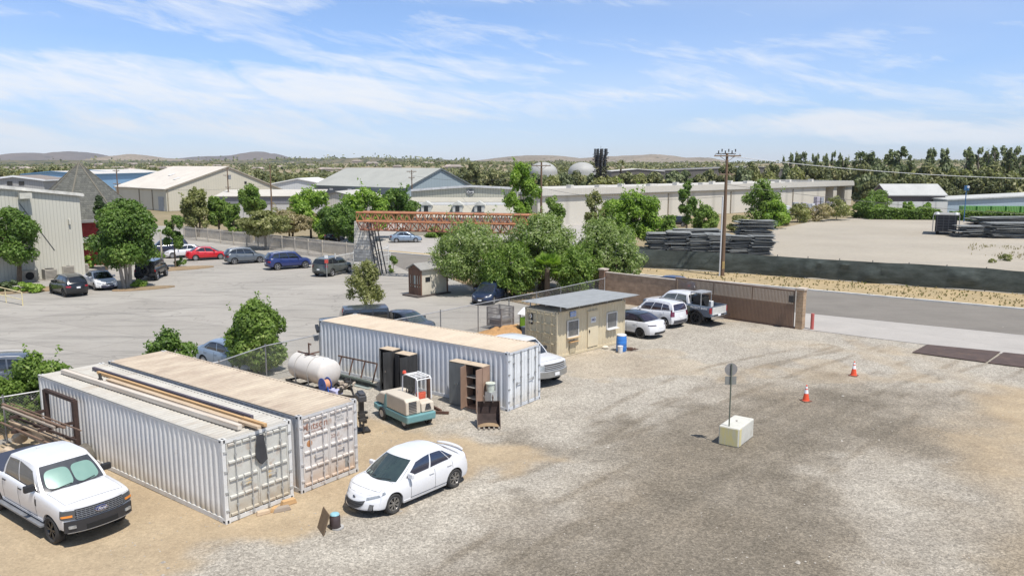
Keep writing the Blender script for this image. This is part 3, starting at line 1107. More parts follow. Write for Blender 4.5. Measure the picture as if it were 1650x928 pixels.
jug = b.build('jug', mat('dark_jug', (.07, .05, .05), .5, var=.4), None, (gx + .27, gy + .26, 0), 0)
tag(jug, 'dark round jug with pale blue lid behind the leaning board', 'jug')
b = MB()
b.lathe([(0, .05), (.10, .05), (.13, .03), (.14, 0), (0, 0)], 16)
b.build('lid', mat('blue_lid', (.30, .55, .62), .5, var=.3, scale=12), jug, (0, 0, .422))
b = MB()
b.lathe([(.12, 0), (.20, 0), (.20, .04), (.12, .04)], 18)
b.build('rim', mat('grey_ring', (.45, .44, .42), .6), jug, (.05, .02, .004))

# ------------------------------------------------------------------ concrete block with the back of a sign, cones, steel plates
bx, by = G(1190, 722)
blk = thing('concrete_block', 'heavy concrete block with yellow painted end beside the grey sign post', 'concrete block', (bx, by, 0), R(54))
b = MB()
b.box((.80, .40, .375), (1.60, .80, .75))
o = b.build('body', mat('block_concrete', (.60, .585, .52), .9, var=.14, scale=2.5, stain=(.45, .40, .30), stain_amt=.15, bump=.004), blk, bevel=.05)
ylw = mat('worn_yellow_paint', (.68, .58, .23), .8, c2=(.60, .55, .36), scale=3, stain=(.55, .52, .44), stain_amt=.35, stretch=(3, 3, .6))
b = MB()
b.box((-.003, .40, .37), (.010, .70, .66))
b.box((.14, -.003, .37), (.20, .010, .66))
b.build('yellow_paint', ylw, blk)
b = MB()
b.tube([(.8, .40, .75), (.8, .36, .80), (.8, .44, .80), (.8, .40, .75)], .012, 6)
b.build('lifting_loop', rust, blk)
px_, py_ = G(1173.5, 717)
sg = thing('sign_post', 'round and square signs on one thin post, seen from their grey backs', 'sign', (px_, py_, 0), R(6))
b = MB()
b.tube([(0, 0, 0), (0, 0, 3.16)], .027, 8)
b.box((0, 0, .012), (.22, .22, .024))
b.build('post', mat('green_grey_post', (.15, .17, .13), .6, .2, var=.3), sg)
b = MB()
b.lathe([(0, 0), (.245, 0), (.245, .012), (0, .012)], 40, axis='Y', c=(0, .032, 2.94))
b.build('round_sign', mat('sign_back', (.27, .26, .25), .7, .1, var=.15, scale=9), sg)
b = MB()
b.box((0, .036, 2.52), (.44, .01, .32))
b.build('square_sign', mat('sign_back_b', (.25, .25, .23), .7, .1, var=.15, scale=9), sg)
cone_o = mat('cone_orange', (.82, .10, .035), .5, var=.12, scale=8)
cone_w = mat('cone_reflective', (.85, .85, .86), .35, var=.05)
cone_b = mat('cone_base', (.30, .10, .05), .8, c2=(.12, .08, .07), scale=8)


def cone(lb, px, py, rz):
    gx, gy = G(px, py)
    t = thing('traffic_cone', lb, 'traffic cone', (gx, gy + .12, 0), rz, 'orange traffic cones on the gravel')
    b = MB()
    rad = lambda z: .155 - .125 * z / .74
    b.lathe([(.17, .035), (rad(.05), .05), (rad(.36), .36)], 24)
    b.lathe([(rad(.53), .53), (rad(.58), .58)], 24)
    b.lathe([(rad(.68), .68), (.028, .74), (0, .745)], 24)
    b.build('cone_body', cone_o, t)
    b = MB()
    b.lathe([(rad(.36) + .002, .36), (rad(.53) + .002, .53)], 24)
    b.lathe([(rad(.58) + .002, .58), (rad(.68) + .002, .68)], 24)
    b.build('reflective_band', cone_w, t)
    b = MB()
    b.box((0, 0, .02), (.40, .40, .04))
    b.build('base', cone_b, t, bevel=.01)


cone('orange cone nearest the concrete block', 1300, 647, .3)
cone('orange cone farther off, towards the driveway', 1377, 606, .9)
plm = mat('steel_plate', (.125, .085, .07), .75, .3, c2=(.085, .06, .05), scale=1.4, stain=(.20, .13, .09), stain_amt=.3, fine=.1, fscale=12)
q = [G(1470, 568, .03), G(1588, 584, .03), G(1612, 567, .03), G(1494, 555.5, .03)]
b = MB()
b.prism([(x, y) for x, y in q], .033, .062)
tag(b.build('steel_plate', plm, bevel=.004), 'rusty brown steel road plate, the nearer-left one of two on the driveway edge', 'steel plate')
q = [G(1592, 584.8, .03), G(1730, 602, .03), G(1760, 583, .03), G(1617, 568, .03)]
b = MB()
b.prism([(x, y) for x, y in q], .033, .062)
tag(b.build('steel_plate', plm, bevel=.004), 'rusty brown steel road plate cut off by the right picture edge', 'steel plate')

# ------------------------------------------------------------------ cabinets, bucket and scrap against the rear container
CO = (-.178, 33.336)
CT = 2.499
ca, sa = math.cos(CT), math.sin(CT)


def CL(x, y, z=0):
    """point given in the rear container's own frame: x along it from its doors, y out from its near side"""
    return (CO[0] + ca * x - sa * y, CO[1] + sa * x + ca * y, z)


cab_br = mat('brown_cabinet_paint', (.34, .225, .165), .55, var=.15, scale=3, stain=(.22, .15, .11), stain_amt=.15)
cab_gr = mat('grey_cabinet_side', (.17, .18, .18), .5, var=.3, scale=2, stretch=(1, 1, .4))
cab_top = mat('dusty_cabinet_top', (.56, .45, .33), .85, var=.2, scale=5)
cab_bk = mat('scorched_black_metal', (.035, .035, .036), .5, .2, c2=(.075, .075, .075), scale=2.5, stretch=(2, 2, .5), stain=(.22, .12, .07), stain_amt=.15)
cab_in = mat('cabinet_inside', (.03, .025, .022), .8)


def cabinet(lb, x, y, w, d, h, side, face, doors, shelves, top=cab_top, dz=0):
    c = thing('steel_cabinet', lb, 'cabinet', CL(x, y, 0), CT)
    # local: x along the container, y outwards (doors face +y)
    b = MB()
    t = .02
    b.box((-w / 2 + t / 2, d / 2, h / 2), (t, d, h), 0)
    b.box((w / 2 - t / 2, d / 2, h / 2), (t, d, h), 0)
    b.box((0, t / 2, h / 2), (w - 2 * t, t, h), 1)
    b.box((0, d / 2 + t / 2, .05), (w - 2 * t, d - t, .08), 0)
    b.box((0, d / 2 + t / 2, h - .06), (w - 2 * t, d - t, .03), 1)
    b.build('carcass', [side, cab_in], c)
    b = MB()
    b.box((0, d / 2, h + .012), (w + .01, d + .01, .024))
    b.build('top', top, c)
    for z in shelves:
        b = MB()
        b.box((0, d / 2, z), (w - .05, d - .06, .025))
        b.build('shelf', mat('shelf_edge', (.5, .47, .42), .6), c)
    for (hx, ang, dw) in doors:
        b = MB()
        sg_ = 1 if hx < 0 else -1
        b.box((sg_ * dw / 2, 0, h / 2 + .02), (dw, .025, h - .1), 0)
        dd = b.build('door', face, c, (hx, d + .012, 0), sg_ * ang)
        b = MB()
        b.box((sg_ * (dw - .08), .025, h * .52), (.03, .03, .10))
        b.build('handle', chrome, dd)


cabinet('tall brown cabinet with both doors open showing empty shelves', 1.35, .14, .95, .50, 1.95, cab_br, cab_br, [(-.45, R(95), .45), (.45, R(80), .45)], [.45, .95, 1.40])
cabinet('tall grey cabinet standing closed beside the open brown one', 2.32, .14, .90, .50, 1.95, cab_gr, cab_gr, [(-.44, 0, .44), (.44, 0, .44)], [])
cabinet('scorched black cabinet with its door swung open behind the sweeper', 5.6, .16, .90, .55, 1.85, cab_bk, cab_bk, [(-.44, R(70), .44), (.44, R(20), .44)], [])
cabinet('black cabinet nearer the leaning ladder frame, door ajar', 6.6, .22, .85, .55, 1.95, cab_bk, cab_bk, [(-.41, R(60), .42), (.41, R(35), .42)], [])
# excavator bucket
bkx, bky = G(788, 690)
bk = thing('digger_bucket', 'rusty toothed digger bucket standing open in front of the brown cabinet', 'digger bucket', (bkx, bky, 0), R(4))
bkm = mat('bucket_steel', (.20, .16, .13), .75, .3, c2=(.11, .08, .065), scale=4)
bki = mat('bucket_inside', (.055, .035, .03), .8, .1, var=.5, scale=3)
b = MB()
side = [(-.02, 0), (.28, .05), (.62, .30), (.72, .70), (.66, .92), (.60, .92), (.62, .68), (.54, .36), (.26, .10), (-.02, .04)]
wbk = .46
vs, fs = [], []
arc = [(-.05, .02), (.25, .04), (.52, .18), (.64, .42), (.66, .70), (.60, .95)]
for (y, z) in arc:
    vs += [(-wbk, y, z), (wbk, y, z)]
for q in range(len(arc) - 1):
    fs.append((2 * q, 2 * q + 1, 2 * q + 3, 2 * q + 2))
b.add(vs, fs, 1)
sh = b.build('shell', [bkm, bki], bk)
so2 = sh.modifiers.new('thick', 'SOLIDIFY')
so2.thickness = .03
for x in (-wbk, wbk):
    b = MB()
    poly = [(-.05, 0), (.25, .0), (.55, .14), (.69, .40), (.70, .72), (.62, .97), (.52, .97)]
    n = len(poly)
    b.add([(x - .015, p[0], p[1]) for p in poly] + [(x + .015, p[0], p[1]) for p in poly],
          [tuple(range(n)), tuple(range(n, 2 * n))[::-1]] + [((k + 1) % n, k, n + k, n + (k + 1) % n) for k in range(n)])
    b.build('side_plate', bkm, bk)
for k in range(5):
    b = MB()
    x = -wbk + .06 + k * (2 * wbk - .12) / 4
    b.box((x, -.10, .045), (.075, .20, .05))
    b.build('tooth', mat('worn_tooth', (.40, .36, .30), .6, .4), bk, bevel=.01)
for x in (-.18, .18):
    b = MB()
    b.box((x, .58, 1.06), (.04, .26, .26))
    b.lathe([(0, -.035), (.05, -.035), (.05, .035), (0, .035)], 12, c=(x, .56, 1.12), axis='X')
    b.build('ear', bkm, bk)
b = MB()
V_ = [(x, y, .05 + .10 * max(0, 1 - ((x) / .42) ** 2) * max(0, 1 - ((y - .2) / .32) ** 2)) for x in np.linspace(-.44, .44, 9) for y in np.linspace(-.02, .5, 6)]
b.add(V_, [(i * 6 + j, (i + 1) * 6 + j, (i + 1) * 6 + j + 1, i * 6 + j + 1) for i in range(8) for j in range(5)], 0, True)
b.build('soil_fill', soil, bk)
# white bucket hung behind, green tinted
gx, gy, _ = CL(.62, .42)
b = MB()
b.lathe([(0, .9), (.17, .9), (.19, 1.24), (.22, 1.25), (.21, 1.28), (0, 1.27)], 18)
b.box((0, 0, .45), (.34, .34, .9), 1)
o = b.build('plastic_tub', [mat('pale_green_tub', (.58, .62, .54), .6, var=.35, scale=8), mat('tub_stand', (.42, .43, .42), .6)], None, (gx, gy, 0), CT)
tag(o, 'pale grey-green tub on a stand between the brown cabinet and the white container corner', 'tub')
# rusty post frame on the ground
fr = thing('scrap_iron', 'rusty frame with one upright stub lying between the cabinets', 'steel frame', CL(3.7, .9), CT)
b = MB()
b.bar((-1.4, .85, .06), (.6, .2, .06), .10, .10)
b.bar((-1.9, .9, .07), (-.8, 1.5, .07), .10, .10)
b.bar((-1.5, 1.7, .05), (-.4, .3, .05), .09, .09)
b.bar((.6, .2, .06), (.9, .9, .06), .10, .10)
b.build('base_beam', rust, fr)
b = MB()
b.box((0, .1, .62), (.12, .12, 1.24))
b.build('upright', rust, fr)
# ladder frame and folded sheet
lf = thing('ladder_frame', 'rusty ladder-like frame leaning on the white container wall', 'frame', CL(9.1, .16), CT)
b = MB()
for z, y in ((.12, .42), (1.0, .08)):
    b.bar((-1.35, y, z), (1.45, y, z), .05, .06)
for x in (-1.35, -.5, .35, 1.2):
    b.bar((x, .42, .12), (x, .08, 1.0), .05, .05)
b.build('rails', rust, lf)
b = MB()
b.bar((-1.5, .75, .20), (1.5, .62, .20), .02, .62, up=(0, .75, .65))
b.bar((-1.5, .98, .02), (1.5, .86, .02), .30, .02)
o = b.build('sheet_metal', mat('galv_sheet', (.50, .56, .53), .45, .4, var=.15, scale=3), None, CL(8.9, .1), CT)
tag(o, 'long folded grey-green metal trough on the ground before the leaning frame', 'metal sheet')

# ------------------------------------------------------------------ water tank trailer
TA = R(-43)
tkx, tky = G(468, 618)
tk = thing('tank_trailer', 'white water tank on a trailer with a blue hose reel, between the containers', 'tank trailer', (-9.15, 36.05, 0), TA)
tm = mat('dusty_white_tank', (.70, .66, .61), .55, var=.08, scale=2, low=(.50, .34, .22), low_h=1.45)
b = MB()
prof = []
for k in range(9):
    t = k / 8 * PI / 2
    prof.append((.68 * math.sin(t), -1.35 - .28 * math.cos(t)))
for k in range(9):
    t = k / 8 * PI / 2
    prof.append((.68 * math.cos(t), 1.35 + .28 * math.sin(t)))
b.lathe(prof, 40, axis='X', c=(0, 0, 1.32))
tank = b.build('tank', tm, tk)
b = MB()
b.box((1.18, 0, 1.93), (.4, .34, .1))
b.lathe([(0, .06), (.14, .06), (.16, 0)], 16, c=(1.15, 0, 1.98))
b.build('filler_cap', white_pt, tank, bevel=.02)
for x in (-.75, .45):
    b = MB()
    pts = [(x, .70 * math.cos(t), 1.32 + .70 * math.sin(t)) for t in np.linspace(-.5, PI + .5, 22)]
    b.tube(pts, .018, 6)
    for y in (-.66, .66):
        b.bar((x, y, 1.15), (x, y * .92, .55), .05, .05)
    b.build('strap', mat('strap_grey', (.45, .44, .42), .6), tk)
b = MB()
for y in (-.62, .62):
    b.box((.35, y, .56), (4.1, .08, .12))
for x in (-1.6, -.4, .8, 2.0):
    b.box((x, 0, .56), (.08, 1.3, .10))
b.bar((2.4, .6, .56), (3.5, 0, .52), .08, .1)
b.bar((2.4, -.6, .56), (3.5, 0, .52), .08, .1)
b.bar((3.2, 0, .52), (3.2, 0, .05), .06, .06)
b.build('chassis', steel_d, tk)
for x in (-.5, .45):
    for y in (-.85, .85):
        w = tyre_mb(.36, .2, .2).build('wheel', rubber, tk, (x, y, .36))
        b = MB()
        b.lathe([(0, -.06), (.2, -.08), (.2, .08), (0, .06)], 16, axis='Y')
        b.build('rim', white_pt, w)
b = MB()
b.tube([(-1.3, -.1, 2.02), (.35, -.1, 2.08)], .035, 6)
b.tube([(-.25, -.35, 2.03), (-.25, .5, 2.06)], .035, 6)
b.tube([(-.25, -.1, 2.05), (-.25, -.1, 2.55), (-.1, -.2, 2.62), (.12, -.2, 2.60)], .04, 8)
b.build('fill_pipe', rust, tk)
bl = mat('reel_blue', (.03, .10, .42), .45, var=.2)
b = MB()
b.lathe([(.06, -.16), (.22, -.15), (.235, -.05), (.225, .05), (.235, .15), (.06, .16)], 22, axis='Y')
rl = b.build('hose_reel', mat('orange_hose', (.62, .30, .17), .7, var=.2, scale=12), tk, (1.95, -.62, .98))
rl['label'] = 'blue reel wound with orange hose at the end of the tank'
for y in (-.17, .17):
    b = MB()
    b.lathe([(.04, -.012), (.33, -.012), (.34, 0), (.33, .012), (.04, .012)], 26, axis='Y', c=(0, y, 0))
    b.build('flange', bl, rl)
b = MB()
b.bar((0, 0, 0), (-.15, 0, -.42), .05, .36)
b.bar((0, 0, 0), (.15, 0, -.42), .05, .36)
b.build('stand', bl, rl)
b = MB()
rr_ = random.Random(4)
for _ in range(16):
    b.box((2.45 + rr_.uniform(-.35, .45), rr_.uniform(-.3, .5), .80 + rr_.uniform(-.1, .25)), (rr_.uniform(.1, .4), rr_.uniform(.08, .3), rr_.uniform(.06, .2)), rr_.choice([0, 1, 1]), rz=rr_.uniform(0, 3))
b.tube([(2.1, .3, .9), (2.5, .5, 1.15), (2.9, .2, 1.0), (2.7, -.3, .85)], .04, 6, 1)
b.build('pump', [mat('pump_tan', (.50, .42, .33), .6), steel_d], tk)
b = MB()
b.box((2.4, -.35, .66), (.7, .4, .18))
b.build('crate', mat('lilac_bin', (.50, .50, .72), .6), tk)

tk.scale = (.88, .92, .92)
# outboard style engine and jack standing at the corner of the middle container
en = thing('engine_on_stand', 'black engine on a stand at the right corner of the Matson container', 'engine', (*G(583, 694), 0), .4)
b = MB()
b.box((0, 0, 1.62), (.34, .66, .30))
b.box((.02, 0, 1.82), (.26, .56, .12))
b.build('engine_cover', mat('dark_engine', (.07, .07, .075), .5, var=.4, scale=9), en, bevel=.05)
b = MB()
b.box((0, 0, 1.2), (.18, .26, .7))
b.box((0, -.05, .8), (.22, .42, .2))
for k in range(9):
    b.box((rr_.uniform(-.15, .2), rr_.uniform(-.45, .35), .6 + rr_.uniform(-.25, .3)), (.12, rr_.uniform(.1, .3), .1), rz=rr_.uniform(0, 3))
b.bar((0, -.4, .55), (0, -.4, .03), .05, .05)
b.bar((0, .3, .6), (0, .3, .03), .06, .06)
b.bar((.3, 0, .06), (-.3, 0, .06), .6, .05)
b.build('stand', steel_d, en)

en.scale = (1, 1, .86)

# ------------------------------------------------------------------ ride-on sweeper
sw = thing('ride_on_sweeper', 'beige and teal ride-on sweeper with a roll cage, parked beside the cabinets', 'sweeper', (-4.35, 32.05, 0), R(-52))
beige = mat('sweeper_beige', (.60, .53, .43), .5, var=.08, scale=2, stain=(.46, .38, .28), stain_amt=.15)
teal = mat('sweeper_teal', (.16, .33, .34), .5, var=.12, scale=2, stain=(.30, .30, .25), stain_amt=.2)
swg = mat('sweeper_dark', (.03, .03, .03), .7)
# local +x = towards the camera end (grille end)
b = MB()
b.prismxz([(-1.35, .28), (1.15, .28), (1.18, .60), (-.9, .60), (-1.35, .50)], -.68, .68)
b.build('lower_body', teal, sw, bevel=.05)
b = MB()
b.prismxz([(-1.75, .30), (-1.2, .26), (-1.15, .50), (-1.72, .56)], -.62, .62)
b.build('hopper_bumper', teal, sw, bevel=.05)
b = MB()
b.prismxz([(-1.65, .60), (-.85, .61), (-.80, 1.12), (-1.25, 1.10), (-1.62, .82)], -.58, .58)
b.build('hopper', beige, sw, bevel=.07)
b = MB()
b.prismxz([(-.80, .61), (1.08, .61), (1.06, 1.16), (.90, 1.26), (-.55, 1.24), (-.78, 1.10)], -.66, .02)
b.build('engine_hood', beige, sw, bevel=.05)
b = MB()
b.prismxz([(-.74, .61), (-.52, .61), (-.52, 1.14), (-.60, 1.14)], -.685, -.655)
b.build('side_stripe', teal, sw)
b = MB()
b.prismxz([(.55, .61), (1.08, .61), (1.04, 1.0), (.62, 1.06)], .06, .66)
b.build('rear_panel', beige, sw, bevel=.05)
b = MB()
b.box((.20, .34, .66), (.9, .6, .08))
b.box((-.55, .34, .78), (.30, .56, .34))
b.build('cab_floor', swg, sw)
b = MB()
for k in range(8):
    b.box((1.078, -.36, .68 + k * .065), (.02, .36, .026), 0)
for k in range(5):
    b.box((1.078, .36, .72 + k * .055), (.02, .30 - .03 * k, .026), 0)
b.build('grille', swg, sw)
for x, y in ((-.85, -.62), (-.85, .62), (.75, -.50), (.75, .50)):
    w = tyre_mb(.27, .14, .15).build('wheel', rubber, sw, (x, y * 1.06, .27))
    b = MB()
    b.lathe([(0, -.05), (.10, -.06), (.15, -.075), (.15, .075), (.10, .06), (0, .05)], 16, axis='Y')
    b.build('rim', mat('cream_rim', (.62, .57, .50), .6), w)
b = MB()
for y in (-.02, .62):
    b.tube([(.92, y, 1.1), (.90, y, 1.92), (.80, y, 2.0), (-.10, y, 2.0), (-.26, y, 1.90), (-.32, y, .95)], .028, 8)
for x in np.linspace(-.05, .75, 5):
    b.tube([(x, -.02, 2.0), (x, .62, 2.0)], .02, 6)
b.tube([(.88, -.02, 1.94), (.88, .62, 1.94)], .028, 6)
b.tube([(-.22, -.02, 1.92), (-.22, .62, 1.92)], .028, 6)
b.build('roll_cage', white_pt, sw)
b = MB()
b.box((.30, .36, .86), (.44, .44, .14))
b.box((.52, .36, 1.10), (.12, .42, .42), ry=.15)
b.build('seat', mat('orange_seat', (.70, .13, .07), .6, var=.15), sw, bevel=.03)
b = MB()
b.lathe([(.15, -.015), (.19, 0), (.15, .015)], 18, c=(-.28, .32, 1.22), axis='X')
b.bar((-.55, .32, .9), (-.28, .32, 1.22), .05, .05)
b.build('steering_wheel', swg, sw)
b = MB()
b.lathe([(0, .12), (.06, .11), (.085, .05), (.085, 0)], 14, c=(-.12, -.02, 2.02))
b.build('beacon', mat('red_beacon', (.75, .10, .05), .35), sw)

# ------------------------------------------------------------------ beige office container with its shade roof
cD, cD_door = container('beige container office with two windows under a raised shade roof', (2.45, 42.85), R(44.6), (.64, .55, .38), (.56, .50, .40), (.46, .40, .30), (.58, .50, .34), L=6.06,
                        name='office_container', cat='container office', samt=.02, doormat_stain=.04, low=(.50, .42, .30), rodc=(.50, .43, .30))
# this container's near side is at local y = 0 .. -W behind; flip so that its lit side faces the yard
cD.location = (2.45 - .0, 42.85, 0)
cD.rotation_euler = (0, 0, R(44.6))
for ch in list(cD.children):
    pass
# shift the box so it spans y 0..+W (behind the near long side)
for ch in cD.children:
    ch.location = (ch.location[0], ch.location[1] + 2.44, ch.location[2])
b = MB()
b.grid(lambda u, w: (u, w, 2.93 - .012 * (w + .75) + (.012 if int(round(u * 10)) % 2 else 0)), np.arange(-.0, 6.41, .1), [-.78, 2.75], 0, False)
o = b.build('shade_roof', mat('shade_sheet', (.36, .37, .365), .6, .2, var=.15, scale=2), cD)
so3 = o.modifiers.new('thick', 'SOLIDIFY')
so3.thickness = .012
b = MB()
for x in (.35, 1.9, 3.0, 4.4, 5.8):
    for y in (.06, 2.36):
        b.bar((x, y, 2.56), (x, y, 2.91 if y < 1 else 2.88), .05, .05)
for y in (-.6, .9, 2.4):
    b.bar((.05, y, 2.88 - .012 * (y + .75)), (6.3, y, 2.88 - .012 * (y + .75)), .05, .06)
b.build('roof_support', galv, cD)
glassd = mat('dark_glass', (.02, .022, .025), .06, spec=.8, var=.2)
for x in (1.30, 4.75):
    b = MB()
    for (cx, cz, w, h) in [(x, 1.98, .95, .06), (x, .92 + .15, .95, .06), (x - .46, 1.52, .05, .96), (x + .46, 1.52, .05, .96)]:
        b.box((cx, -.02, cz), (w, .08, h))
    w_ = b.build('window', mat('window_frame_white', (.70, .69, .66), .5, var=.05), cD)
    b = MB()
    b.box((x, -.005, 1.53), (.90, .02, .90))
    b.build('pane', glassd, w_)
    b = MB()
    for k in range(9):
        b.box((x - .4 + k * .1, -.05, 1.53), (.02, .02, .92))
    b.build('security_bars', mat('bar_white', (.62, .61, .58), .5), w_)
    b = MB()
    b.box((x, -.13, 1.03), (1.02, .18, .03))
    b.build('sill', mat('sill_wood', (.60, .44, .26), .8) if x < 2 else white_pt, w_)
b = MB()
b.box((3.05, -.018, 1.25), (.92, .03, 2.02))
b.box((3.05, -.030, 2.30), (1.0, .05, .05))
dr = b.build('door', mat('office_door', (.66, .57, .40), .5, var=.05), cD)
b = MB()
b.box((2.70, -.06, 1.15), (.05, .05, .16))
b.build('door_handle', steel_d, dr)
b = MB()
b.box((1.28, -.02, .46), (.50, .03, .62))
b.box((1.28, -.11, .80), (.70, .22, .03), 1)
b.build('service_hatch', [mat('hatch_paint', (.50, .43, .29), .6), wood_o], cD)
b = MB()
b.box((1.30, -.03, 2.34), (.50, .012, .30))
sgn = b.build('sign', mat('sign_blue', (.16, .26, .55), .5, c2=(.45, .52, .68), scale=7), cD)
text('lettering', 'OFFICE', .12, white_pt, sgn, (1.30, -.04, 2.34), (PI / 2, 0, 0))
b = MB()
b.box((3.05, -.045, 1.78), (.46, .012, .32))
sgn = b.build('sign', white_pt, dr)
text('lettering', 'NO', .2, mat('navy_ink', (.05, .05, .2), .6), sgn, (3.05, -.055, 1.78), (PI / 2, 0, 0), bold=.004)
b = MB()
b.box((-.012, 1.98, 1.98), (.01, .3, .62))
sgn = b.build('notice', black_p, cD)
b = MB()
b.lathe([(.05, -.003), (.10, -.003), (.10, 0), (.05, 0)], 20, axis='X', c=(-.018, 1.98, 2.14))
b.box((-.020, 1.98, 1.88), (.004, .22, .03))
b.box((-.020, 1.98, 1.80), (.004, .22, .02))
b.build('print', white_pt, sgn)
# barrel, bucket and scrap at the office corner
gx, gy = G(1002, 567)
bar = thing('plastic_barrel', 'blue plastic barrel with white lid at the office container corner', 'barrel', (gx, gy + .25, 0), 0)
b = MB()
b.lathe([(0, 0), (.27, 0), (.29, .05), (.30, .3), (.285, .32), (.30, .34), (.30, .62), (.285, .64), (.30, .66), (.28, .88), (.26, .91), (0, .91)], 28)
b.build('body', mat('barrel_blue', (.04, .19, .55), .45, var=.1), bar)
b = MB()
b.lathe([(0, .975), (.26, .97), (.28, .95), (.28, .905), (0, .905)], 28)
b.build('lid', white_pt, bar)
b = MB()
b.lathe([(0, 0), (.13, 0), (.15, .36), (.165, .37), (.16, .40), (0, .39)], 20)
o = b.build('bucket', mat('bucket_white', (.72, .72, .70), .5, stain=(.45, .32, .28), stain_amt=.3, stain_scale=9), None, (gx - .12, gy - .2, 0))
tag(o, 'small white bucket in front of the blue barrel', 'bucket')
b = MB()
for k in range(8):
    b.tube([(rr_.uniform(-.4, .4), rr_.uniform(-.2, .2), .04 + .05 * k / 3), (rr_.uniform(-.4, .4), rr_.uniform(-.2, .2), .05 + .08 * rr_.random())], .02, 5)
b.box((-.1, 0, .1), (.3, .2, .15))
o = b.build('scrap_pile', rust, None, (gx + .62, gy + .35, 0))
tag(o, 'small tangle of rusty scrap right of the blue barrel', 'scrap')
gx, gy = G(975, 562)
b = rock(31, (.22, .17, .10))
tag(b.build('sandbag', mat('pale_sack', (.68, .62, .52), .9, var=.1), None, (gx, gy + .1, .08)), 'pale sandbag lying at the foot of the beige office wall', 'sandbag')
# cage crate, bin, dirt and lime green tank behind the office
cg = thing('cage_crate', 'grey wire cage crate on the orange dirt left of the office', 'crate', (-.75, 51.0, .25), R(50))
b = MB()
for x in (-.6, .6):
    for y in (-.6, .6):
        b.box((x, y, .62), (.07, .07, 1.25))
for z in (.08, .45, .85, 1.22):
    for s_ in (-.6, .6):
        b.box((s_, 0, z), (.05, 1.2, .05))
        b.box((0, s_, z), (1.2, .05, .05))
b.build('frame', mat('weathered_grey', (.26, .24, .23), .8, var=.3), cg)
b = MB()
for k in range(-5, 6):
    for s_ in (-.6, .6):
        b.box((s_, k * .1, .62), (.012, .03, 1.2))
        b.box((k * .1, s_, .62), (.03, .012, 1.2))
b.box((0, 0, .12), (1.15, 1.15, .05))
b.box((0, 0, .35), (1.0, 1.0, .4), 1)
b.build('mesh_panel', [mat('cage_grey', (.33, .31, .30), .7), mat('cage_load', (.30, .30, .30), .8)], cg)
V, F, X, Y = gridmesh(-2.4, 2.6, 50, -1.7, 1.7, 36, lambda X, Y: np.clip(1 - (X / 2.4) ** 2 - (Y / 1.6) ** 2, -.1, 1) * (.38 + .5 * (fbm(X * 2 + 5, Y * 2, 4, 63) - .5)) - .02)
hp = link('dirt_mound', npmesh('dirt_mound', V, F, ground_mat('orange_dirt', (.50, .29, .13), (.38, .22, .10), .3, 5, .04, 7, .8), True), None, (-.1, 49.9, 0), .55)
tag(hp, 'orange dirt mound under the wire cage crate by the chain-link fence', 'dirt mound')
gt = thing('spray_tank_cart', 'lime green cart under a white cover behind the office container', 'cart', (1.35, 49.6, 0), R(48))
b = MB()
b.box((0, 0, .78), (1.5, .95, .62))
b.box((0, 0, .42), (1.6, .8, .12), 1)
b.build('body', [mat('lime_green', (.30, .62, .04), .5, var=.15), steel_d], gt, bevel=.06)
b = MB()
b.prismxz([(-.95, 1.30), (.95, 1.30), (.55, 1.62), (-.3, 1.66)], -.6, .6)
b.build('cover', white_pt, gt, bevel=.06)
for x in (-.7, .7):
    for y in (-.5, .5):
        b = MB()
        b.bar((x, y, .4), (x, y, 1.32), .05, .05)
        b.build('post', steel_d, gt)
for x, y in ((-.5, -.5), (.5, -.5), (-.5, .5), (.5, .5)):
    tyre_mb(.25, .14, .12).build('wheel', rubber, gt, (x, y * 1.1, .25))
b = MB()
b.box((0, 0, .45), (.6, .5, .9), 0, taper=1.1)
b.box((0, 0, .94), (.72, .62, .08), 0)
o = b.build('waste_bin', mat('slate_bin', (.12, .14, .17), .5, var=.2), None, (1.0, 47.0, 0), R(40))
tag(o, 'slate grey waste bin between the dirt mound and the office doors', 'bin')
# ------------------------------------------------------------------ vehicles
def paint(name, c, rough=.28, metal=.0, coat=.6):
    return mat('paint_' + name, c, rough, metal, var=.05, scale=1.5, coat=coat, spec=.5)


def interp(pts, x):
    if x <= pts[0][0]:
        return pts[0][1]
    for (a, b), (c, d) in zip(pts[:-1], pts[1:]):
        if x <= c:
            t = (x - a) / (c - a)
            t2 = t * t * (3 - 2 * t)
            t = .5 * t + .5 * t2
            return b + (d - b) * t
    return pts[-1][1]


head_m = mat('headlight_glass', (.42, .44, .45), .08, .3, var=.5, scale=9, spec=.8, coat=.8)
tail_m = mat('taillight_red', (.36, .012, .02), .12, coat=.8)
amber_m = mat('amber_lens', (.75, .26, .04), .2, coat=.5)
plate_m = mat('number_plate', (.80, .80, .80), .5, var=.15, scale=20)
seam_m = mat('panel_gap', (.03, .03, .03), .8)
carglass = mat('car_glass', (.012, .014, .017), .04, var=.2, spec=1.0, coat=.5)
tint_green = mat('windscreen_glass', (.045, .07, .065), .05, c2=(.02, .03, .035), scale=1.6, spec=1.0, coat=.5)
rim_dark = mat('dark_rim', (.06, .06, .062), .35, .7, var=.3)
rim_silver = mat('silver_rim', (.55, .55, .56), .3, .8, var=.15)
liner_m = mat('wheelhouse', (.012, .012, .012), .9)
interior_m = mat('dash_grey', (.10, .10, .10), .8)


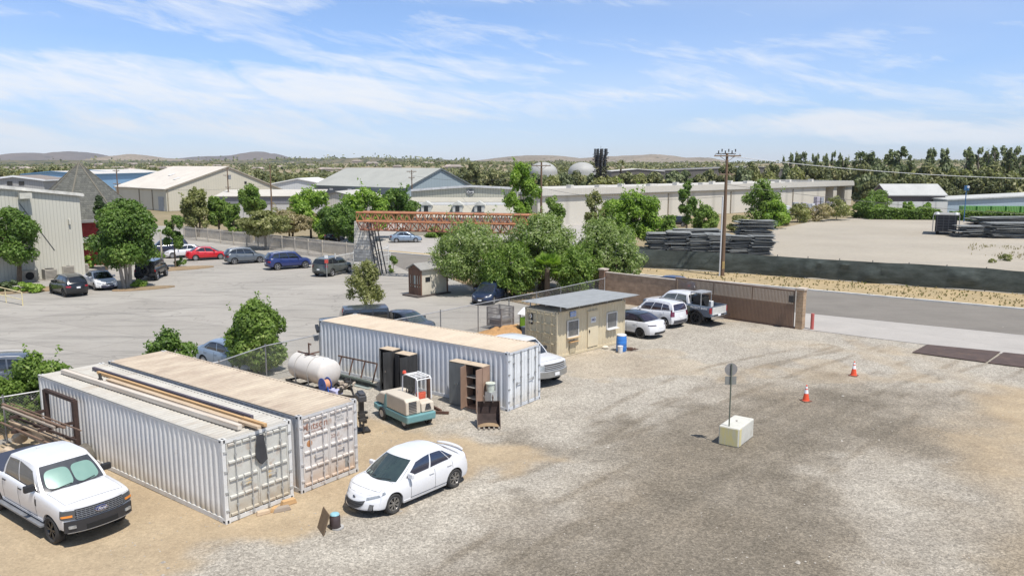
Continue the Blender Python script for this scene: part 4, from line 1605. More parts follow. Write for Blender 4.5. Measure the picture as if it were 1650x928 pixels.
def wheel_mesh(r, w, spokes, rimr, two=True):
    b = tyre_mb(r, w, rimr, 32)
    tm_ = b.mesh('tyre', rubber)
    c = MB()
    h = w / 2
    c.lathe([(rimr + .004, h * .82), (rimr - .012, h * .86), (rimr - .03, h * .6), (rimr - .04, h * .1), (rimr - .04, -h * .8), (rimr, -h * .85)], 32, 0, axis='Y')
    c.lathe([(0, h * .28), (rimr - .04, h * .1)], 32, 1, axis='Y')
    c.lathe([(0, h * .86), (.05, h * .84), (.06, h * .70), (.06, h * .2)], 16, 0, axis='Y')
    for k in range(spokes):
        a = 2 * PI * k / spokes
        for da in ((-.13, .13) if two else (0,)):
            p = (.045 * math.cos(a), h * .70, .045 * math.sin(a))
            q = ((rimr - .015) * math.cos(a + da), h * .78, (rimr - .015) * math.sin(a + da))
            c.bar(p, q, .030 if two else .06, .025, 0, up=(0, 1, 0))
    return tm_, c


class Car:
    def __init__(s, p):
        s.p = p
        s.hw = p['W'] / 2
        s.xf = p['wb'] / 2 + p['fo']
        s.xr = -p['wb'] / 2 - p['ro']
        s.wx = (p['wb'] / 2, -p['wb'] / 2)

    def D(s, x, y, z):
        p = s.p
        yy = min(1, abs(y) / s.hw)
        t = max(0.0, min(1, (x - (s.xf - p.get('frl', .9))) / p.get('frl', .9)))
        x2 = x - t * t * (p.get('fb', .35) * yy ** 2.6 + interp(p['fface'], z))
        t = max(0.0, min(1, ((s.xr + p.get('rrl', .7)) - x) / p.get('rrl', .7)))
        x2 += t * t * (p.get('rb', .2) * yy ** 2.6 + interp(p['rface'], z))
        k = 1.0
        tf = max(0, min(1, (x - s.wx[0]) / p['fo']))
        tr = max(0, min(1, (s.wx[1] - x) / p['ro']))
        k -= p.get('ftap', .10) * tf ** 2 + p.get('rtap', .07) * tr ** 2
        return (x2, y * k, z)

    def shoulder(s, x):
        return interp(s.p['top'], x)

    def ysec(s, x, z):
        zs, zt = s.p['sill'], s.shoulder(x)
        t = (z - zs) / max(.05, zt - zs)
        return s.hw * interp(s.p.get('sec', [(-.3, .93), (0, .935), (.12, .975), (.38, .995), (.62, 1.0), (.86, .97), (1.0, .925)]), t)

    def arch(s, x):
        z = s.p['sill']
        for wx in s.wx:
            d = x - wx
            ra = s.p['ra']
            if abs(d) < ra:
                z = max(z, s.p['r'] + math.sqrt(ra * ra - d * d) * s.p.get('aflat', 1.0))
        return z

    def body(s):
        p = s.p
        b = MB()
        xs = set([s.xr, s.xf])
        ra = p['ra']
        for wx in s.wx:
            for k in range(19):
                xs.add(wx - ra * math.cos(PI * k / 18))
        for k in range(38):
            xs.add(s.xr + (s.xf - s.xr) * k / 37)
        for k in range(6):
            xs.add(s.xf - .02 * k * k - .01)
            xs.add(s.xr + .02 * k * k + .01)
        bed = p.get('bed')
        xs = sorted(xs)
        out = []
        for x in xs:
            if not out or x - out[-1] > .012:
                out.append(x)
        xs = out
        if bed:
            xs = sorted(set(xs) | {bed[0], bed[0] + .001, bed[1], bed[1] - .001})
        rows, raws = [], []
        crown = p.get('crown', .06)
        for x in xs:
            zb = s.arch(x)
            if x > s.wx[0] + ra or x < s.wx[1] - ra:
                zb += p.get('endlift', .03)
            zt = s.shoulder(x)
            zs = [zb + (zt - zb) * q for q in (0, .05, .2, .42, .62, .8, .92, 1.0)]
            row = [(s.ysec(x, zs[0]) - .07, zs[0] + .002)] + [(s.ysec(x, z), z) for z in zs]
            yt = row[-1][0]
            if bed and bed[0] + .0005 < x < bed[1] - .0005:
                zf = p['bedz']
                row += [(yt - .02, zt + .012), (yt - .10, zt + .012), (yt - .12, zf), (0, zf)]
            else:
                row += [(yt * .965, zt + crown * .32), (yt * .84, zt + crown * .62), (yt * .45, zt + crown * .93), (0, zt + crown)]
            raws.append(row)
            rows.append([s.D(x, y, z) for (y, z) in row])
        n = len(rows[0])
        for sg in (1, -1):
            vs = [(v[0], v[1] * sg, v[2]) for r in rows for v in r]
            fs = []
            for i in range(len(rows) - 1):
                for j in range(n - 1):
                    q = (i * n + j, (i + 1) * n + j, (i + 1) * n + j + 1, i * n + j + 1)
                    fs.append(q[::-1] if sg > 0 else q)
            b.add(vs, fs, 0, True)
            e0 = tuple(range(n))
            e1 = tuple(range((len(rows) - 1) * n, len(rows) * n))
            # close the ends as quads strips to the centre line
            for base, fl in ((0, sg > 0), ((len(rows) - 1) * n, sg < 0)):
                rv = [vs[base + j] for j in range(n)]
                k = 8
                raw = raws[0 if base == 0 else -1]
                pts = []
                for j in range(n):
                    for q in range(k + 1):
                        qq = s.D(xs[0] if base == 0 else xs[-1], raw[j][0] * q / k, raw[j][1])
                        xx, y = qq[0], qq[1] * sg
                        pts.append((xx, y, rv[j][2] if j < n - 4 else rv[j][2] + (rows[0 if base == 0 else -1][-1][2] - rv[j][2]) * (1 - q / k) * 0))
                ff = []
                for j in range(n - 4):
                    for q in range(k):
                        qd = (j * (k + 1) + q, j * (k + 1) + q + 1, (j + 1) * (k + 1) + q + 1, (j + 1) * (k + 1) + q)
                        ff.append(qd if fl else qd[::-1])
                b.add(pts, ff, 0, True)
                # closing strip between the side top and the crown line
                j = n - 5
                X_ = xs[0] if base == 0 else xs[-1]
                hi = []
                prof = sorted((raw[jj][0], raw[jj][1]) for jj in range(n - 5, n))
                for q in range(k + 1):
                    yq = raw[j][0] * q / k
                    zq = np.interp(yq, [a_[0] for a_ in prof], [a_[1] for a_ in prof])
                    p_ = s.D(X_, yq, zq)
                    hi.append((p_[0], p_[1] * sg, p_[2]))
                lo = [pts[j * (k + 1) + q] for q in range(k + 1)]
                ff = [(q, q + 1, k + 2 + q, k + 1 + q) for q in range(k)]
                b.add(lo + hi, [f_ if fl else f_[::-1] for f_ in ff], 0, True)
        return b

    # cabin surfaces -------------------------------------------------
    def cab(s):
        p = s.p
        return p['cab']

    def side(s, u, v, sg=1, off=0.0):
        c = s.cab()
        xb = c['xa0'] + (c['xc0'] - c['xa0']) * u
        xt = c['xa1'] + (c['xc1'] - c['xa1']) * u
        zb = s.shoulder(xb) + .0
        zt = interp(c['roof'], xt)
        hb = s.D(xb, s.ysec(xb, zb), zb)[1] * c.get('inb', .965)
        ht = s.hw * c.get('inr', .76)
        e = max(0, 1 - u / .12) if u < .12 else (max(0, (u - .88) / .12))
        ht -= .03 * e * e
        bul = .035 * math.sin(PI * min(1, v))
        y = hb + (ht - hb) * v + bul + off
        return (xb + (xt - xb) * v, sg * y, zb + (zt - zb) * v)

    def screen(s, a, v, front=True, off=0.0):
        c = s.cab()
        u = 0 if front else 1
        B_ = s.side(u, 0)
        T_ = s.side(u, 1)
        y = B_[1] + (T_[1] - B_[1]) * v + .035 * math.sin(PI * v) * (1 if True else 0)
        bow = (c.get('bowf', .16) if front else -c.get('bowr', .10)) * (1 - a * a) * (1 - .45 * v)
        arc = .025 * math.sin(PI * v) * (1 if front else -1)
        x = B_[0] + (T_[0] - B_[0]) * v + bow + arc + (off if front else -off)
        z = B_[2] + (T_[2] - B_[2]) * v + (p_cr(s) * (1 - a * a)) * (v * 1.0) + (0.02 * (1 - a * a)) * (1 - v) + off * .6
        return (x, a * y, z)

    def cabin(s):
        c = s.cab()
        b = MB()
        us = np.linspace(0, 1, 25)
        vs = [0, .1, .3, .5, .7, .88, 1]
        aa = np.linspace(-1, 1, 15)
        for sg in (1, -1):
            b.grid(lambda u, v: s.side(u, v, sg), us, vs, 0, True, flip=(sg > 0) ^ True ^ True)
        b.grid(lambda a, v: s.screen(a, v, True), aa, vs, 0, True)
        b.grid(lambda a, v: s.screen(a, v, False), aa, vs, 0, True, flip=True)

        def roof(u, a):
            q = s.side(u, 1)
            f = s.screen(a, 1, True)
            r = s.screen(a, 1, False)
            d0, d1 = f[0] - s.side(0, 1)[0], r[0] - s.side(1, 1)[0]
            x = q[0] + d0 * max(0, 1 - u / .3) ** 1.5 + d1 * max(0, (u - .7) / .3) ** 1.5
            return (x, a * q[1], q[2] + p_cr(s) * (1 - a * a) + .02 * (1 - a ** 8) * 0)
        b.grid(roof, us, aa, 0, True)
        s.roof = roof
        return b

    def patch(s, fn, u0, u1, w0, w1, nu=6, nw=6, mi=0, b=None, skew=None, th=.012, quad=None):
        """sheet hugging surface fn(u, w, off) with a small edge; quad = 4 corner (u,w)"""
        b = b or MB()
        q = quad or [(u0, w0), (u1, w0), (u1, w1), (u0, w1)]
        top, bot = [], []
        for i in range(nu + 1):
            for j in range(nw + 1):
                s_, t_ = i / nu, j / nw
                u = (q[0][0] * (1 - s_) + q[1][0] * s_) * (1 - t_) + (q[3][0] * (1 - s_) + q[2][0] * s_) * t_
                w = (q[0][1] * (1 - s_) + q[1][1] * s_) * (1 - t_) + (q[3][1] * (1 - s_) + q[2][1] * s_) * t_
                top.append(fn(u, w, th * .6))
                bot.append(fn(u, w, -.01))
        n = len(top)
        fs = []
        W_ = nw + 1
        for i in range(nu):
            for j in range(nw):
                fs.append((i * W_ + j, (i + 1) * W_ + j, (i + 1) * W_ + j + 1, i * W_ + j + 1))
        per = [j for j in range(W_)] + [i * W_ + nw for i in range(1, nu + 1)] + [nu * W_ + j for j in range(nw - 1, -1, -1)] + [i * W_ for i in range(nu - 1, 0, -1)]
        b.add(top, fs, mi, True)
        pv = [top[i] for i in per] + [bot[i] for i in per]
        m = len(per)
        b.add(pv, [(i, (i + 1) % m, m + (i + 1) % m, m + i) for i in range(m)], mi)
        return b

    def sidep(s, sg):
        def fn(x, z, off):
            q = s.D(x, s.ysec(x, z) + off, z)
            return (q[0], q[1] * sg, q[2])
        return fn

    def endp(s, front=True):
        X = s.xf if front else s.xr

        def fn(y, z, off):
            q = s.D(X, y, z)
            return (q[0] + (off if front else -off), q[1], q[2])
        return fn

    def cornerp(s, sg, front=True, wrap=.35):
        """u: 0..1 goes across the nose from the centre outwards then back along the side"""
        def fn(u, z, off):
            if u <= 1:
                X = s.xf if front else s.xr
                q = s.D(X, u * s.ysec(X, z), z)
                return (q[0] + (off if front else -off), sg * (q[1] + off * u), q[2])
            X = (s.xf - (u - 1)) if front else (s.xr + (u - 1))
            q = s.D(X, s.ysec(X, z) + off, z)
            return (q[0], q[1] * sg, q[2])
        return fn

    def topp(s):
        def fn(x, a, off):
            zt = s.shoulder(x)
            yt = s.ysec(x, zt)
            cr = s.p.get('crown', .06)
            f = abs(a)
            zz = zt + cr * (.93 + .07 * (1 - f / .45) if f < .45 else (.62 + .31 * (.84 - f) / .39 if f < .84 else .62 * max(0, (1 - f) / .16)))
            q = s.D(x, yt * a, zz)
            return (q[0], q[1], q[2] + off)
        return fn


def p_cr(s):
    return s.p['cab'].get('rc', .05)


SEDAN = dict(W=1.76, wb=2.64, fo=.90, ro=.98, r=.325, ra=.375, sill=.24, tw=.205,
             top=[(-2.4, .90), (-2.2, .985), (-1.6, 1.0), (-.9, .985), (.2, .93), (.85, .90), (1.2, .88), (1.75, .80), (2.05, .72), (2.25, .66)], crown=.055,
             fface=[(.15, .10), (.3, .0), (.5, .02), (.65, .12), (.8, .28)], rface=[(.2, .10), (.45, .0), (.7, .03), (.9, .10), (1.05, .18)], fb=.42, rb=.26, ftap=.14, rtap=.12,
             cab=dict(xa0=1.10, xa1=.26, xc1=-1.05, xc0=-1.72, inb=.955, inr=.72, roof=[(-1.1, 1.385), (-.6, 1.43), (-.1, 1.445), (.25, 1.40)], rc=.045, bowf=.24, bowr=.12),
             win=[[(.10, .10), (.46, .10), (.46, .93), (.10, .80)], [(.49, .10), (.80, .12), (.80, .93), (.49, .93)], [(.815, .14), (.90, .30), (.86, .88), (.815, .92)]], seams=[.62, -.42, -1.22], spokes=10)
HATCH = dict(W=1.80, wb=2.70, fo=.88, ro=.86, r=.35, ra=.405, sill=.28, tw=.22,
             top=[(-2.3, 1.08), (-2.0, 1.12), (-1.2, 1.09), (0, 1.02), (.9, .99), (1.3, .96), (1.8, .86), (2.05, .76), (2.25, .68)], crown=.06,
             fface=[(.2, .10), (.35, .0), (.6, .0), (.8, .12), (.95, .25)], rface=[(.25, .08), (.5, .0), (.8, .02), (1.0, .05), (1.15, .08)], fb=.36, rb=.24, ftap=.12, rtap=.10,
             cab=dict(xa0=1.10, xa1=.42, xc1=-1.68, xc0=-2.10, inb=.95, inr=.70, roof=[(-1.8, 1.58), (-.9, 1.655), (0, 1.67), (.45, 1.62)], rc=.045, bowf=.20, bowr=.10),
             win=[[(.08, .10), (.38, .10), (.38, .92), (.08, .80)], [(.405, .10), (.68, .12), (.68, .92), (.405, .92)], [(.705, .14), (.93, .24), (.90, .86), (.705, .90)]], seams=[.72, -.28, -1.20], spokes=5, rails=True)
SUV = dict(HATCH, W=1.92, wb=2.86, fo=.92, ro=1.0, r=.37, ra=.43, sill=.32,
           top=[(-2.5, 1.12), (-2.2, 1.16), (-1.2, 1.14), (0, 1.08), (.9, 1.05), (1.4, 1.03), (1.95, .95), (2.2, .86), (2.4, .76)],
           cab=dict(xa0=1.16, xa1=.50, xc1=-1.92, xc0=-2.28, inb=.95, inr=.72, roof=[(-2.0, 1.66), (-1.0, 1.74), (0, 1.75), (.5, 1.70)], rc=.045, bowf=.20, bowr=.10), seams=[.78, -.25, -1.22])
TRUCK = dict(W=2.02, wb=3.69, fo=.97, ro=1.20, r=.405, ra=.49, sill=.52, tw=.27, aflat=.92,
             top=[(-3.1, 1.30), (-1.2, 1.33), (-.9, 1.34), (.3, 1.30), (.9, 1.28), (1.25, 1.27), (1.9, 1.24), (2.5, 1.19), (2.85, 1.12)], crown=.055,
             fface=[(.3, .12), (.5, .0), (.8, .0), (1.15, .05), (1.3, .14)], rface=[(.3, .0), (1.4, .0)], fb=.24, rb=.05, ftap=.05, rtap=.02, frl=.6, rrl=.3,
             sec=[(-.3, .94), (0, .945), (.15, .965), (.4, .985), (.65, 1.0), (.9, .985), (1.0, .945)],
             cab=dict(xa0=1.30, xa1=.62, xc1=-1.02, xc0=-1.22, inb=.965, inr=.76, roof=[(-1.1, 1.92), (-.5, 1.955), (.3, 1.955), (.7, 1.91)], rc=.04, bowf=.18, bowr=.02),
             win=[[(.09, .10), (.53, .10), (.53, .92), (.09, .78)], [(.56, .10), (.95, .10), (.95, .90), (.56, .92)]], seams=[1.02, -.08, -1.15], spokes=6, bed=(-2.98, -1.28), bedz=.88)


def hood_seam(b, C, x0):
    pass


def car(name, label, cat, P, pm_, front=None, rear=None, side='L', loc=None, head=None, z=0.0, group=None, rim=None, trim=None, roofm=None,
        glass=None, wglass=None, detail=1, flare=None, extra=None, headm=None, covered=None, lowm=None):
    C = Car(P)
    if front is not None:
        f, r = Vector(G(*front, z)), Vector(G(*rear, z))
        h = (f - r).normalized()
        head = math.atan2(h.y, h.x)
        anchor = f if P.get('anchor', 'f') == 'f' else r
        nrm = Vector((-h.y, h.x)) * (1 if side == 'L' else -1)
        mid = f - h * (C.wx[0])
        mid = mid - nrm * (P['W'] / 2 - .10)
        loc = (mid.x, mid.y)
    t = thing(name, label, cat, (loc[0], loc[1], z), head, group)
    rim = rim or rim_silver
    trim = trim or black_p
    glass = glass or carglass
    hw, xf, xr = C.hw, C.xf, C.xr
    body = C.body().build('body', pm_, t)
    cb = C.cabin().build('cabin', [roofm or pm_], t)
    c = P['cab']
    # underbody and wheelhouse liners
    b = MB()
    b.box(((xf + xr) / 2, 0, P['sill'] + .06), (xf - xr - .5, hw * 1.45, .16))
    for wx in C.wx:
        ra = P['ra'] + .004
        for sg in (1, -1):
            n = 14
            vs, fs = [], []
            for k in range(n + 1):
                a = -.15 + (PI + .3) * k / n
                x, zz = wx + ra * math.cos(a), P['r'] + ra * math.sin(a) * (P.get('aflat', 1) if math.sin(a) > 0 else 1)
                vs += [(x, sg * (hw * .93), zz), (x, sg * hw * .45, zz)]
            for k in range(n):
                q = (2 * k, 2 * k + 1, 2 * k + 3, 2 * k + 2)
                fs.append(q)
            b.add(vs, fs)
            b.add([(wx + ra * math.cos(a), sg * hw * .46, P['r'] + ra * math.sin(a)) for a in np.linspace(-.4, PI + .4, 16)], [tuple(range(16))])
    b.build('underbody', liner_m, t)
    # wheels
    rimr = P['r'] * .66
    key = 'w%.3f_%d_%s' % (P['r'], P['spokes'], rim.name)
    if key not in _wheels:
        tm_, cc = wheel_mesh(P['r'], P['tw'], P['spokes'], rimr, P.get('two', True))
        _wheels[key] = (tm_, cc.mesh('rim', [rim, liner_m]))
    tm_, rm_ = _wheels[key]
    for wx in C.wx:
        for sg in (1, -1):
            w = link('wheel', tm_, t, (wx, sg * (hw - P['tw'] / 2 - .015), P['r']), 0 if sg > 0 else PI)
            link('rim', rm_, w)
    # glass
    for sg in (1, -1):
        for q in P['win']:
            b = C.patch(lambda u, v, off: C.side(u, v, sg, off), 0, 0, 0, 0, 5, 5, 0, quad=q)
            b.build('side_window', glass, t)
        if detail:
            b = MB()
            q0, q1 = P['win'][0], P['win'][-1]
            C.patch(lambda u, v, off: C.side(u, v, sg, off), 0, 0, 0, 0, 10, 1, 0, b, quad=[(q0[0][0] - .03, .015), (q1[1][0] + .01, .02), (q1[1][0] + .01, .085), (q0[0][0] - .02, .085)], th=.008)
            b.build('window_trim', trim if detail > 1 else (roofm or pm_), t)
    ws = C.patch(lambda a, v, off: C.screen(a, v, True, off), -.91, .91, .05, .93, 14, 8).build('windscreen', wglass or glass, t)
    if P.get('rearwin', True):
        C.patch(lambda a, v, off: C.screen(a, v, False, off), -.84, .84, .12, .90, 12, 8).build('rear_window', glass, t)
    # seams, handles, sills
    b = MB()
    for sg in (1, -1):
        fn = C.sidep(sg)
        for xs in P['seams']:
            za = max(C.arch(xs), P['sill']) + .06
            C.patch(fn, xs, xs + .010, za, C.shoulder(xs) - .01, 1, 8, 0, b, th=.004)
        C.patch(fn, P['seams'][-1], P['seams'][0], P['sill'] + .07, P['sill'] + .082, 10, 1, 0, b, th=.004)
    tf = C.topp()
    xh = c['xa0'] + .10
    C.patch(tf, xh, xh + .012, -.86, .86, 1, 12, 0, b, th=.005)
    for a in (-.86, .855):
        C.patch(tf, xh, xf - .30, a, a + .008, 8, 1, 0, b, th=.005)
    C.patch(tf, xf - .30, xf - .288, -.86, .86, 1, 12, 0, b, th=.005)
    if not P.get('bed') and P.get('notch', True) and P is not HATCH and P is not SUV:
        pass
    b.build('panel_gaps', seam_m, t)
    for sg in (1, -1):
        for k in (1, 2):
            if k < len(P['seams']):
                xs = P['seams'][k] + .16
                zz = C.shoulder(xs) - .12
                q = C.D(xs, C.ysec(xs, zz), zz)
                b = MB()
                b.box((q[0], sg * (q[1] + .022), q[2]), (.20, .022, .032))
                b.box((q[0] - .07, sg * (q[1] + .008), q[2]), (.03, .03, .03))
                b.box((q[0] + .07, sg * (q[1] + .008), q[2]), (.03, .03, .03))
                b.build('door_handle', trim if detail > 1 else pm_, t, bevel=.005)
        # mirror
        u = P['win'][0][0][0] + .035
        q = C.side(u, .12, sg)
        m = P.get('mir', 1.0)
        b = MB()
        b.box((q[0] + .02, q[1] + sg * .14 * m, q[2] + .07), (.11 * m, .23 * m, .16 * m))
        mo = b.build('mirror', trim if P.get('bed') else pm_, t, bevel=.03)
        b = MB()
        b.bar((q[0] + .03, q[1] - sg * .02, q[2]), (q[0] + .02, q[1] + sg * .08, q[2] + .04), .05, .04)
        b.build('mirror_arm', black_p, mo)
    for sg in (1, -1):
        b = C.patch(C.sidep(sg), C.wx[1] + P['ra'] + .02, C.wx[0] - P['ra'] - .02, P['sill'] - .02, P['sill'] + .06, 12, 1, th=.02)
        b.build('side_sill', lowm or (black_p if P is not SEDAN else pm_), t)
    if flare:
        for wx in C.wx:
            for sg in (1, -1):
                b = MB()
                n = 18
                vs, fs = [], []
                for k in range(n + 1):
                    a = -.12 + (PI + .24) * k / n
                    for rr2, oo in ((P['ra'] - .01, -.02), (P['ra'] - .01, flare), (P['ra'] + .09, flare * .8), (P['ra'] + .11, -.02)):
                        x, zz = wx + rr2 * math.cos(a), P['r'] + rr2 * math.sin(a) * P.get('aflat', 1)
                        q = C.D(x, C.ysec(x, min(zz, C.shoulder(x))) + oo, zz)
                        vs.append((q[0], sg * q[1], q[2]))
                for k in range(n):
                    for j in range(3):
                        fs.append((4 * k + j, 4 * k + j + 1, 4 * k + j + 5, 4 * k + j + 4))
                b.add(vs, fs, 0, True)
                b.build('wheel_arch', black_p, t)
    if P.get('rails'):
        b = MB()
        for sg in (1, -1):
            pts = [C.side(u, 1, sg) for u in (.10, .14, .4, .7, .9, .94)]
            b.tube([(x, y - sg * .03, z_ + (.015 if i in (0, 5) else .06)) for i, (x, y, z_) in enumerate(pts)], .018, 6)
        b.build('roof_rails', galv, t)
    hd = P.get('heads', dict(z0=.60, z1=.74, u0=.62, u1=1.20, zi0=.60, zi1=.66))
    for sg in (1, -1):
        fn = C.cornerp(sg, True)
        b = C.patch(fn, 0, 0, 0, 0, 10, 4, 0, quad=[(hd['u0'], hd['zi0']), (hd['u1'], hd['z0'] + hd.get('lift', .06)), (hd['u1'], hd['z1']), (hd['u0'], hd['zi1'])], th=.018)
        h_ = b.build('headlight', headm or head_m, t)
        tl = P.get('tails', dict(z0=.78, z1=.93, u0=.66, u1=1.16))
        fn = C.cornerp(sg, False)
        b = C.patch(fn, 0, 0, 0, 0, 10, 4, 0, quad=[(tl['u0'], tl['z0'] + tl.get('in', .02)), (tl['u1'], tl['z0'] + tl.get('lift', .03)), (tl['u1'], tl['z1']), (tl['u0'], tl['z1'])], th=.018)
        b.build('taillight', P.get('tailm', tail_m), t)
    fe = C.endp(True)
    for (nm, q, m) in P.get('front_bits', [('grille', (-.34, .34, .50, .60), black_p), ('lower_grille', (-.62, .62, .27, .42), black_p)]):
        b = C.patch(fe, q[0], q[1], q[2], q[3], 12, 3, th=.012)
        b.build(nm, m, t)
    b = C.patch(fe, -.16, .16, P.get('fpz', .42), P.get('fpz', .42) + .11, 4, 1, th=.03)
    if P.get('fplate', True):
        b.build('number_plate', plate_m, t)
    re_ = C.endp(False)
    rz_ = P.get('rpz', .66)
    C.patch(re_, -.16, .16, rz_, rz_ + .13, 4, 1, th=.03).build('number_plate', plate_m, t)
    C.patch(re_, -.62, .62, P['sill'] + .06, P['sill'] + .2, 10, 2, th=.012).build('rear_valance', black_p, t)
    if extra:
        extra(C, t)
    return t


_wheels = {}
W_ = paint('white', (.73, .73, .74))
F_HEAD = dict(z0=.86, z1=1.12, u0=.70, u1=1.24, zi0=.85, zi1=1.10, lift=.02)


# ---- the big white pickup in front
def f150x(C, t):
    fe = C.endp(True)
    b = MB()
    C.patch(fe, -.70, .70, .84, 1.12, 12, 3, 0, b, th=.012)
    g = b.build('grille', black_p, t)
    b = MB()
    for k, z0 in enumerate((.875, .925, .975, 1.025, 1.075)):
        C.patch(fe, -.69, .69, z0, z0 + .016, 14, 1, 0, b, th=.05)
    for y in np.linspace(-.66, .66, 13):
        C.patch(fe, y, y + .012, .86, 1.10, 1, 3, 0, b, th=.035)
    b.build('grille_bar', mat('gunmetal', (.26, .27, .29), .3, .6, var=.1), g)
    bd = MB()
    q = C.D(C.xf, 0, .985)
    n = 36
    bd.add([(q[0] + .05, .175 * math.cos(a), .985 + .07 * math.sin(a)) for a in np.linspace(0, 2 * PI, n + 1)[:-1]] + [(q[0] - .0, .185 * math.cos(a), .985 + .08 * math.sin(a)) for a in np.linspace(0, 2 * PI, n + 1)[:-1]],
           [tuple(range(n))] + [(i, n + i, n + (i + 1) % n, (i + 1) % n) for i in range(n)])
    badge = bd.build('badge', mat('badge_blue', (.02, .05, .20), .3, coat=.6), t)
    rg = MB()
    vs = []
    for a in np.linspace(0, 2 * PI, n + 1)[:-1]:
        vs += [(q[0] + .054, .178 * math.cos(a), .985 + .073 * math.sin(a)), (q[0] + .054, .160 * math.cos(a), .985 + .058 * math.sin(a))]
    rg.add(vs, [(2 * i, (2 * i + 2) % (2 * n), (2 * i + 3) % (2 * n), 2 * i + 1) for i in range(n)])
    rg.build('badge_ring', chrome, badge)
    text('lettering', 'Ford', .115, mat('badge_silver', (.8, .8, .82), .3, .3), badge, (q[0] + .056, 0, .985), (PI / 2, 0, PI / 2), shear=.35, bold=.002, depth=.002)
    b = MB()                                                    # black bumper with a lower opening
    C.patch(fe, -.99, .99, .50, .82, 16, 4, 0, b, th=.07)
    bp = b.build('front_bumper', mat('bumper_black', (.03, .03, .033), .5, var=.1), t)
    b = MB()
    C.patch(fe, -.46, .46, .53, .66, 8, 2, 0, b, th=.09)
    b.build('lower_grille', liner_m, bp)
    b = MB()
    C.patch(fe, -.93, .93, .485, .50, 14, 1, 0, b, th=.09)
    b.build('trim_strip', galv, bp)
    for sg in (1, -1):
        b = MB()
        C.patch(C.cornerp(sg, True), 0, 0, 0, 0, 6, 2, 0, b, quad=[(.70, .62), (.88, .62), (.88, .70), (.70, .70)], th=.10)
        b.build('fog_lamp', head_m, bp)
    for sg in (1, -1):
        fn = C.cornerp(sg, True)
        b = C.patch(fn, 0, 0, 0, 0, 8, 2, 0, quad=[(.76, .93), (1.06, .935), (1.06, .98), (.76, .985)], th=.045)
        b.build('indicator', amber_m, t)
    b = MB()
    for sg in (1, -1):
        b.box((-.05, sg * 1.0, .42), (3.0, .17, .05))
        for x in (-1.2, 0, 1.1):
            b.bar((x, sg * .70, .52), (x, sg * .98, .42), .05, .04)
    b.build('running_board', mat('step_grey', (.30, .31, .33), .5, .4), t)
    b = MB()
    x0, x1 = -3.0, -1.30
    zt = 1.36
    b.grid(lambda x, a: (x, a * .90, zt + .03 * (1 - a * a)), np.linspace(x0, x1, 4), np.linspace(-1, 1, 9), 0, True)
    b.box(((x0 + x1) / 2, 0, zt - .02), (x1 - x0, 1.84, .035))
    b.build('bed_cover', mat('navy_vinyl', (.045, .05, .075), .45, var=.1), t)
    # folding sun shades behind the windscreen
    for (a0, sgn) in ((-.425, -1), (.425, 1)):
        vs = []
        for a in np.linspace(0, 2 * PI, 41)[:-1]:
            ca_, sa_ = math.cos(a), math.sin(a)
            e = (abs(ca_) ** 4 + abs(sa_) ** 4) ** -.25
            vs.append(C.screen(a0 + .415 * ca_ * e * .95, .44 + .34 * sa_ * e * .95, True, .010))
        b = MB()
        k_ = len(vs)
        inner = []
        for f_ in (.66, .33):
            for a in np.linspace(0, 2 * PI, 41)[:-1]:
                ca_, sa_ = math.cos(a), math.sin(a)
                e = (abs(ca_) ** 4 + abs(sa_) ** 4) ** -.25
                inner.append(C.screen(a0 + .415 * ca_ * e * .95 * f_, .44 + .34 * sa_ * e * .95 * f_, True, .012))
        vs = vs + inner + [C.screen(a0, .44, True, .012)]
        b.add(vs, [(r_ * 40 + i, r_ * 40 + (i + 1) % 40, (r_ + 1) * 40 + (i + 1) % 40, (r_ + 1) * 40 + i) for r_ in (0, 1) for i in range(40)] + [(80 + i, 80 + (i + 1) % 40, 120) for i in range(40)], 0, True)
        b.build('sun_shade', mat('sun_shade', (.24, .38, .32), .3, .1, c2=(.17, .30, .26), scale=1.2, coat=.4), t)
    # wipers, lower black edge
    b = MB()
    for a0 in (-.75, .0):
        p, q = C.screen(a0, .06, True, .02), C.screen(a0 + .62, .16, True, .02)
        b.bar(p, q, .02, .02)
    b.build('wiper', black_p, t)
    b = MB()
    for sg in (1, -1):
        C.patch(C.sidep(sg), 1.02, 1.10, .92, 1.12, 1, 3, 0, b, th=.012)
    b.build('fender_vent', black_p, t)
    b = MB()
    b.tube([(-.75, -.1, 1.99), (-.75, -.1, 2.02)], .05, 10)
    b.build('antenna', W_, t)


truck_w = dict(TRUCK, heads=F_HEAD, tails=dict(z0=.90, z1=1.24, u0=.86, u1=1.05), front_bits=[], fplate=False, rpz=.62, mir=1.25, crown=.07)
TRUCK_ID = truck_w
car('pickup_truck', 'big white pickup with green sun shades behind its windscreen', 'pickup truck', truck_w, W_, front=(88, 874), rear=(2, 822), side='R',
    rim=rim_dark, trim=black_p, detail=2, extra=f150x, headm=mat('smoked_lens', (.07, .075, .08), .08, coat=.8), lowm=W_, glass=mat('truck_glass', (.03, .033, .038), .05, spec=1.0, coat=.5, c2=(.10, .10, .10), scale=1.2))


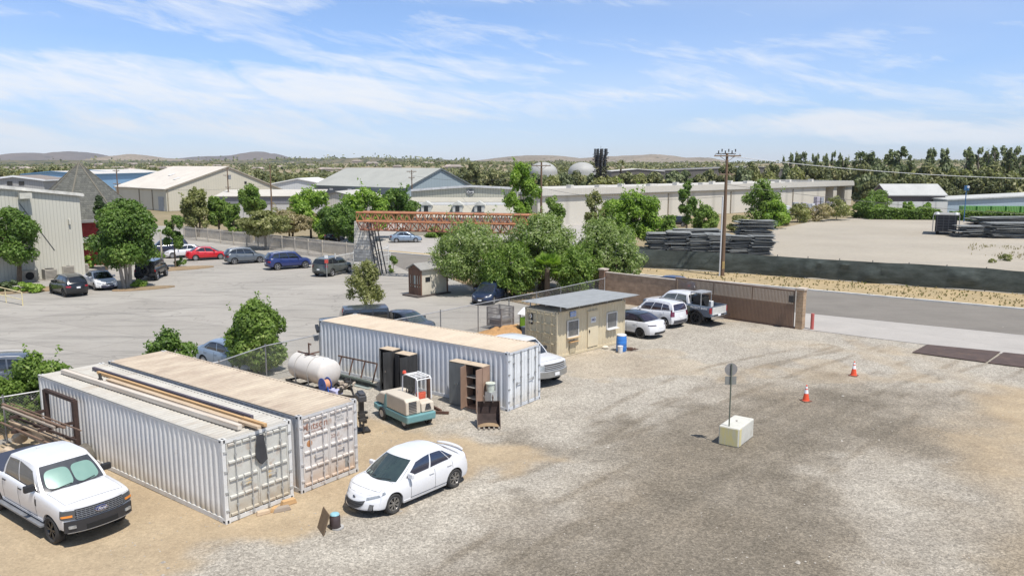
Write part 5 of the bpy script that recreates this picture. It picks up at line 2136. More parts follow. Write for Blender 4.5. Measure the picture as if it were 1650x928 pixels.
# ---- the white sedan in the middle
def mazdax(C, t):
    fe = C.endp(True)
    b = MB()
    n = 30
    top = []
    for i in range(n + 1):
        y = -.50 + i / n
        zu = .57 - .05 * (1 - (y / .5) ** 2)
        zl = .55 - .25 * math.sqrt(max(0, 1 - (y / .5) ** 2))
        top += [fe(y, zu, .012), fe(y, zl, .012)]
    b.add(top, [(2 * i + 1, 2 * i + 3, 2 * i + 2, 2 * i) for i in range(n)])
    g = b.build('grille', mat('grille_grey', (.08, .082, .086), .6, var=.4, scale=30), t)
    b = MB()
    C.patch(fe, -.34, .34, .385, .40, 8, 1, 0, b, th=.03)
    C.patch(fe, -.44, .44, .46, .472, 8, 1, 0, b, th=.03)
    b.build('grille_bar', black_p, g)
    q = C.D(C.xf, 0, .60)
    b = MB()
    b.lathe([(.05, 0), (.062, .006), (.05, .012)], 26, axis='X', c=(q[0] + .005, 0, .61))
    b.tube([(q[0] + .012, -.045, .63), (q[0] + .014, 0, .59), (q[0] + .012, .045, .63)], .008, 6)
    b.lathe([(0, 0), (.05, .002)], 24, 1, axis='X', c=(q[0] + .002, 0, .61))
    b.build('badge', [chrome, mat('badge_dark', (.05, .05, .06), .4)], t)
    for sg in (1, -1):
        fn = C.cornerp(sg, True)
        b = MB()
        C.patch(fn, 0, 0, 0, 0, 6, 4, 0, b, quad=[(.70, .28), (.84, .30), (.86, .44), (.74, .46)], th=.014)
        f = b.build('fog_recess', black_p, t)
        b = MB()
        for k in range(4):
            C.patch(fn, 0, 0, 0, 0, 3, 1, 0, b, quad=[(.72, .31 + k * .035), (.84, .325 + k * .035), (.84, .333 + k * .035), (.72, .318 + k * .035)], th=.03)
        b.build('louvre', galv, f)
    b = MB()
    C.patch(fe, -.70, .70, .24, .27, 12, 1, 0, b, th=.012)
    b.build('front_lip', black_p, t)
    b = MB()
    b.grid(lambda a, v: (lambda q: (q[0] - .05, q[1] * .9, q[2] + .03))(C.D(C.xr + .12 + v * .16, a * .72, 1.04 + .035 * (1 - v) + .02 * (1 - a * a))), np.linspace(-1, 1, 13), [0, .5, 1], 0, True)
    sp_ = b.build('spoiler', W_, t)
    so_ = sp_.modifiers.new('thick', 'SOLIDIFY')
    so_.thickness = .025
    b = MB()
    for a0 in (-.70, .05):
        p, q = C.screen(a0, .06, True, .02), C.screen(a0 + .62, .13, True, .02)
        b.bar(p, q, .016, .016)
    b.build('wiper', black_p, t)
    b = MB()
    vs = [C.screen(a, v, True, .009) for a, v in ((-.80, .08), (-.46, .08), (-.46, .20), (-.74, .20))]
    b.add(vs, [(0, 1, 2, 3)])
    b.build('paper_note', mat('paper_pale_green', (.36, .46, .40), .6, var=.1), t)
    b = MB()
    C.patch(lambda a, v, off: C.screen(a, v, True, off), -.87, .87, .0, .05, 14, 1, 0, b, th=.012)
    b.build('cowl', black_p, t)


sed = dict(SEDAN, heads=dict(z0=.58, z1=.80, u0=.60, u1=1.50, zi0=.575, zi1=.64, lift=.15), front_bits=[], fplate=False, spokes=12, ro=.96, fo=.92)
sed['spokes'] = 7
car('car', 'white sedan with dark multi-spoke wheels parked in the open gravel before the containers', 'car', sed, W_, front=(633, 827), rear=(737, 782), side='L', rim=mat('grey_edge_rim', (.34, .33, .31), .35, .7, c2=(.22, .21, .20), scale=25), lowm=W_,
    extra=mazdax, wglass=tint_green, glass=mat('tinted_side_glass', (.02, .025, .05), .05, spec=1.0, coat=.5))

# ---- vehicles by the gate
BLK = paint('black', (.012, .013, .015))
car('car', 'white sedan with a black roof parked right beside the office container', 'car', dict(SEDAN, spokes=8, W=1.85, wb=2.87, heads=dict(z0=.6, z1=.7, u0=.7, u1=1.2, zi0=.6, zi1=.65), tails=dict(z0=.80, z1=.88, u0=.50, u1=1.30),
    tailm=mat('smoked_tail', (.06, .03, .035), .15, coat=.6)), W_, loc=(7.45, 49.8), head=R(135), roofm=BLK, rim=rim_dark, glass=mat('violet_glass', (.03, .022, .04), .05, spec=1.0, coat=.5))


def soulx(C, t):
    re_ = C.endp(False)
    C.patch(re_, -.70, .70, .34, .56, 10, 3, th=.03).build('rear_bumper', mat('grey_bumper', (.09, .09, .10), .6), t)


car('car', 'boxy white hatchback with tall dark red tail lamps beside the black-roofed sedan', 'car', dict(HATCH, W=1.80, wb=2.60, ro=.70, rtap=.03, rb=.14, cab=dict(HATCH['cab'], xc1=-1.70, xc0=-1.86, inr=.78, roof=[(-1.9, 1.58), (-.9, 1.63), (0, 1.64), (.45, 1.60)]),
    tails=dict(z0=.78, z1=1.22, u0=.72, u1=1.10), tailm=mat('dark_red_lens', (.16, .01, .04), .12, coat=.8), spokes=5), W_, loc=(9.7, 52.8), head=R(132), extra=soulx, rim=rim_silver, glass=mat('violet_glass', (.03, .02, .05), .05))
gry = paint('satin_grey', (.10, .125, .165), .5, coat=.1)


def genx(C, t):
    # two tone: white cab and front doors, olive reflection painted on the flanks, tall tyres
    b = MB()
    for sg in (1, -1):
        fn = C.sidep(sg)
        C.patch(fn, -1.2, C.xf - .5, 1.02, 1.28, 16, 3, 0, b, th=.010)
        C.patch(fn, -1.2, 1.25, .62, 1.02, 10, 3, 0, b, th=.010)
    C.patch(C.topp(), 1.42, C.xf - .06, -.97, .97, 8, 10, 0, b, th=.012)
    b.build('white_panel', W_, t)
    for sg in (1, -1):
        b = C.patch(C.sidep(sg), -1.42, -.62, .64, 1.22, 6, 4, th=.02)  # fixed olive colour stands in for a reflection on each flank
        b.build('olive_reflection_patch', mat('painted_olive_reflection', (.25, .27, .17), .2, c2=(.16, .17, .13), scale=3, coat=.6), t)
    C.patch(C.endp(False), -.82, .82, .78, 1.28, 8, 4, th=.03).build('tailgate', mat('silver_white_wrap', (.58, .58, .55), .35, var=.15, scale=4), t)
    b = MB()
    b.bar((C.xr - .12, -.95, .62), (C.xr - .12, .95, .62), .22, .20)
    b.bar((C.xr - .3, 0, .50), (C.xr, 0, .50), .08, .08)
    b.build('rear_bumper', chrome, t)
    for sg in (-1, 1):
        o = text('lettering', 'PROJECT BARN', .19, white_pt, t, (-2.1, sg * (C.hw + .012), 1.17), (PI / 2, 0, 0 if sg < 0 else PI), bold=.006)


pk2 = dict(TRUCK, heads=F_HEAD, tails=dict(z0=.86, z1=1.26, u0=.88, u1=1.13), r=.46, ra=.54, tw=.32, sill=.60, mir=1.2, bed=(-2.98, -1.30), bedz=.92)
g2 = car('pickup_truck', 'grey and white pickup with big dusty tyres parked along the brown gate', 'pickup truck', pk2, gry, loc=(11.65, 54.4), head=R(133), roofm=W_, extra=genx, rim=black_p, flare=.05, detail=2, glass=mat('olive_glass', (.05, .055, .05), .06, c2=(.14, .15, .12), scale=1.3, spec=1.0, coat=.5))
gn = thing('generator', 'black framed generator standing in the bed of the grey and white pickup', 'generator', (11.65 - math.cos(R(133)) * 1.65, 54.4 - math.sin(R(133)) * 1.65, .93), R(133))
b = MB()
b.box((0, .1, .55), (.55, 1.0, .75), 0)
b.lathe([(0, -.1), (.3, -.1), (.3, .1), (0, .1)], 16, 1, axis='X', c=(-.35, .1, .6))
b.build('housing', [steel_d, mat('engine_black', (.03, .03, .03), .5)], gn)
b = MB()
for y in (-.5, .7):
    b.tube([(-.4, y, 0), (-.4, y, 1.15), (.4, y, 1.15), (.4, y, 0)], .03, 6)
b.tube([(-.4, -.5, 1.15), (-.4, .7, 1.15)], .03, 6)
b.tube([(.4, -.5, 1.15), (.4, .7, 1.15)], .03, 6)
b.box((0, .1, 1.19), (.85, 1.25, .05), 0)
b.build('frame', galv, gn)
b = MB()
b.box((.0, -.62, .25), (.4, .3, .55))
o = b.build('jerry_can', white_pt, None, (11.65 - math.cos(R(133)) * 2.0 - .1, 54.4 - math.sin(R(133)) * 2.0, .93), R(133), bevel=.03)
tag(o, 'white can beside the generator in the grey pickup bed', 'can')


# ---- white pickup between the rear container and the office
def fordx(C, t):
    fe = C.endp(True)
    b = MB()
    C.patch(fe, -.72, .72, .84, 1.14, 10, 3, 0, b, th=.012)
    g = b.build('grille', mat('grille_bronze', (.10, .09, .08), .4, .4), t)
    b = MB()
    for z0 in (.88, .96, 1.04):
        C.patch(fe, -.70, .70, z0, z0 + .03, 10, 1, 0, b, th=.05)
    b.build('grille_bar', galv, g)
    C.patch(fe, -.98, .98, .50, .80, 12, 3, th=.09).build('front_bumper', mat('bumper_steel', (.36, .36, .35), .35, .6), t)
    C.patch(fe, -.16, .16, .58, .72, 4, 1, th=.14).build('number_plate', plate_m, t)


car('pickup_truck', 'white pickup with chrome bumper nosing out between the tan-roofed container and the office', 'pickup truck', dict(TRUCK, heads=F_HEAD, tails=dict(z0=.90, z1=1.24, u0=.86, u1=1.05), front_bits=[], fplate=False, bedz=.9, mir=1.2), W_,
    loc=(.2, 39.4), head=R(-47), extra=fordx, flare=.0, detail=2)

# ---- in the concrete lot behind the fence
JEEP = dict(HATCH, W=1.88, wb=2.95, fo=.62, ro=.62, r=.42, ra=.50, sill=.55, tw=.28, aflat=.85, spokes=5, two=False, rails=False,
            top=[(-2.4, 1.14), (0, 1.14), (.9, 1.14), (2.2, 1.10)], fface=[(0, 0), (2, 0)], rface=[(0, 0), (2, 0)], fb=.06, rb=.03, ftap=.16, rtap=0, frl=.3, rrl=.3, crown=.05,
            cab=dict(xa0=.86, xa1=.60, xc1=-2.02, xc0=-2.06, inb=.97, inr=.86, roof=[(-2.1, 1.82), (.7, 1.82)], rc=.02, bowf=.03, bowr=.0),
            win=[[(.04, .10), (.33, .10), (.33, .9), (.05, .9)], [(.37, .10), (.62, .10), (.62, .9), (.37, .9)], [(.66, .10), (.96, .10), (.96, .9), (.66, .9)]], seams=[.75, -.25, -1.15],
            heads=dict(z0=.86, z1=1.04, u0=.58, u1=.80, zi0=.86, zi1=1.04, lift=0), tails=dict(z0=.85, z1=1.05, u0=.88, u1=1.0), front_bits=[('grille', (-.45, .45, .72, 1.05), liner_m), ('front_bumper', (-.9, .9, .50, .66), black_p)])


def jeepx(C, t):
    w = link('spare_wheel', _wheels[[k for k in _wheels if k.startswith('w0.420')][0]][0], t, (C.xr - .2, 0, 1.02), PI / 2)
    link('rim', _wheels[[k for k in _wheels if k.startswith('w0.420')][0]][1], w)
    b = MB()
    b.bar((C.xr - .1, -.9, .6), (C.xr - .1, .9, .6), .18, .16)
    b.bar((C.xf + .12, -.9, .62), (C.xf + .12, .9, .62), .2, .18)
    b.build('bumper', black_p, t)


DKJ = paint('charcoal', (.03, .033, .04), .35)
car('car', 'charcoal off-roader with hard top half hidden behind the tan-roofed container', 'car', JEEP, DKJ, loc=(-9.75, 48.6), head=R(197), z=.03, flare=.10, extra=jeepx, rim=rim_dark)
car('car', 'black off-roader with spare wheel on its back, in the shade of the round tree', 'car', JEEP, BLK, loc=(-33.7, 74.4), head=R(98), z=.03, flare=.10, extra=jeepx, rim=rim_silver)
nav = paint('dark_slate_blue', (.035, .045, .065))
car('car', 'dark slate sedan behind the tan-roofed container, only roof and screen showing', 'car', dict(SEDAN), nav, loc=(-6.6, 49.3), head=R(-35), z=.03, wglass=tint_green)
sil = paint('silver_blue', (.26, .33, .42), .3, .3)
car('car', 'silver-blue sedan behind the large green shrub by the chain-link fence', 'car', dict(SEDAN), sil, loc=(-14.6, 40.9), head=R(-33), z=.03, wglass=tint_green)
car('car', 'dark grey utility vehicle at the left picture edge behind the vine-covered bush', 'car', dict(SUV, W=1.98), paint('storm_grey', (.10, .115, .14), .3, .2), loc=(-24.6, 36.0), head=R(206), z=.03, rim=rim_dark)
car('car', 'black hatchback seen from behind, parked beside the beige metal building', 'car', dict(HATCH, rpz=.72), BLK, front=(84, 473), rear=(109, 480), side='L', z=.03, rim=rim_dark)
TOY = dict(SEDAN, W=1.82, wb=2.78, spokes=5, heads=dict(z0=.60, z1=.72, u0=.62, u1=1.20, zi0=.58, zi1=.64, lift=.08), front_bits=[('grille', (-.50, .50, .52, .60), black_p), ('lower_grille', (-.60, .60, .28, .47), mat('navy_grille', (.03, .03, .06), .5))], fpz=.40)
car('car', 'white sedan facing out beside the black hatchback', 'car', TOY, W_, loc=(-35.6, 68.6), head=R(-48), z=.03)
car('car', 'white sedan at the back of the lot left of the red car', 'car', dict(SEDAN), W_, loc=(-37.7, 91.8), head=R(205), z=.03)
car('car', 'black utility vehicle behind the far white sedan, half hidden by the slim tree', 'car', dict(SUV), paint('night_blue', (.03, .035, .06)), loc=(-41.3, 95.5), head=R(210), z=.03)
car('car', 'bright red sedan in the row of cars along the stone wall', 'car', dict(SEDAN, W=1.8), paint('red', (.55, .012, .02)), loc=(-34.3, 89.6), head=R(30), z=.03)
car('car', 'slate grey crossover between the red sedan and the blue one', 'car', dict(HATCH), paint('slate', (.13, .15, .17), .3, .2), loc=(-28.9, 86.3), head=R(33), z=.03)
car('car', 'dark blue crossover with silver wheels in the row along the stone wall', 'car', dict(SUV), paint('blue', (.02, .035, .14)), loc=(-22.9, 81.7), head=R(33), z=.03)
car('car', 'greenish grey minivan at the right end of the row by the white gate', 'car', dict(SUV, tails=dict(z0=.90, z1=1.30, u0=.80, u1=1.12)), paint('green_grey', (.11, .12, .11), .3, .2), loc=(-17.4, 77.3), head=R(68), z=.03)
car('car', 'dark blue sedan under the big tree behind the wooden booth', 'car', dict(SEDAN, fpz=.36), paint('midnight_blue', (.015, .025, .06)), loc=(-1.75, 61.6), head=R(-108), z=.03)
car('car', 'pale silver-blue sedan beyond the stone pillar', 'car', dict(SEDAN), sil, loc=(-14.6, 110.0), head=R(10), z=.03)
car('car', 'dark car half hidden under the bright green trees by the stone pillar', 'car', dict(SEDAN), nav, loc=(-25.0, 113.0), head=R(80), z=.0)
car('car', 'navy car on the road, only its roof showing over the brown wall', 'car', dict(SEDAN), paint('navy', (.02, .03, .08)), loc=(13.0, 65.6), head=R(143), z=.034)
car('car', 'dark car parked against the far long beige warehouse, behind the bushes', 'car', dict(SUV), BLK, loc=(28.5, 140), head=R(160), z=0)
# ------------------------------------------------------------------ walls, gate, fences along the road
def wallmat(name, c, c2=None, bw=.4, bh=.2, mort=(.3, .28, .26), var=.2, bump=.006, off=.5):
    m = bpy.data.materials.new(name)
    m.use_nodes = True
    nt = m.node_tree
    bs = nt.nodes['Principled BSDF']
    bs.inputs['Roughness'].default_value = .9
    bs.inputs['Specular IOR Level'].default_value = .2
    tc = N(nt, 'ShaderNodeTexCoord')
    sp_ = N(nt, 'ShaderNodeSeparateXYZ')
    LK(nt, tc.outputs['Object'], sp_.inputs[0])
    cb = N(nt, 'ShaderNodeCombineXYZ')
    LK(nt, mth(nt, 'ADD', sp_.outputs[0], sp_.outputs[1]), cb.inputs[0])
    LK(nt, sp_.outputs[2], cb.inputs[1])
    br = N(nt, 'ShaderNodeTexBrick')
    br.offset = off
    br.inputs['Scale'].default_value = 1
    br.inputs['Brick Width'].default_value = bw
    br.inputs['Row Height'].default_value = bh
    br.inputs['Mortar Size'].default_value = .008
    br.inputs['Color1'].default_value = (*c, 1)
    br.inputs['Color2'].default_value = (*(c2 or tuple(x * (1 - var) for x in c)), 1)
    br.inputs['Mortar'].default_value = (*mort, 1)
    LK(nt, cb.outputs[0], br.inputs['Vector'])
    nz = N(nt, 'ShaderNodeTexNoise')
    nz.inputs['Scale'].default_value = 3
    nz.inputs['Detail'].default_value = 6
    LK(nt, tc.outputs['Object'], nz.inputs['Vector'])
    cc_ = mixc(nt, 1.0, br.outputs['Color'], ramp(nt, nz.outputs['Fac'], [(.3, .82), (.7, 1.12)]), 'MULTIPLY')
    LK(nt, cc_, bs.inputs['Base Color'])
    bp = N(nt, 'ShaderNodeBump')
    bp.inputs['Distance'].default_value = bump
    LK(nt, mth(nt, 'SUBTRACT', nz.outputs['Fac'], br.outputs['Fac']), bp.inputs['Height'])
    LK(nt, bp.outputs[0], bs.inputs['Normal'])
    return m


block_m = wallmat('block_wall', (.40, .28, .195), mort=(.36, .26, .19))
GP, GD = Vector((18.45, 51.35, 0)), Vector((-.727, .687, 0))
GA = math.atan2(GD.y, GD.x)
bw_ = thing('block_wall', 'long tan block wall with pale cap between the leafy trees and the brown gate', 'wall', GP, GA)
b = MB()
b.box((12.1, 0, 1.12), (6.4, .2, 2.24))
b.build('wall', block_m, bw_)
b = MB()
b.box((12.1, 0, 2.28), (6.4, .26, .07))
b.build('cap', mat('wall_cap', (.58, .50, .42), .9), bw_)
pl = thing('brick_pillar', 'brown brick pillar at the left end of the tan block wall', 'pillar', GP + GD * 15.55, GA)
b = MB()
b.box((0, 0, 1.22), (.5, .5, 2.44))
b.build('shaft', wallmat('pillar_brick', (.26, .15, .10), bw=.24, bh=.09, mort=(.36, .28, .22)), pl)
b = MB()
b.box((0, 0, 2.49), (.62, .62, .10))
b.build('cap', mat('wall_cap', (.5, .4, .3)), pl)
pl = thing('gate_pillar', 'block pillar with square cap at the right end of the brown gate', 'pillar', GP - GD * .35, GA)
b = MB()
b.box((0, 0, 1.28), (.46, .46, 2.56))
b.build('shaft', wallmat('pillar_block', (.44, .31, .20), bw=.23, bh=.2, mort=(.50, .40, .30)), pl)
b = MB()
b.box((0, 0, 2.62), (.62, .62, .12))
b.build('cap', mat('wall_cap', (.5, .4, .3)), pl)
b = MB()
b.tube([(0, 0, 0), (0, 0, 1.05)], .11, 14)
tag(b.build('bollard', mat('faded_red', (.52, .10, .09), .6, c2=(.42, .13, .11), scale=3), None, GP - GD * 1.15 + Vector((.1, .25, 0))), 'red bollard behind the right gate pillar', 'bollard')
gt_ = thing('sliding_gate', 'brown steel sliding gate with vertical slats above a solid sheet', 'gate', GP, GA)
gm_ = mat('gate_brown', (.20, .125, .082), .6, var=.12, scale=2)
gm2 = mat('gate_slat_tan', (.36, .25, .165), .7, var=.12, scale=2)
b = MB()
for z in (.12, 1.54, 2.44):
    b.box((4.45, .18, z), (8.9, .05, .08))
for x in (.03, 2.95, 5.9, 8.87):
    b.box((x, .18, 1.28), (.08, .06, 2.4))
b.box((4.45, .18, 2.50), (9.0, .16, .05), 1)
b.build('frame', [gm_, mat('gate_top_trim', (.36, .27, .21), .7)], gt_)
b = MB()
for k in range(88):
    b.box((.1 + k * .1, .20, 1.98), (.065, .03, .90))
b.build('slats', gm2, gt_)
b = MB()
vs, fs = [], []
for k in range(177):
    y = .215 + (.018 if k % 2 else 0)
    vs += [(.05 + k * .05, y, .15), (.05 + k * .05, y, 1.56)]
for k in range(176):
    fs.append((2 * k, 2 * k + 2, 2 * k + 3, 2 * k + 1))
b.add(vs, fs)
b.build('solid_sheet', gm_, gt_)
b = MB()
b.box((4.6, .18, .035), (9.4, .12, .05))
b.build('track', rust, gt_)
b = MB()
b.box((.1, .42, 1.95), (.32, .24, .42))
b.build('gate_motor', steel_d, gt_)

# green screened fence beyond the road
def path_pts(P, step):
    out = []
    for (a, c_) in zip(P[:-1], P[1:]):
        L_ = math.hypot(c_[0] - a[0], c_[1] - a[1])
        n = max(1, int(round(L_ / step)))
        for k in range(n):
            out.append((a[0] + (c_[0] - a[0]) * k / n, a[1] + (c_[1] - a[1]) * k / n))
    out.append(P[-1])
    return out


sf_ = thing('screened_fence', 'long fence covered with sagging dark green windscreen cloth, beyond the road', 'fence', (SCREEN[0][0], SCREEN[0][1], 0))
SPTS = path_pts(SCREEN, .35)
ox, oy = SCREEN[0]
vs, fs = [], []
rows = [0, .12, .3, .55, .8, .93, 1.0]
for i, (x, y) in enumerate(SPTS):
    for v in rows:
        s_ = i * .35
        ht = 1.92 + .10 * (vnoise(np.array([s_ / 2.5]), np.array([3.0]), 5)[0] - .5) - .05 * abs(math.sin(s_ * PI / 3.1)) * 0
        w = (vnoise(np.array([s_ / 1.1]), np.array([v * 2.5]), 9)[0] - .5) * .9 * math.sin(PI * min(v, .95)) + (vnoise(np.array([s_ / .5 + v * 3]), np.array([v * 4.0]), 19)[0] - .5) * .10 * math.sin(PI * min(v, .97))
        lift = .10 * vnoise(np.array([s_ / 1.7]), np.array([1.0]), 15)[0] if v == 0 else 0
        vs.append((x - ox + w * .56, y - oy - abs(w) * .82 - .02, .06 + lift + ht * v))
nr = len(rows)
for i in range(len(SPTS) - 1):
    for j in range(nr - 1):
        fs.append((i * nr + j, (i + 1) * nr + j, (i + 1) * nr + j + 1, i * nr + j + 1))
b = MB()
b.add(vs, fs, 0, True)
o = b.build('windscreen_cloth', mat('green_screen', (.040, .052, .045), .75, c2=(.10, .118, .108), scale=.9, stretch=(1, 1, 3), fine=.12, fscale=4), sf_)  # second, lighter noise tone paints in the light on the cloth folds
b = MB()
for k, (x, y) in enumerate(path_pts(SCREEN, 3.1)):
    b = MB()
    b.tube([(x - ox, y - oy + .06, 0), (x - ox, y - oy + .06, 2.12)], .035, 6)
    b.build('post', mat('fence_post_dark', (.10, .10, .10), .6), sf_)

# chain-link fence between the yard and the concrete lot
clk = mat('chain_link', (.42, .42, .41), .5, .5, var=.2)
cf_ = thing('chain_link_fence', 'grey chain-link fence separating the gravel yard from the concrete lot', 'fence', (0, 0, 0))
segs = [(FENCE[0], FENCE[1]), (FENCE[1], FENCE[2]), (FENCE[2], FENCE[3]), (FENCE[3], FENCE[4])] + list(zip(FENCE[5:-1], FENCE[6:]))
for (a, c_) in segs:
    A_, C_ = Vector((a[0], a[1], 0)), Vector((c_[0], c_[1], 0))
    L_ = (C_ - A_).length
    d = (C_ - A_).normalized()
    b = MB()
    n = int(L_ / .11)
    Hf = 1.75
    for k in range(-int(Hf / .11), n + 1):
        for sg in (1, -1):
            s0 = k * .11 if sg > 0 else k * .11 + Hf
            s1 = s0 + sg * Hf
            z0, z1 = .05, .05 + Hf
            if sg > 0:
                lo, hi = s0, s1
            else:
                lo, hi = s1, s0
            ca0, cb0 = max(0, lo), min(L_, hi)
            if cb0 - ca0 < .02:
                continue
            if sg > 0:
                za, zb = z0 + (ca0 - lo), z0 + (cb0 - lo)
            else:
                za, zb = z0 + (hi - ca0), z0 + (hi - cb0)
            p, q = A_ + d * ca0 + Vector((0, 0, za)), A_ + d * cb0 + Vector((0, 0, zb))
            nrm = Vector((-d.y, d.x, 0)) * .003
            e = Vector((0, 0, .0045))
            b.add([p - e + nrm * sg, q - e + nrm * sg, q + e + nrm * sg, p + e + nrm * sg], [(0, 1, 2, 3)])
    b.build('mesh_panel', clk, cf_)
    b = MB()
    b.tube([A_ + Vector((0, 0, 1.82)), C_ + Vector((0, 0, 1.82))], .028, 6)
    b.build('top_rail', galv, cf_)
    m_ = max(1, int(L_ / 3.2))
    for k in range(m_ + 1):
        p = A_ + d * L_ * k / m_
        b = MB()
        b.tube([p, p + Vector((0, 0, 1.92))], .035, 8)
        b.build('post', galv, cf_)

# ------------------------------------------------------------------ poles and wires
pole_m = mat('pole_wood', (.20, .125, .075), .9, c2=(.13, .085, .055), scale=3, stretch=(4, 4, .4))


def utility_pole(lb, x, y, h, arms, r=.16, az_=0.0, group=None, extra=None, z=0.0):
    t = thing('utility_pole', lb, 'utility pole', (x, y, z), az_, group)
    b = MB()
    b.tube([(0, 0, 0), (0, 0, h * .5), (0, 0, h)], [r, r * .85, r * .62], 12)
    b.build('pole', pole_m, t)
    for (zz, w) in arms:
        b = MB()
        b.box((0, -.14, zz), (w, .10, .12))
        b.bar((-.6 * w / 2, -.1, zz), (0, -.1, zz - .55), .04, .04)
        b.bar((.6 * w / 2, -.1, zz), (0, -.1, zz - .55), .04, .04)
        a = b.build('crossarm', mat('crossarm_wood', (.24, .18, .13), .9), t)
        for xx in (-w / 2 + .1, -w / 4, w / 4, w / 2 - .1):
            b = MB()
            b.lathe([(.03, .06), (.055, .10), (.03, .14), (.055, .18), (.0, .22)], 8, c=(xx, -.14, zz))
            b.build('insulator', mat('insulator_grey', (.45, .46, .48), .3), a)
    if extra:
        extra(t)
    return t


def polex(t):
    b = MB()
    b.tube([(-.34, -.12, 0), (-.30, -.12, 7.6)], .07, 8)
    b.build('conduit', mat('conduit_grey', (.62, .63, .64), .5, var=.1), t)
    b = MB()
    for k in range(6):
        b.lathe([(0, -.14), (.07, -.12), (.05, 0), (.07, .12), (0, .14)], 8, 0, c=(-.8 + k * .33, .1, 11.75 + (.1 if k % 2 else -.05)))
    b.box((0, .25, 11.55), (1.9, .06, .08))
    b.build('switch_gear', steel_d, t)
    for x in (-.42, .45):
        b = MB()
        b.box((x, -.05, 9.65), (.62, .10, .12))
        b.bar((x - .2, 0, 9.9), (x + .2, 0, 9.3), .05, .05)
        b.build('bracket', mat('crossarm_wood', (.24, .18, .13)), t)
    b = MB()
    b.box((0, -.17, 1.1), (.16, .01, .7))
    b.build('pole_marker', mat('pole_marker_yellow', (.72, .55, .18), .6), t)


UPX, UPY = 20.1, 75.9
utility_pole('tall brown utility pole with a grey conduit, standing on the verge before the screened fence', UPX, UPY, 11.6, [(11.35, 2.6)], .19, R(8), extra=polex)


def pole_at(lb, px, ptop, d, arms, r=.15, xf=None):
    x = XA(px, d, 5)
    h = ZH(ptop, d)
    g = land(np.array([x]), np.array([float(d)]))[0] if d > 400 else 0
    return utility_pole(lb, x, d, h, [(h - o, w) for o, w in arms], r, extra=xf)


pole_at('dark utility pole rising behind the tall narrow tree', 872, 261, 105, [(.5, 2.4)], .17)
pole_at('plain leaning pole between the beige warehouse and the annex', 437, 265, 150, [], .16)


def trfx(t):
    b = MB()
    b.lathe([(0, 0), (.28, .02), (.28, .9), (0, .95)], 14, c=(.45, -.1, 7.6))
    b.build('transformer', mat('transformer_grey', (.25, .26, .27), .5), t)


pole_at('pole with a small transformer before the gable of the beige warehouse', 368, 270, 165, [(.4, 2.2), (1.6, 1.6), (4, 1.2)], .15, trfx)
pole_at('pole at the left corner of the beige warehouse roof', 190, 273, 170, [(.3, 1.4), (3.0, 1.6)], .15)
pole_at('thin pole by the blue-grey gable warehouse', 664, 274, 150, [(.3, 1.8), (1.4, 1.2)], .13)


def wire(lb, p, q, sag, r=.02, m=None, group=None):
    p, q = Vector(p), Vector(q)
    b = MB()
    pts = []
    for k in range(25):
        t_ = k / 24
        v = p.lerp(q, t_)
        v.z -= sag * 4 * t_ * (1 - t_)
        pts.append(v)
    b.tube(pts, r, 5)
    o = b.build('overhead_cable', m or mat('cable_grey', (.10, .10, .10), .6))
    tag(o, lb, 'cable', group)


cab_l = mat('cable_light', (.55, .56, .56), .5)
wire('thick pale cable sagging from the tall pole towards the right picture edge', (UPX + .3, UPY, 11.3), (84, 92, 9.6), 1.3, .03, cab_l)
wire('thin dark cable from the conduit pole down towards the right edge', (UPX, UPY, 8.7), (98, 84, 6.0), 2.0, .02)
wire('upper thin line between the tall pole and the pole behind the narrow tree', (UPX, UPY, 7.6), (XA(872, 105, 8), 105, 7.6), .8, .018)
wire('line running left from the pole behind the narrow tree over the far yard', (XA(872, 105, 8), 105, 9.2), (XA(664, 150, 9), 150, 8.6), .8, .02)
wire('lower line running left past the beige warehouse', (XA(437, 150, 7), 150, 6.8), (XA(190, 170, 7), 170, 6.2), .9, .018)


# ------------------------------------------------------------------ buildings
def siding(name, c, per=.3, dirt=(.4, .35, .28), var=.05, axis='h', depth=.25):
    """vertical ribbed sheet siding"""
    m = bpy.data.materials.new(name)
    m.use_nodes = True
    nt = m.node_tree
    bs = nt.nodes['Principled BSDF']
    bs.inputs['Roughness'].default_value = .65
    bs.inputs['Specular IOR Level'].default_value = .3
    tc = N(nt, 'ShaderNodeTexCoord')
    sp_ = N(nt, 'ShaderNodeSeparateXYZ')
    LK(nt, tc.outputs['Object'], sp_.inputs[0])
    u = mth(nt, 'ADD', sp_.outputs[0], mth(nt, 'MULTIPLY', sp_.outputs[1], 1.0)) if axis == 'h' else sp_.outputs[0 if axis == 'x' else 1]
    f = mth(nt, 'FRACT', mth(nt, 'ADD', mth(nt, 'DIVIDE', u, per), 1000.0))
    rib = ramp(nt, f, [(0, 1 - depth), (.10, 1.0), (.86, 1.0), (.97, 1 - depth)])
    nz = N(nt, 'ShaderNodeTexNoise')
    nz.inputs['Scale'].default_value = .35
    nz.inputs['Detail'].default_value = 7
    mp = N(nt, 'ShaderNodeMapping')
    mp.inputs['Scale'].default_value = (1, 1, .35)
    LK(nt, tc.outputs['Object'], mp.inputs[0])
    LK(nt, mp.outputs[0], nz.inputs['Vector'])
    cc_ = mixc(nt, ramp(nt, nz.outputs['Fac'], [(.35, 0), (.75, .4)]), c, tuple(x * (1 - var * 3) for x in c))
    cc_ = mixc(nt, 1.0, cc_, rib, 'MULTIPLY')
    LK(nt, cc_, bs.inputs['Base Color'])
    bp = N(nt, 'ShaderNodeBump')
    bp.inputs['Distance'].default_value = .03
    LK(nt, rib, bp.inputs['Height'])
    LK(nt, bp.outputs[0], bs.inputs['Normal'])
    return m


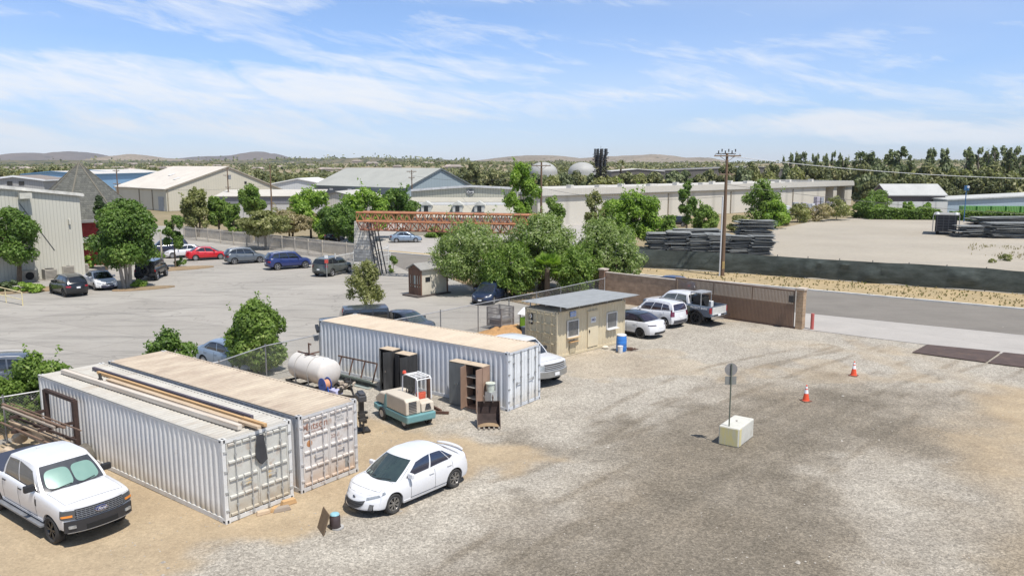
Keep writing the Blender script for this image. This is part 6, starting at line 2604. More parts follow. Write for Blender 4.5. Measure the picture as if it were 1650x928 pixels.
eave_m = mat('dark_eave', (.12, .12, .12), .7)
win_m = mat('building_glass', (.03, .035, .04), .1, spec=.9)
dk_open = mat('dark_opening', (.015, .015, .016), .9)


def gable_hall(name, label, cat, org, ang, W, L, he, hr, wm, rm, trim, ov=.35, z=0.0, off=.5, her=None):
    """gable face on local y=0 spanning x 0..W, running back to y=L; ridge along y at x=W*off"""
    t = thing(name, label, cat, (org[0], org[1], z), ang)
    b = MB()
    her = her or he
    xr_ = W * off
    for y in (0, L):
        b.add([(0, y, 0), (W, y, 0), (W, y, her), (xr_, y, hr), (0, y, he)], [(0, 1, 2, 3, 4) if y == 0 else (4, 3, 2, 1, 0)])
    for x in (0, W):
        h_ = he if x == 0 else her
        b.add([(x, 0, 0), (x, L, 0), (x, L, h_), (x, 0, h_)], [(3, 2, 1, 0) if x == 0 else (0, 1, 2, 3)])
    b.build('wall', wm, t)
    b = MB()
    e = .12
    for (xa, za, xb, zb) in ((-ov, he - ov * (hr - he) / xr_, xr_, hr), (xr_, hr, W + ov, her - ov * (hr - her) / (W - xr_))):
        b.add([(xa, -ov, za + .02), (xb, -ov, zb + .02), (xb, L + ov, zb + .02), (xa, L + ov, za + .02), (xa, -ov, za + e), (xb, -ov, zb + e), (xb, L + ov, zb + e), (xa, L + ov, za + e)],
              [(0, 3, 2, 1), (4, 5, 6, 7), (0, 1, 5, 4), (3, 7, 6, 2), (0, 4, 7, 3), (1, 2, 6, 5)])
    b.build('roof', rm, t)
    b = MB()
    sl1, sl2 = (hr - he) / xr_, (hr - her) / (W - xr_)
    b.bar((-ov, -ov - .03, he - ov * sl1 - .02), (xr_, -ov - .03, hr - .02), .06, .28)
    b.bar((xr_, -ov - .03, hr - .02), (W + ov, -ov - .03, her - ov * sl2 - .02), .06, .28)
    b.box((-ov - .05, L / 2, he - ov * sl1 - .05), (.12, L + 2 * ov, .2))
    b.box((W + ov + .05, L / 2, her - ov * sl2 - .05), (.12, L + 2 * ov, .2))
    b.build('eave_trim', trim, t)
    return t


def bpart(t, name, boxes, m):
    for (c, d) in boxes:
        b = MB()
        b.box(c, d)
        b.build(name, m, t)


roof_m = lambda n, c, v=.12: mat(n, c, .7, var=v, scale=.25, fine=.05, fscale=2.0)
# 1 beige metal building at the left edge
p1, p0 = Vector(G(138, 443)), Vector(G(-60, 462))
d_ = (p1 - p0)
an = math.atan2(d_.y, d_.x)
hb = gable_hall('metal_building', 'tall beige ribbed metal building at the left picture edge', 'building', (p0.x, p0.y), an, d_.length, 16, 7.75, 8.6, siding('beige_siding', (.56, .54, .46), .30), roof_m('grey_roof', (.50, .49, .46)), mat('white_fascia', (.66, .64, .58), .6), ov=.25, off=.35)
LW = d_.length
bpart(hb, 'wall_lamp', [((LW - 1.1, -.12, 5.2), (.16, .24, .45)), ((LW - 4.6, -.12, 1.9), (.5, .24, .2))], mat('lamp_grey', (.6, .58, .5), .6))
b = MB()
b.box((LW - 4.8, -.5, 7.75), (1.0, .5, .5))
b.bar((LW - 5.2, -.1, 7.3), (LW - 4.5, -.5, 7.7), .05, .05)
b.build('satellite_mount', mat('lamp_grey', (.6, .58, .5)), hb)
b = MB()
for k in range(2):
    b.bar((LW - 5.2 + .05 * k, -.02, 7.1), (LW - 2.6 + .05 * k, -.02, 2.6), .03, .02)
b.build('hanging_cable', mat('cable_grey', (.1, .1, .1)), hb)
acm = mat('ac_casing', (.36, .33, .28), .6, var=.2, scale=3, stain=(.2, .17, .14), stain_amt=.2)
for k, (px, py, lb) in enumerate([(42, 455, 'air conditioning unit with dark fan side nearest the left tree'), (77, 452, 'tan air conditioning unit standing left of the black hatchback'),
                                  (105, 446, 'air conditioning unit just behind the black hatchback roof'), (128, 443, 'air conditioning unit at the building corner above the white sedan')]):
    gx, gy = G(px, py)
    t = thing('air_conditioner', lb, 'air conditioner', (gx, gy + .4, .03), an, 'air conditioners along the beige building')
    b = MB()
    b.box((0, 0, .5), (1.05, .9, 1.0))
    b.box((0, 0, .03), (1.2, 1.0, .06))
    b.build('casing', acm, t, bevel=.02)
    b = MB()
    if k == 0:
        b.lathe([(0, 0), (.36, 0), (.36, .02), (0, .02)], 20, axis='Y', c=(0, -.47, .55))
    else:
        b.lathe([(0, 0), (.38, 0), (.38, .03), (0, .03)], 20, c=(0, 0, 1.0))
    b.build('fan', dk_open, t)
    b = MB()
    for q in range(6):
        b.box((0, -.455, .2 + q * .12), (.9, .012, .03))
    b.build('louvre', mat('louvre_dark', (.14, .12, .10), .7), t)
# yellow rail at the left edge
rl_ = thing('handrail', 'pale yellow handrail sloping down at the left edge of the lot', 'handrail', (0, 0, .03))
yr = mat('pale_yellow_rail', (.72, .62, .34), .5)
b = MB()
q0, q1 = Vector((*G(37, 493), 0)), Vector((*G(-25, 482), 0))
b.tube([q0, q0 + Vector((0, 0, 1.0)), q1 + Vector((0, 0, 1.25)), q1], .04, 8)
b.tube([q0 + Vector((0, 0, .45)), q1 + Vector((0, 0, .65))], .03, 8)
mid_ = q0.lerp(q1, .42)
b.tube([mid_, mid_ + Vector((0, 0, 1.1))], .035, 8)
b.build('rail', yr, rl_)

# 2 shingled tower roof behind it
tx = XA(134, 88, 5)
pv = thing('pavilion', 'pavilion with a steep shingled pyramid roof and red brick walls behind the beige building', 'building', (tx, 88, 0), R(14))
b = MB()
NN = 8
apex = ZH(262, 88)
rad_ = 6.3
ring = [(rad_ * math.cos(2 * PI * k / NN), rad_ * math.sin(2 * PI * k / NN)) for k in range(NN)]
b.add([(x, y, 4.9) for x, y in ring] + [(0, 0, apex)], [(k, (k + 1) % NN, NN) for k in range(NN)] + [tuple(range(NN))[::-1]])
shm = wallmat('shingles', (.15, .15, .13), (.105, .105, .095), bw=.5, bh=.22, mort=(.07, .07, .06), bump=.02)
rf_ = b.build('roof', shm, pv)
b = MB()
for x, y in ring:
    b.bar((x * 1.0, y * 1.0, 4.95), (0, 0, apex + .03), .14, .06)
b.build('ridge_cap', mat('ridge_cap_brown', (.17, .155, .12), .9, var=.2, scale=2), rf_)
b = MB()
b.lathe([(6.1, 4.6), (6.4, 4.88), (6.1, 4.9), (0, 4.9)], NN, c=(0, 0, 0), smooth=False)
b.build('white_eave', white_pt, pv)
b = MB()
b.lathe([(5.2, 0), (5.2, 4.65)], NN, smooth=False)
b.build('wall', wallmat('red_brick', (.40, .06, .055), bw=.5, bh=.25, mort=(.3, .1, .09)), pv)
for k in range(NN):
    a = 2 * PI * (k + .0) / NN
    b = MB()
    b.box((5.4 * math.cos(a), 5.4 * math.sin(a), 2.3), (.34, .34, 4.6), rz=a)
    b.build('column', white_pt, pv)
b = MB()
b.lathe([(6.3, 2.55), (5.25, 3.1)], NN, smooth=False)
b.build('canopy', mat('grey_canopy', (.30, .30, .29), .8), pv)

# 3 blue building
bm_ = siding('blue_siding', (.26, .44, .64), .5, depth=.08)
t = gable_hall('blue_warehouse', 'light blue low-gabled warehouse behind the shingled roof', 'warehouse', (XA(38, 225, 4), 225), R(3), 18.5, 40, ZH(281, 225), ZH(276.5, 225), bm_, roof_m('pale_roof', (.60, .57, .52)), mat('blue_trim', (.10, .22, .38), .6), off=.42)
t = gable_hall('blue_warehouse', 'long light blue wing with flat roof right of the shingled roof', 'warehouse', (XA(104, 250, 4), 250), R(-2), 17, 30, ZH(279, 250), ZH(274, 250), bm_, roof_m('pale_roof', (.60, .57, .52)), mat('blue_trim', (.1, .2, .4)), off=.5)
t = gable_hall('grey_shed', 'low grey shed at the far left edge before the blue warehouse', 'shed', (XA(-20, 140, 3), 140), R(2), 10, 8, ZH(290, 140), ZH(284, 140), siding('grey_siding', (.35, .34, .32), .4), roof_m('brown_roof', (.26, .22, .19)), white_pt)
bpart(t, 'window', [((4.2, -.03, ZH(290, 140) - .6), (.9, .06, .7)), ((6.2, -.03, ZH(290, 140) - .6), (.9, .06, .7))], win_m)

# 4 big beige warehouse: gable faces right-front; corner at px 268, eave runs back-left
def oriented(corner_px, corner_y, ang, **k):
    pass


cx, cy = XA(268, 185, 3), 185
wh = gable_hall('warehouse', 'large beige gabled warehouse with pale roof and two skylights', 'warehouse', (cx, cy), R(45), 30.3, 32, ZH(305, 185), ZH(269, 196), siding('wh_beige', (.56, .525, .43), .6, depth=.10), roof_m('wh_roof', (.66, .60, .52)), mat('tan_trim', (.36, .32, .26), .7), ov=.3, her=ZH(308, 206))
he = ZH(305, 185)
bpart(wh, 'vent', [((19.5, -.06, he + 1.2), (.55, .1, .55))], dk_open)
bpart(wh, 'downpipe', [((.3, -.1, he / 2), (.2, .15, he)), ((-.1, 8, he / 2), (.15, .2, he)), ((-.1, 16, he / 2), (.15, .2, he)), ((-.1, 30, he / 2), (.15, .2, he))], mat('pipe_brown', (.3, .26, .2), .6))
bpart(wh, 'roller_door', [((-.05, 3.0, 1.6), (.1, 3.0, 3.2))], mat('grey_shutter', (.30, .32, .35), .5))
for (x, y) in ((6, 8), (8.5, 17)):
    b = MB()
    sl = (ZH(269, 196) - he) / 15.15
    b.box((x, y, he + sl * x + .25), (1.5, 1.3, .14), ry=-math.atan(sl))
    b.build('skylight', mat('skylight_white', (.75, .74, .7), .4), wh)
# annex
an_ = thing('annex', 'long low annex with grey band under its flat roof, in front of the beige warehouse', 'warehouse', (XA(350, 158, 2), 158, 0), R(8))
b = MB()
hA = ZH(317, 158)
b.box((10, 6, hA / 2), (20, 12, hA))
b.build('wall', siding('annex_wall', (.50, .49, .47), .6, depth=.06), an_)
b = MB()
b.box((10, -.05, hA - .7), (20.1, .12, 1.4))
b.build('band', siding('annex_band', (.22, .22, .24), .5, depth=.1), an_)
b = MB()
b.add([(-.4, -.5, hA), (20.4, -.5, hA), (20.4, 12, hA + .9), (-.4, 12, hA + .9), (-.4, -.5, hA + .1), (20.4, -.5, hA + .1), (20.4, 12, hA + 1.0), (-.4, 12, hA + 1.0)], [(0, 3, 2, 1), (4, 5, 6, 7), (0, 1, 5, 4), (1, 2, 6, 5), (2, 3, 7, 6), (3, 0, 4, 7)])
b.build('roof', roof_m('annex_roof', (.58, .54, .47)), an_)
for x in (.2, 5.2, 10.4, 15.6):
    b = MB()
    b.box((x, -.16, hA / 2), (.25, .1, hA))
    b.build('pilaster', mat('pale_pilaster', (.62, .6, .56), .7), an_)
t = gable_hall('low_hall', 'low pale hall seen between the annex and the bright green tree', 'warehouse', (XA(490, 170, 2), 170), R(-8), 14, 26, ZH(322, 170), ZH(309, 170), siding('pale_siding', (.55, .54, .50), .5), roof_m('low_roof', (.50, .48, .43)), eave_m)
t = gable_hall('white_shed', 'white-roofed shed behind the beige warehouse gable', 'shed', (XA(425, 230, 3), 230), R(-3), 20, 20, ZH(299, 230), ZH(288, 230), siding('white_siding', (.60, .62, .63), .5), roof_m('white_roof', (.75, .73, .70)), white_pt)
# 5 blue-grey warehouse
cx, cy = XA(655, 178, 3), 178
t = gable_hall('warehouse', 'blue-grey gabled warehouse with grey-green roof behind the parapet building', 'warehouse', (cx, cy), R(45), 19.8, 38, ZH(303, 178), ZH(272, 185), siding('bluegrey', (.30, .36, .39), .8, depth=.12), roof_m('greygreen_roof', (.40, .40, .36)), mat('dark_trim', (.14, .16, .17), .7), ov=.3)
bpart(t, 'bay_opening', [((-.06, y_, ZH(303, 178) - .9), (.1, 1.6, .5)) for y_ in (6, 14, 22, 30)], white_pt)
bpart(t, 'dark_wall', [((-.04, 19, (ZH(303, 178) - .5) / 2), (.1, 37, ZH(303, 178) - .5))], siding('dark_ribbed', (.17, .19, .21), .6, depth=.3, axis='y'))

# 6 building with arched parapet and oval sign
D6 = 128
x0, x1 = XA(663, D6, 4), XA(835, D6, 4)
pb = thing('parapet_building', 'cream building with shallow arched parapet, oval sign and three small dormers', 'building', (x0, D6, 0), R(0))
w6 = x1 - x0
vs, n6 = [], 24
zl, zm, zr = ZH(307, D6), ZH(301.5, D6), ZH(304, D6)
def ptop(u):
    return zl + (zm - zl) * (u / .56) if u < .56 else zm + (zr - zm) * ((u - .56) / .44)
b = MB()
for k in range(n6 + 1):
    u = k / n6
    vs += [(w6 * u, 0, 0), (w6 * u, 0, ptop(u) + .12 * math.sin(PI * u))]
b.add(vs, [(2 * k, 2 * k + 2, 2 * k + 3, 2 * k + 1) for k in range(n6)])
b.box((w6 / 2, 12, 2.8), (w6 - .1, 23.8, 5.6))
b.build('wall', siding('cream_siding', (.46, .45, .37), .42, depth=.35), pb)
b = MB()
for k in range(n6):
    u, u2 = k / n6, (k + 1) / n6
    b.bar((w6 * u, -.1, ptop(u) + .12 * math.sin(PI * u)), (w6 * u2, -.1, ptop(u2) + .12 * math.sin(PI * u2)), .5, .32)
b.build('parapet_cap', mat('cap_grey', (.60, .60, .60), .6), pb)
z_b, z_e = ZH(318, D6), ZH(354, D6)
b = MB()
b.add([(-.3, -.1, z_b), (w6, -.1, z_b), (w6, -1.7, ZH(325, D6)), (-.3, -1.7, ZH(325, D6))], [(0, 3, 2, 1)])
b.add([(-.3, -1.8, ZH(330, D6)), (w6, -1.8, ZH(330, D6)), (w6, -7.5, 2.7), (-.3, -7.5, 2.7)], [(0, 3, 2, 1)])
b.box((w6 / 2, -4.6, 1.3), (w6, 5.4, 2.5))
sk = b.build('skirt_roof', mat('skirt_roof_tan', (.40, .38, .32), .8, var=.1, scale=.6), pb)
b = MB()
b.box((w6 / 2, -1.75, ZH(327.5, D6)), (w6 + .4, .16, .42))
b.build('white_gutter', white_pt, pb)
for px in (688, 738, 773):
    xx = XA(px, D6 - 4, 4) - x0
    d = MB()
    zb_, zt_ = ZH(341, D6 - 4), ZH(330, D6 - 4)
    d.box((xx, -4.0, (zb_ + zt_) / 2), (1.5, 2.6, zt_ - zb_))
    d.add([(xx - .95, -5.45, zt_), (xx + .95, -5.45, zt_), (xx, -5.45, zt_ + .6), (xx - .95, -2.6, zt_), (xx + .95, -2.6, zt_), (xx, -2.6, zt_ + .6)], [(0, 1, 2), (3, 5, 4), (0, 2, 5, 3), (1, 4, 5, 2)])
    dm_ = d.build('dormer', mat('dormer_white', (.56, .56, .52), .7), pb)
    d = MB()
    d.box((xx, -5.32, (zb_ + zt_) / 2 - .05), (.62, .06, .85))
    d.build('window', win_m, dm_)
sx_ = XA(758, D6, 4) - x0
b = MB()
n = 32
zc = ZH(309, D6)
b.add([(sx_ + .66 * math.cos(a), -.14, zc + .48 * math.sin(a)) for a in np.linspace(0, 2 * PI, n + 1)[:-1]] + [(sx_ + .66 * math.cos(a), .02, zc + .48 * math.sin(a)) for a in np.linspace(0, 2 * PI, n + 1)[:-1]],
      [tuple(range(n))] + [(k, n + k, n + (k + 1) % n, (k + 1) % n) for k in range(n)])
so_s = b.build('oval_sign', mat('sign_charcoal', (.05, .05, .05), .5), pb)
text('lettering', 'Curts', .46, white_pt, so_s, (sx_, -.16, zc), (PI / 2, 0, 0), shear=.3, bold=.012)
b = MB()
rg = []
for a in np.linspace(0, 2 * PI, n + 1)[:-1]:
    rg += [(sx_ + .62 * math.cos(a), -.15, zc + .44 * math.sin(a)), (sx_ + .56 * math.cos(a), -.15, zc + .38 * math.sin(a))]
b.add(rg, [(2 * k, (2 * k + 2) % (2 * n), (2 * k + 3) % (2 * n), 2 * k + 1) for k in range(n)])
b.build('sign_ring', mat('ring_pale', (.6, .6, .56), .5), so_s)

# 7 long beige warehouse on the right
qa, qb = Vector((XA(866, 139, 0), 139)), Vector((XA(1371, 214, 0), 214))
dd = qb - qa
L7, a7 = dd.length, math.atan2(dd.y, dd.x)
lw = thing('long_warehouse', 'very long beige warehouse with flat ribbed parapet crossing the middle distance', 'warehouse', (qa.x, qa.y, 0), a7)
H7 = 6.3
b = MB()
b.box((L7 / 2 - 7, 14, H7 / 2 - .55), (L7 - 14, 28, H7 - 1.1))
b.box((L7 - 7, 16, H7 / 2 - .55), (14, 24, H7 - 1.1))
b.box((L7 - 1.9, 2.0, H7 / 2 - .55), (3.8, 4, H7 - 1.1))
b.box((L7 - 9, 2.0, H7 / 2 - .55), (1.9, 4, H7 - 1.1))
b.build('wall', siding('long_wall', (.60, .565, .49), 7.4, depth=.18), lw)
b = MB()
b.box((L7 / 2, -.25, H7 - .5), (L7 + .6, .4, 1.3))
b.box((L7 + .1, 14, H7 - .5), (.4, 28, 1.3))
b.box((L7 / 2, 14, H7 - .7), (L7, 28, .5))
b.build('parapet', siding('parapet_ribbed', (.58, .55, .49), .5, depth=.14), lw)
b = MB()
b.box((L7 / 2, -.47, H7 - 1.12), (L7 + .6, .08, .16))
b.build('gutter', mat('gutter_grey', (.22, .21, .19), .7), lw)  # plain dark grey strip along the parapet's lower edge
rq = random.Random(8)
for k in range(13):
    b = MB()
    xx = L7 * (.03 + .075 * k) + rq.uniform(-2, 2)
    w_ = rq.choice([.8, .9, 2.4])
    b.box((xx, 4 + rq.uniform(0, 6), H7 + .1), (w_, 1.2, .9 if w_ < 1 else .6))
    b.build('roof_vent', mat('vent_pale', (.64, .61, .55), .7), lw)
x7 = L7 * .615
bpart(lw, 'loading_door', [((x7, -.06, 2.3), (1.5, .12, 3.6)), ((L7 - 5.2, 3.95, 2.5), (1.7, .1, 2.6)), ((L7 - 11.5, 3.95, 2.0), (2.6, .1, 2.4))], dk_open)
bpart(lw, 'dock_recess', [((x7 + 2.4, -.05, 2.6), (3.0, .1, 4.0))], mat('dock_grey', (.30, .29, .27), .8))
bpart(lw, 'pipe', [((x7 - 12, -.1, 2.4), (.2, .2, 4.8)), ((x7 - 34, -.1, 2.4), (.2, .2, 4.8)), ((x7 + 14, -.1, 2.4), (.2, .2, 4.8))], mat('pipe_brown', (.3, .26, .2)))
# scrap and packed goods stacked before its right bays
rq = random.Random(12)
pw = [mat('wrap_white', (.66, .68, .72), .4, var=.2, scale=2), mat('wrap_mauve', (.50, .46, .52), .5, var=.3, scale=2), mat('wrap_grey', (.38, .40, .44), .5, var=.3, scale=2)]
GQ = ['white', 'mauve', 'grey']
for k in range(11):
    px = 1268 + k * 6.8
    gx = XA(px, 178 + k * 1.2, 1)
    b = MB()
    hh = rq.uniform(1.3, 2.9) * (1.15 if 3 < k < 9 else .8)
    for q in range(3):
        b.box((rq.uniform(-.1, .1), rq.uniform(-.1, .1), hh * (q + .5) / 3), (rq.uniform(.8, 1.2), 1.0, hh / 3 - .03), rz=rq.uniform(-.1, .1))
    ci = k % 3
    o = b.build('wrapped_pallet', pw[ci], None, (gx, 178 + k * 1.2, 0), rq.uniform(0, .6), bevel=.05)
    tag(o, '%s wrapped pallet load, %s from the left in the row before the long warehouse' % (GQ[ci], ORD[k]), 'pallet load', 'wrapped pallets before the long warehouse')

# 8 far dark roofed halls
t = gable_hall('far_hall', 'long dark grey far hall with shallow pale ridge, left of the eucalyptus row', 'warehouse', (XA(1010, 420, 3), 420), R(0), 102, 40, ZH(277, 420), ZH(268.5, 420), siding('far_dark', (.14, .13, .12), 2, depth=.1), roof_m('far_roof', (.17, .165, .16)), mat('far_trim', (.5, .47, .42), .7), off=.66)
t = gable_hall('far_hall', 'low far hall with pale roof at the left end of the dark far hall', 'warehouse', (XA(985, 400, 3), 400), R(0), 26, 20, ZH(276, 400), ZH(272.5, 400), siding('far_dark', (.14, .13, .12)), roof_m('pale_roof', (.6, .5, .5)), white_pt)
for px, pr, lb in ((875, 23, 'white storage dome beside the dark utility pole'), (938, 22.5, 'white storage dome left of the antenna tower')):
    D8 = 520
    xx, rr8 = XA(px, D8, 5), pr * D8 / FPX
    b = MB()
    zc8 = ZH(261.5, D8) - rr8 * .72
    b.lathe([(rr8, 0)] + [(rr8 * math.cos(a), zc8 + rr8 * .72 * math.sin(a)) for a in np.linspace(.0, PI / 2, 14)], 40)
    o = b.build('storage_dome', mat('dome_white', (.40, .395, .37), .6, var=.08, scale=.2), None, (xx, D8, 0))
    tag(o, lb, 'dome', 'pair of white domes')
# 10 antenna tower dressed as a tree
D9 = 230
at_ = thing('antenna_tower', 'dark antenna tower dressed as a tree, rising above the long warehouse', 'antenna tower', (XA(967.5, D9, 8), D9, 0))
dk9 = mat('antenna_dark', (.035, .032, .028), .8, var=.4, scale=2)
b = MB()
zt9 = ZH(238, D9)
b.tube([(0, 0, 0), (0, 0, zt9 - .4)], [.5, .28], 10)
b.tube([(0, 0, zt9 - .6), (0, 0, zt9 + .4)], .04, 5)
b.build('mast', dk9, at_)
for zz in (ZH(245, D9), ZH(255, D9), ZH(264, D9)):
    for k in range(9):
        a = 2 * PI * k / 9
        rr9 = 1.75 if zz > ZH(250, D9) else 1.45
        b = MB()
        b.box((rr9 * math.cos(a), rr9 * math.sin(a), zz), (.42, .28, 1.75), rz=a + PI / 2)
        b.bar((0, 0, zz), (rr9 * math.cos(a), rr9 * math.sin(a), zz), .08, .08)
        b.build('panel_antenna', mat('antenna_panel', (.06, .065, .07), .6), at_)
b = MB()
rq = random.Random(5)
for k in range(420):
    zz = rq.uniform(2, ZH(248, D9))
    a = rq.uniform(0, 2 * PI)
    l = rq.uniform(.9, 2.0)
    p = Vector((.2 * math.cos(a), .2 * math.sin(a), zz))
    q = p + Vector((l * math.cos(a), l * math.sin(a), rq.uniform(-.4, .4)))
    b.bar(p, q, .05, .05)
    for _ in range(2):
        c_ = q + Vector((rq.uniform(-.3, .3), rq.uniform(-.3, .3), rq.uniform(-.2, .2)))
        e1 = Vector((rq.uniform(-.3, .3), rq.uniform(-.3, .3), rq.uniform(-.2, .2)))
        e2 = Vector((rq.uniform(-.3, .3), rq.uniform(-.3, .3), rq.uniform(-.2, .2)))
        b.add([c_ - e1, c_ + e2, c_ + e1, c_ - e2], [(0, 1, 2, 3)])
b.build('branch_dressing', dk9, at_)

# 11 right side: shed with white roof, ivy wall, long pale blue hall, green containers
D11 = 185
t = gable_hall('open_shed', 'open shed with wide white roof behind the ivy covered wall', 'shed', (XA(1530, D11, 3) - 1.0, D11), R(90), 9, 13.0, ZH(314, D11), ZH(303, D11) + .7, siding('shed_dark', (.14, .12, .12), .5), roof_m('shed_roof', (.46, .46, .44)), mat('shed_trim', (.3, .3, .3), .7))
b = MB()
b.box((0, 0, 1.1), (15.5, .25, 3.4))
o = b.build('panel_wall', siding('pale_panel', (.62, .62, .60), 2.6, depth=.25), None, (XA(1466, 172, 2), 172, 0), R(-4))
tag(o, 'pale panel wall with ivy clumps in front of the open shed', 'wall')
t = gable_hall('long_hall', 'long pale blue low hall with white roof running out of the right picture edge', 'warehouse', (XA(1527, 178, 3), 178), R(-4), 46, 12, ZH(322, 178), ZH(313.5, 178), siding('pale_blue', (.36, .45, .52), .8, depth=.06), roof_m('hall_roof', (.52, .52, .49)), mat('hall_trim', (.45, .47, .47), .6), off=.5)
for k in range(5):
    t = thing('skip_container', 'bright green ribbed waste skip, %s from the left before the pale blue hall' % ORD[k], 'skip', (XA(1558 + 22 * k, 166, 1), 166 - k * .3, 0), R(-4), 'green skips before the pale blue hall')
    b = MB()
    b.box((0, 0, 1.45), (2.5, 1.6, 1.5), taper=1.02)
    b.build('body', mat('skip_green', (.10, .30, .06), .5, var=.2, scale=1), t)
    for q in range(8):
        b = MB()
        b.box((-1.1 + q * .31, -.84, 1.45), (.08, .07, 1.45))
        b.build('rib', mat('skip_rib', (.25, .44, .15), .5), t)
b = MB()
b.tube([(0, 0, 0), (0, 0, 6.1)], .09, 8)
b.box((0, 0, 6.3), (.7, .5, .9))
b.tube([(.1, -.3, 6.5), (.1, -.5, 6.5)], .22, 12, 1)
o = b.build('siren_post', [mat('post_blue', (.04, .14, .30), .5), mat('siren_white', (.6, .62, .64), .4)], None, (XA(1555, 150, 3), 150, 0))
tag(o, 'slim blue post with a white box on top behind the dark trailer', 'post')
# dark ribbed trailer box
tr_ = thing('trailer_box', 'black ribbed box trailer seen end-on, weeds at its foot, in the storage yard', 'trailer', (XA(1527, 123, 1), 123.5, .05), R(-29))
b = MB()
b.box((0, 0, 1.75), (2.9, 6, 2.5))
b.build('body', mat('trailer_black', (.025, .026, .03), .6, var=.3), tr_)
b = MB()
for z in (.7, 1.1, 1.5, 1.9, 2.3, 2.7):
    b.box((0, -3.05, z), (2.3, .08, .07))
for x in (-1.2, -.35, .35, 1.2):
    b.box((x, -3.08, 1.75), (.10, .10, 2.4))
b.build('rear_ribs', mat('trailer_rib', (.07, .072, .08), .5), tr_)
b = MB()
b.box((0, 0, 3.06), (3.5, 6.2, .12))
for x in (-1.75, 1.75):
    b.box((x, -2.9, 1.7), (.12, .3, 2.6))
b.build('top_frame', mat('trailer_grey', (.32, .31, .29), .7), tr_)
for x in (-1.1, 1.1):
    tyre_mb(.45, .4, .25, 20).build('wheel', rubber, tr_, (x, -1.8, .45), PI / 2)
    b = MB()
    b.lathe([(0, .35), (.22, .3), (.3, 0)], 12, c=(x * 1.15, -2.7, 3.12))
    b.build('white_dome_light', white_pt, tr_)

# 12 stacks of folded fence panels
stk_m = mat('stacked_mesh', (.30, .31, .30), .8, .0, c2=(.14, .145, .14), scale=1.4, stretch=(.4, 1, 5), fine=.25, fscale=6)


def stack(lb, x, y, L_, W__, h, rz, seed):
    r_ = random.Random(seed)
    b = MB()
    z = 0
    while z < h:
        th = r_.uniform(.05, .12)
        b.box((r_.uniform(-.4, .4), r_.uniform(-.3, .3), z + th / 2), (L_ * r_.uniform(.78, 1.1), W__ * r_.uniform(.8, 1.05), th * r_.uniform(.3, .8)), rz=r_.uniform(-.09, .09), ry=r_.uniform(-.05, .05), rx=r_.uniform(-.04, .04))
        z += th
    o = b.build('panel_stack', stk_m, None, (x, y, .05), rz)
    tag(o, lb, 'stack', 'stacks of grey fence panels')


nm = ['leftmost low stack of grey panels beside the leafy tree', 'second stack of grey panels from the leafy tree', 'third grey panel stack from the leafy tree, tops uneven', 'grey panel stack just left of the tall pole', 'grey panel stack right behind the tall pole', 'front-right grey panel stack with a ragged end']
for k in range(6):
    stack(nm[k], XA(1060 + 33 * k, 97.5 - k * .5, 1), 97.5 - k * .5, 2.7, 2.6, 2.35 - .06 * k + (.15 if k % 2 else 0), -.1, 20 + k)
for k, lb in enumerate(['long grey panel stack behind the front row, left half', 'tall rear stack of grey panels at the right end']):
    stack(lb, XA(1120 + 95 * k, 108, 1), 108, 7.2 if k == 0 else 4.6, 3, 1.9 + 1.2 * k, -.05, 40 + k)
for k, (px, lb) in enumerate([(1590, 'long flat stack of grey panels right of the black trailer'), (1640, 'long flat stack of grey panels at the right picture edge')]):
    stack(lb, XA(px, 118 - 1.5 * k, 1), 118 - k * 1.5, 8.5, 3, 1.6 + .6 * k, -.08, 50 + k)
stack('low grey panel stack at the far edge behind the right-hand stacks', XA(1620, 127, 1), 127, 11, 3, 2.4, -.05, 60)
# ------------------------------------------------------------------ truss gateway, stone pillar, white fences, booth
ori = mat('truss_orange', (.56, .25, .11), .75, c2=(.38, .16, .09), scale=1.2)
orb = mat('truss_rust', (.40, .18, .11), .8, c2=(.26, .12, .08), scale=1.2)
T0, T1 = Vector((-14.6, 75.3, 0)), Vector((2.2, 70.5, 0))
td = (T1 - T0).normalized()
tn = Vector((-td.y, td.x, 0))
ts = thing('truss_beam', 'long orange lattice truss bridging from the stone pillar into the leafy trees', 'truss', (0, 0, 0))
LT = (T1 - T0).length
zt, zb = ZH(342.5, 75.3), ZH(356.5, 75.3)
for nm_, off_, z, m in (('top_chord', 0, zt, ori), ('bottom_chord', 0, zb, ori), ('top_chord', 1.5, zt, orb), ('bottom_chord', 1.5, zb, orb), ('lower_chord', .75, zb - .85, orb)):
    b = MB()
    p = T0 + tn * off_ + Vector((0, 0, z))
    b.tube([p, p + td * LT], .085, 8)
    b.build(nm_, m, ts)
nb = 22
for face, (o1, z1, o2, z2, m) in enumerate(((0, zb, 0, zt, ori), (1.5, zb, 1.5, zt, orb), (0, zb, .75, zb - .85, orb), (1.5, zb, .75, zb - .85, orb), (0, zt, 1.5, zt, ori))):
    b = MB()
    for k in range(nb):
        s0, s1, s2 = LT * k / nb, LT * (k + .5) / nb, LT * (k + 1) / nb
        P_ = lambda s, o, z: T0 + td * s + tn * o + Vector((0, 0, z))
        b.bar(P_(s0, o1, z1), P_(s1, o2, z2), .075, .075)
        b.bar(P_(s1, o2, z2), P_(s2, o1, z1), .075, .075)
        if k % 2 == 0:
            b.bar(P_(s0, o1, z1), P_(s0, o2, z2), .05, .05)
    b.build('lattice', m, ts)
stone = wallmat('rubble_stone', (.70, .66, .58), (.48, .45, .40), bw=.45, bh=.28, mort=(.28, .26, .23), bump=.04)
sp1 = thing('stone_pillar', 'tapering grey rubble-stone pillar carrying the left end of the orange truss', 'pillar', (-14.1, 77.0, 0), R(-15))
b = MB()
zp = zb - .1
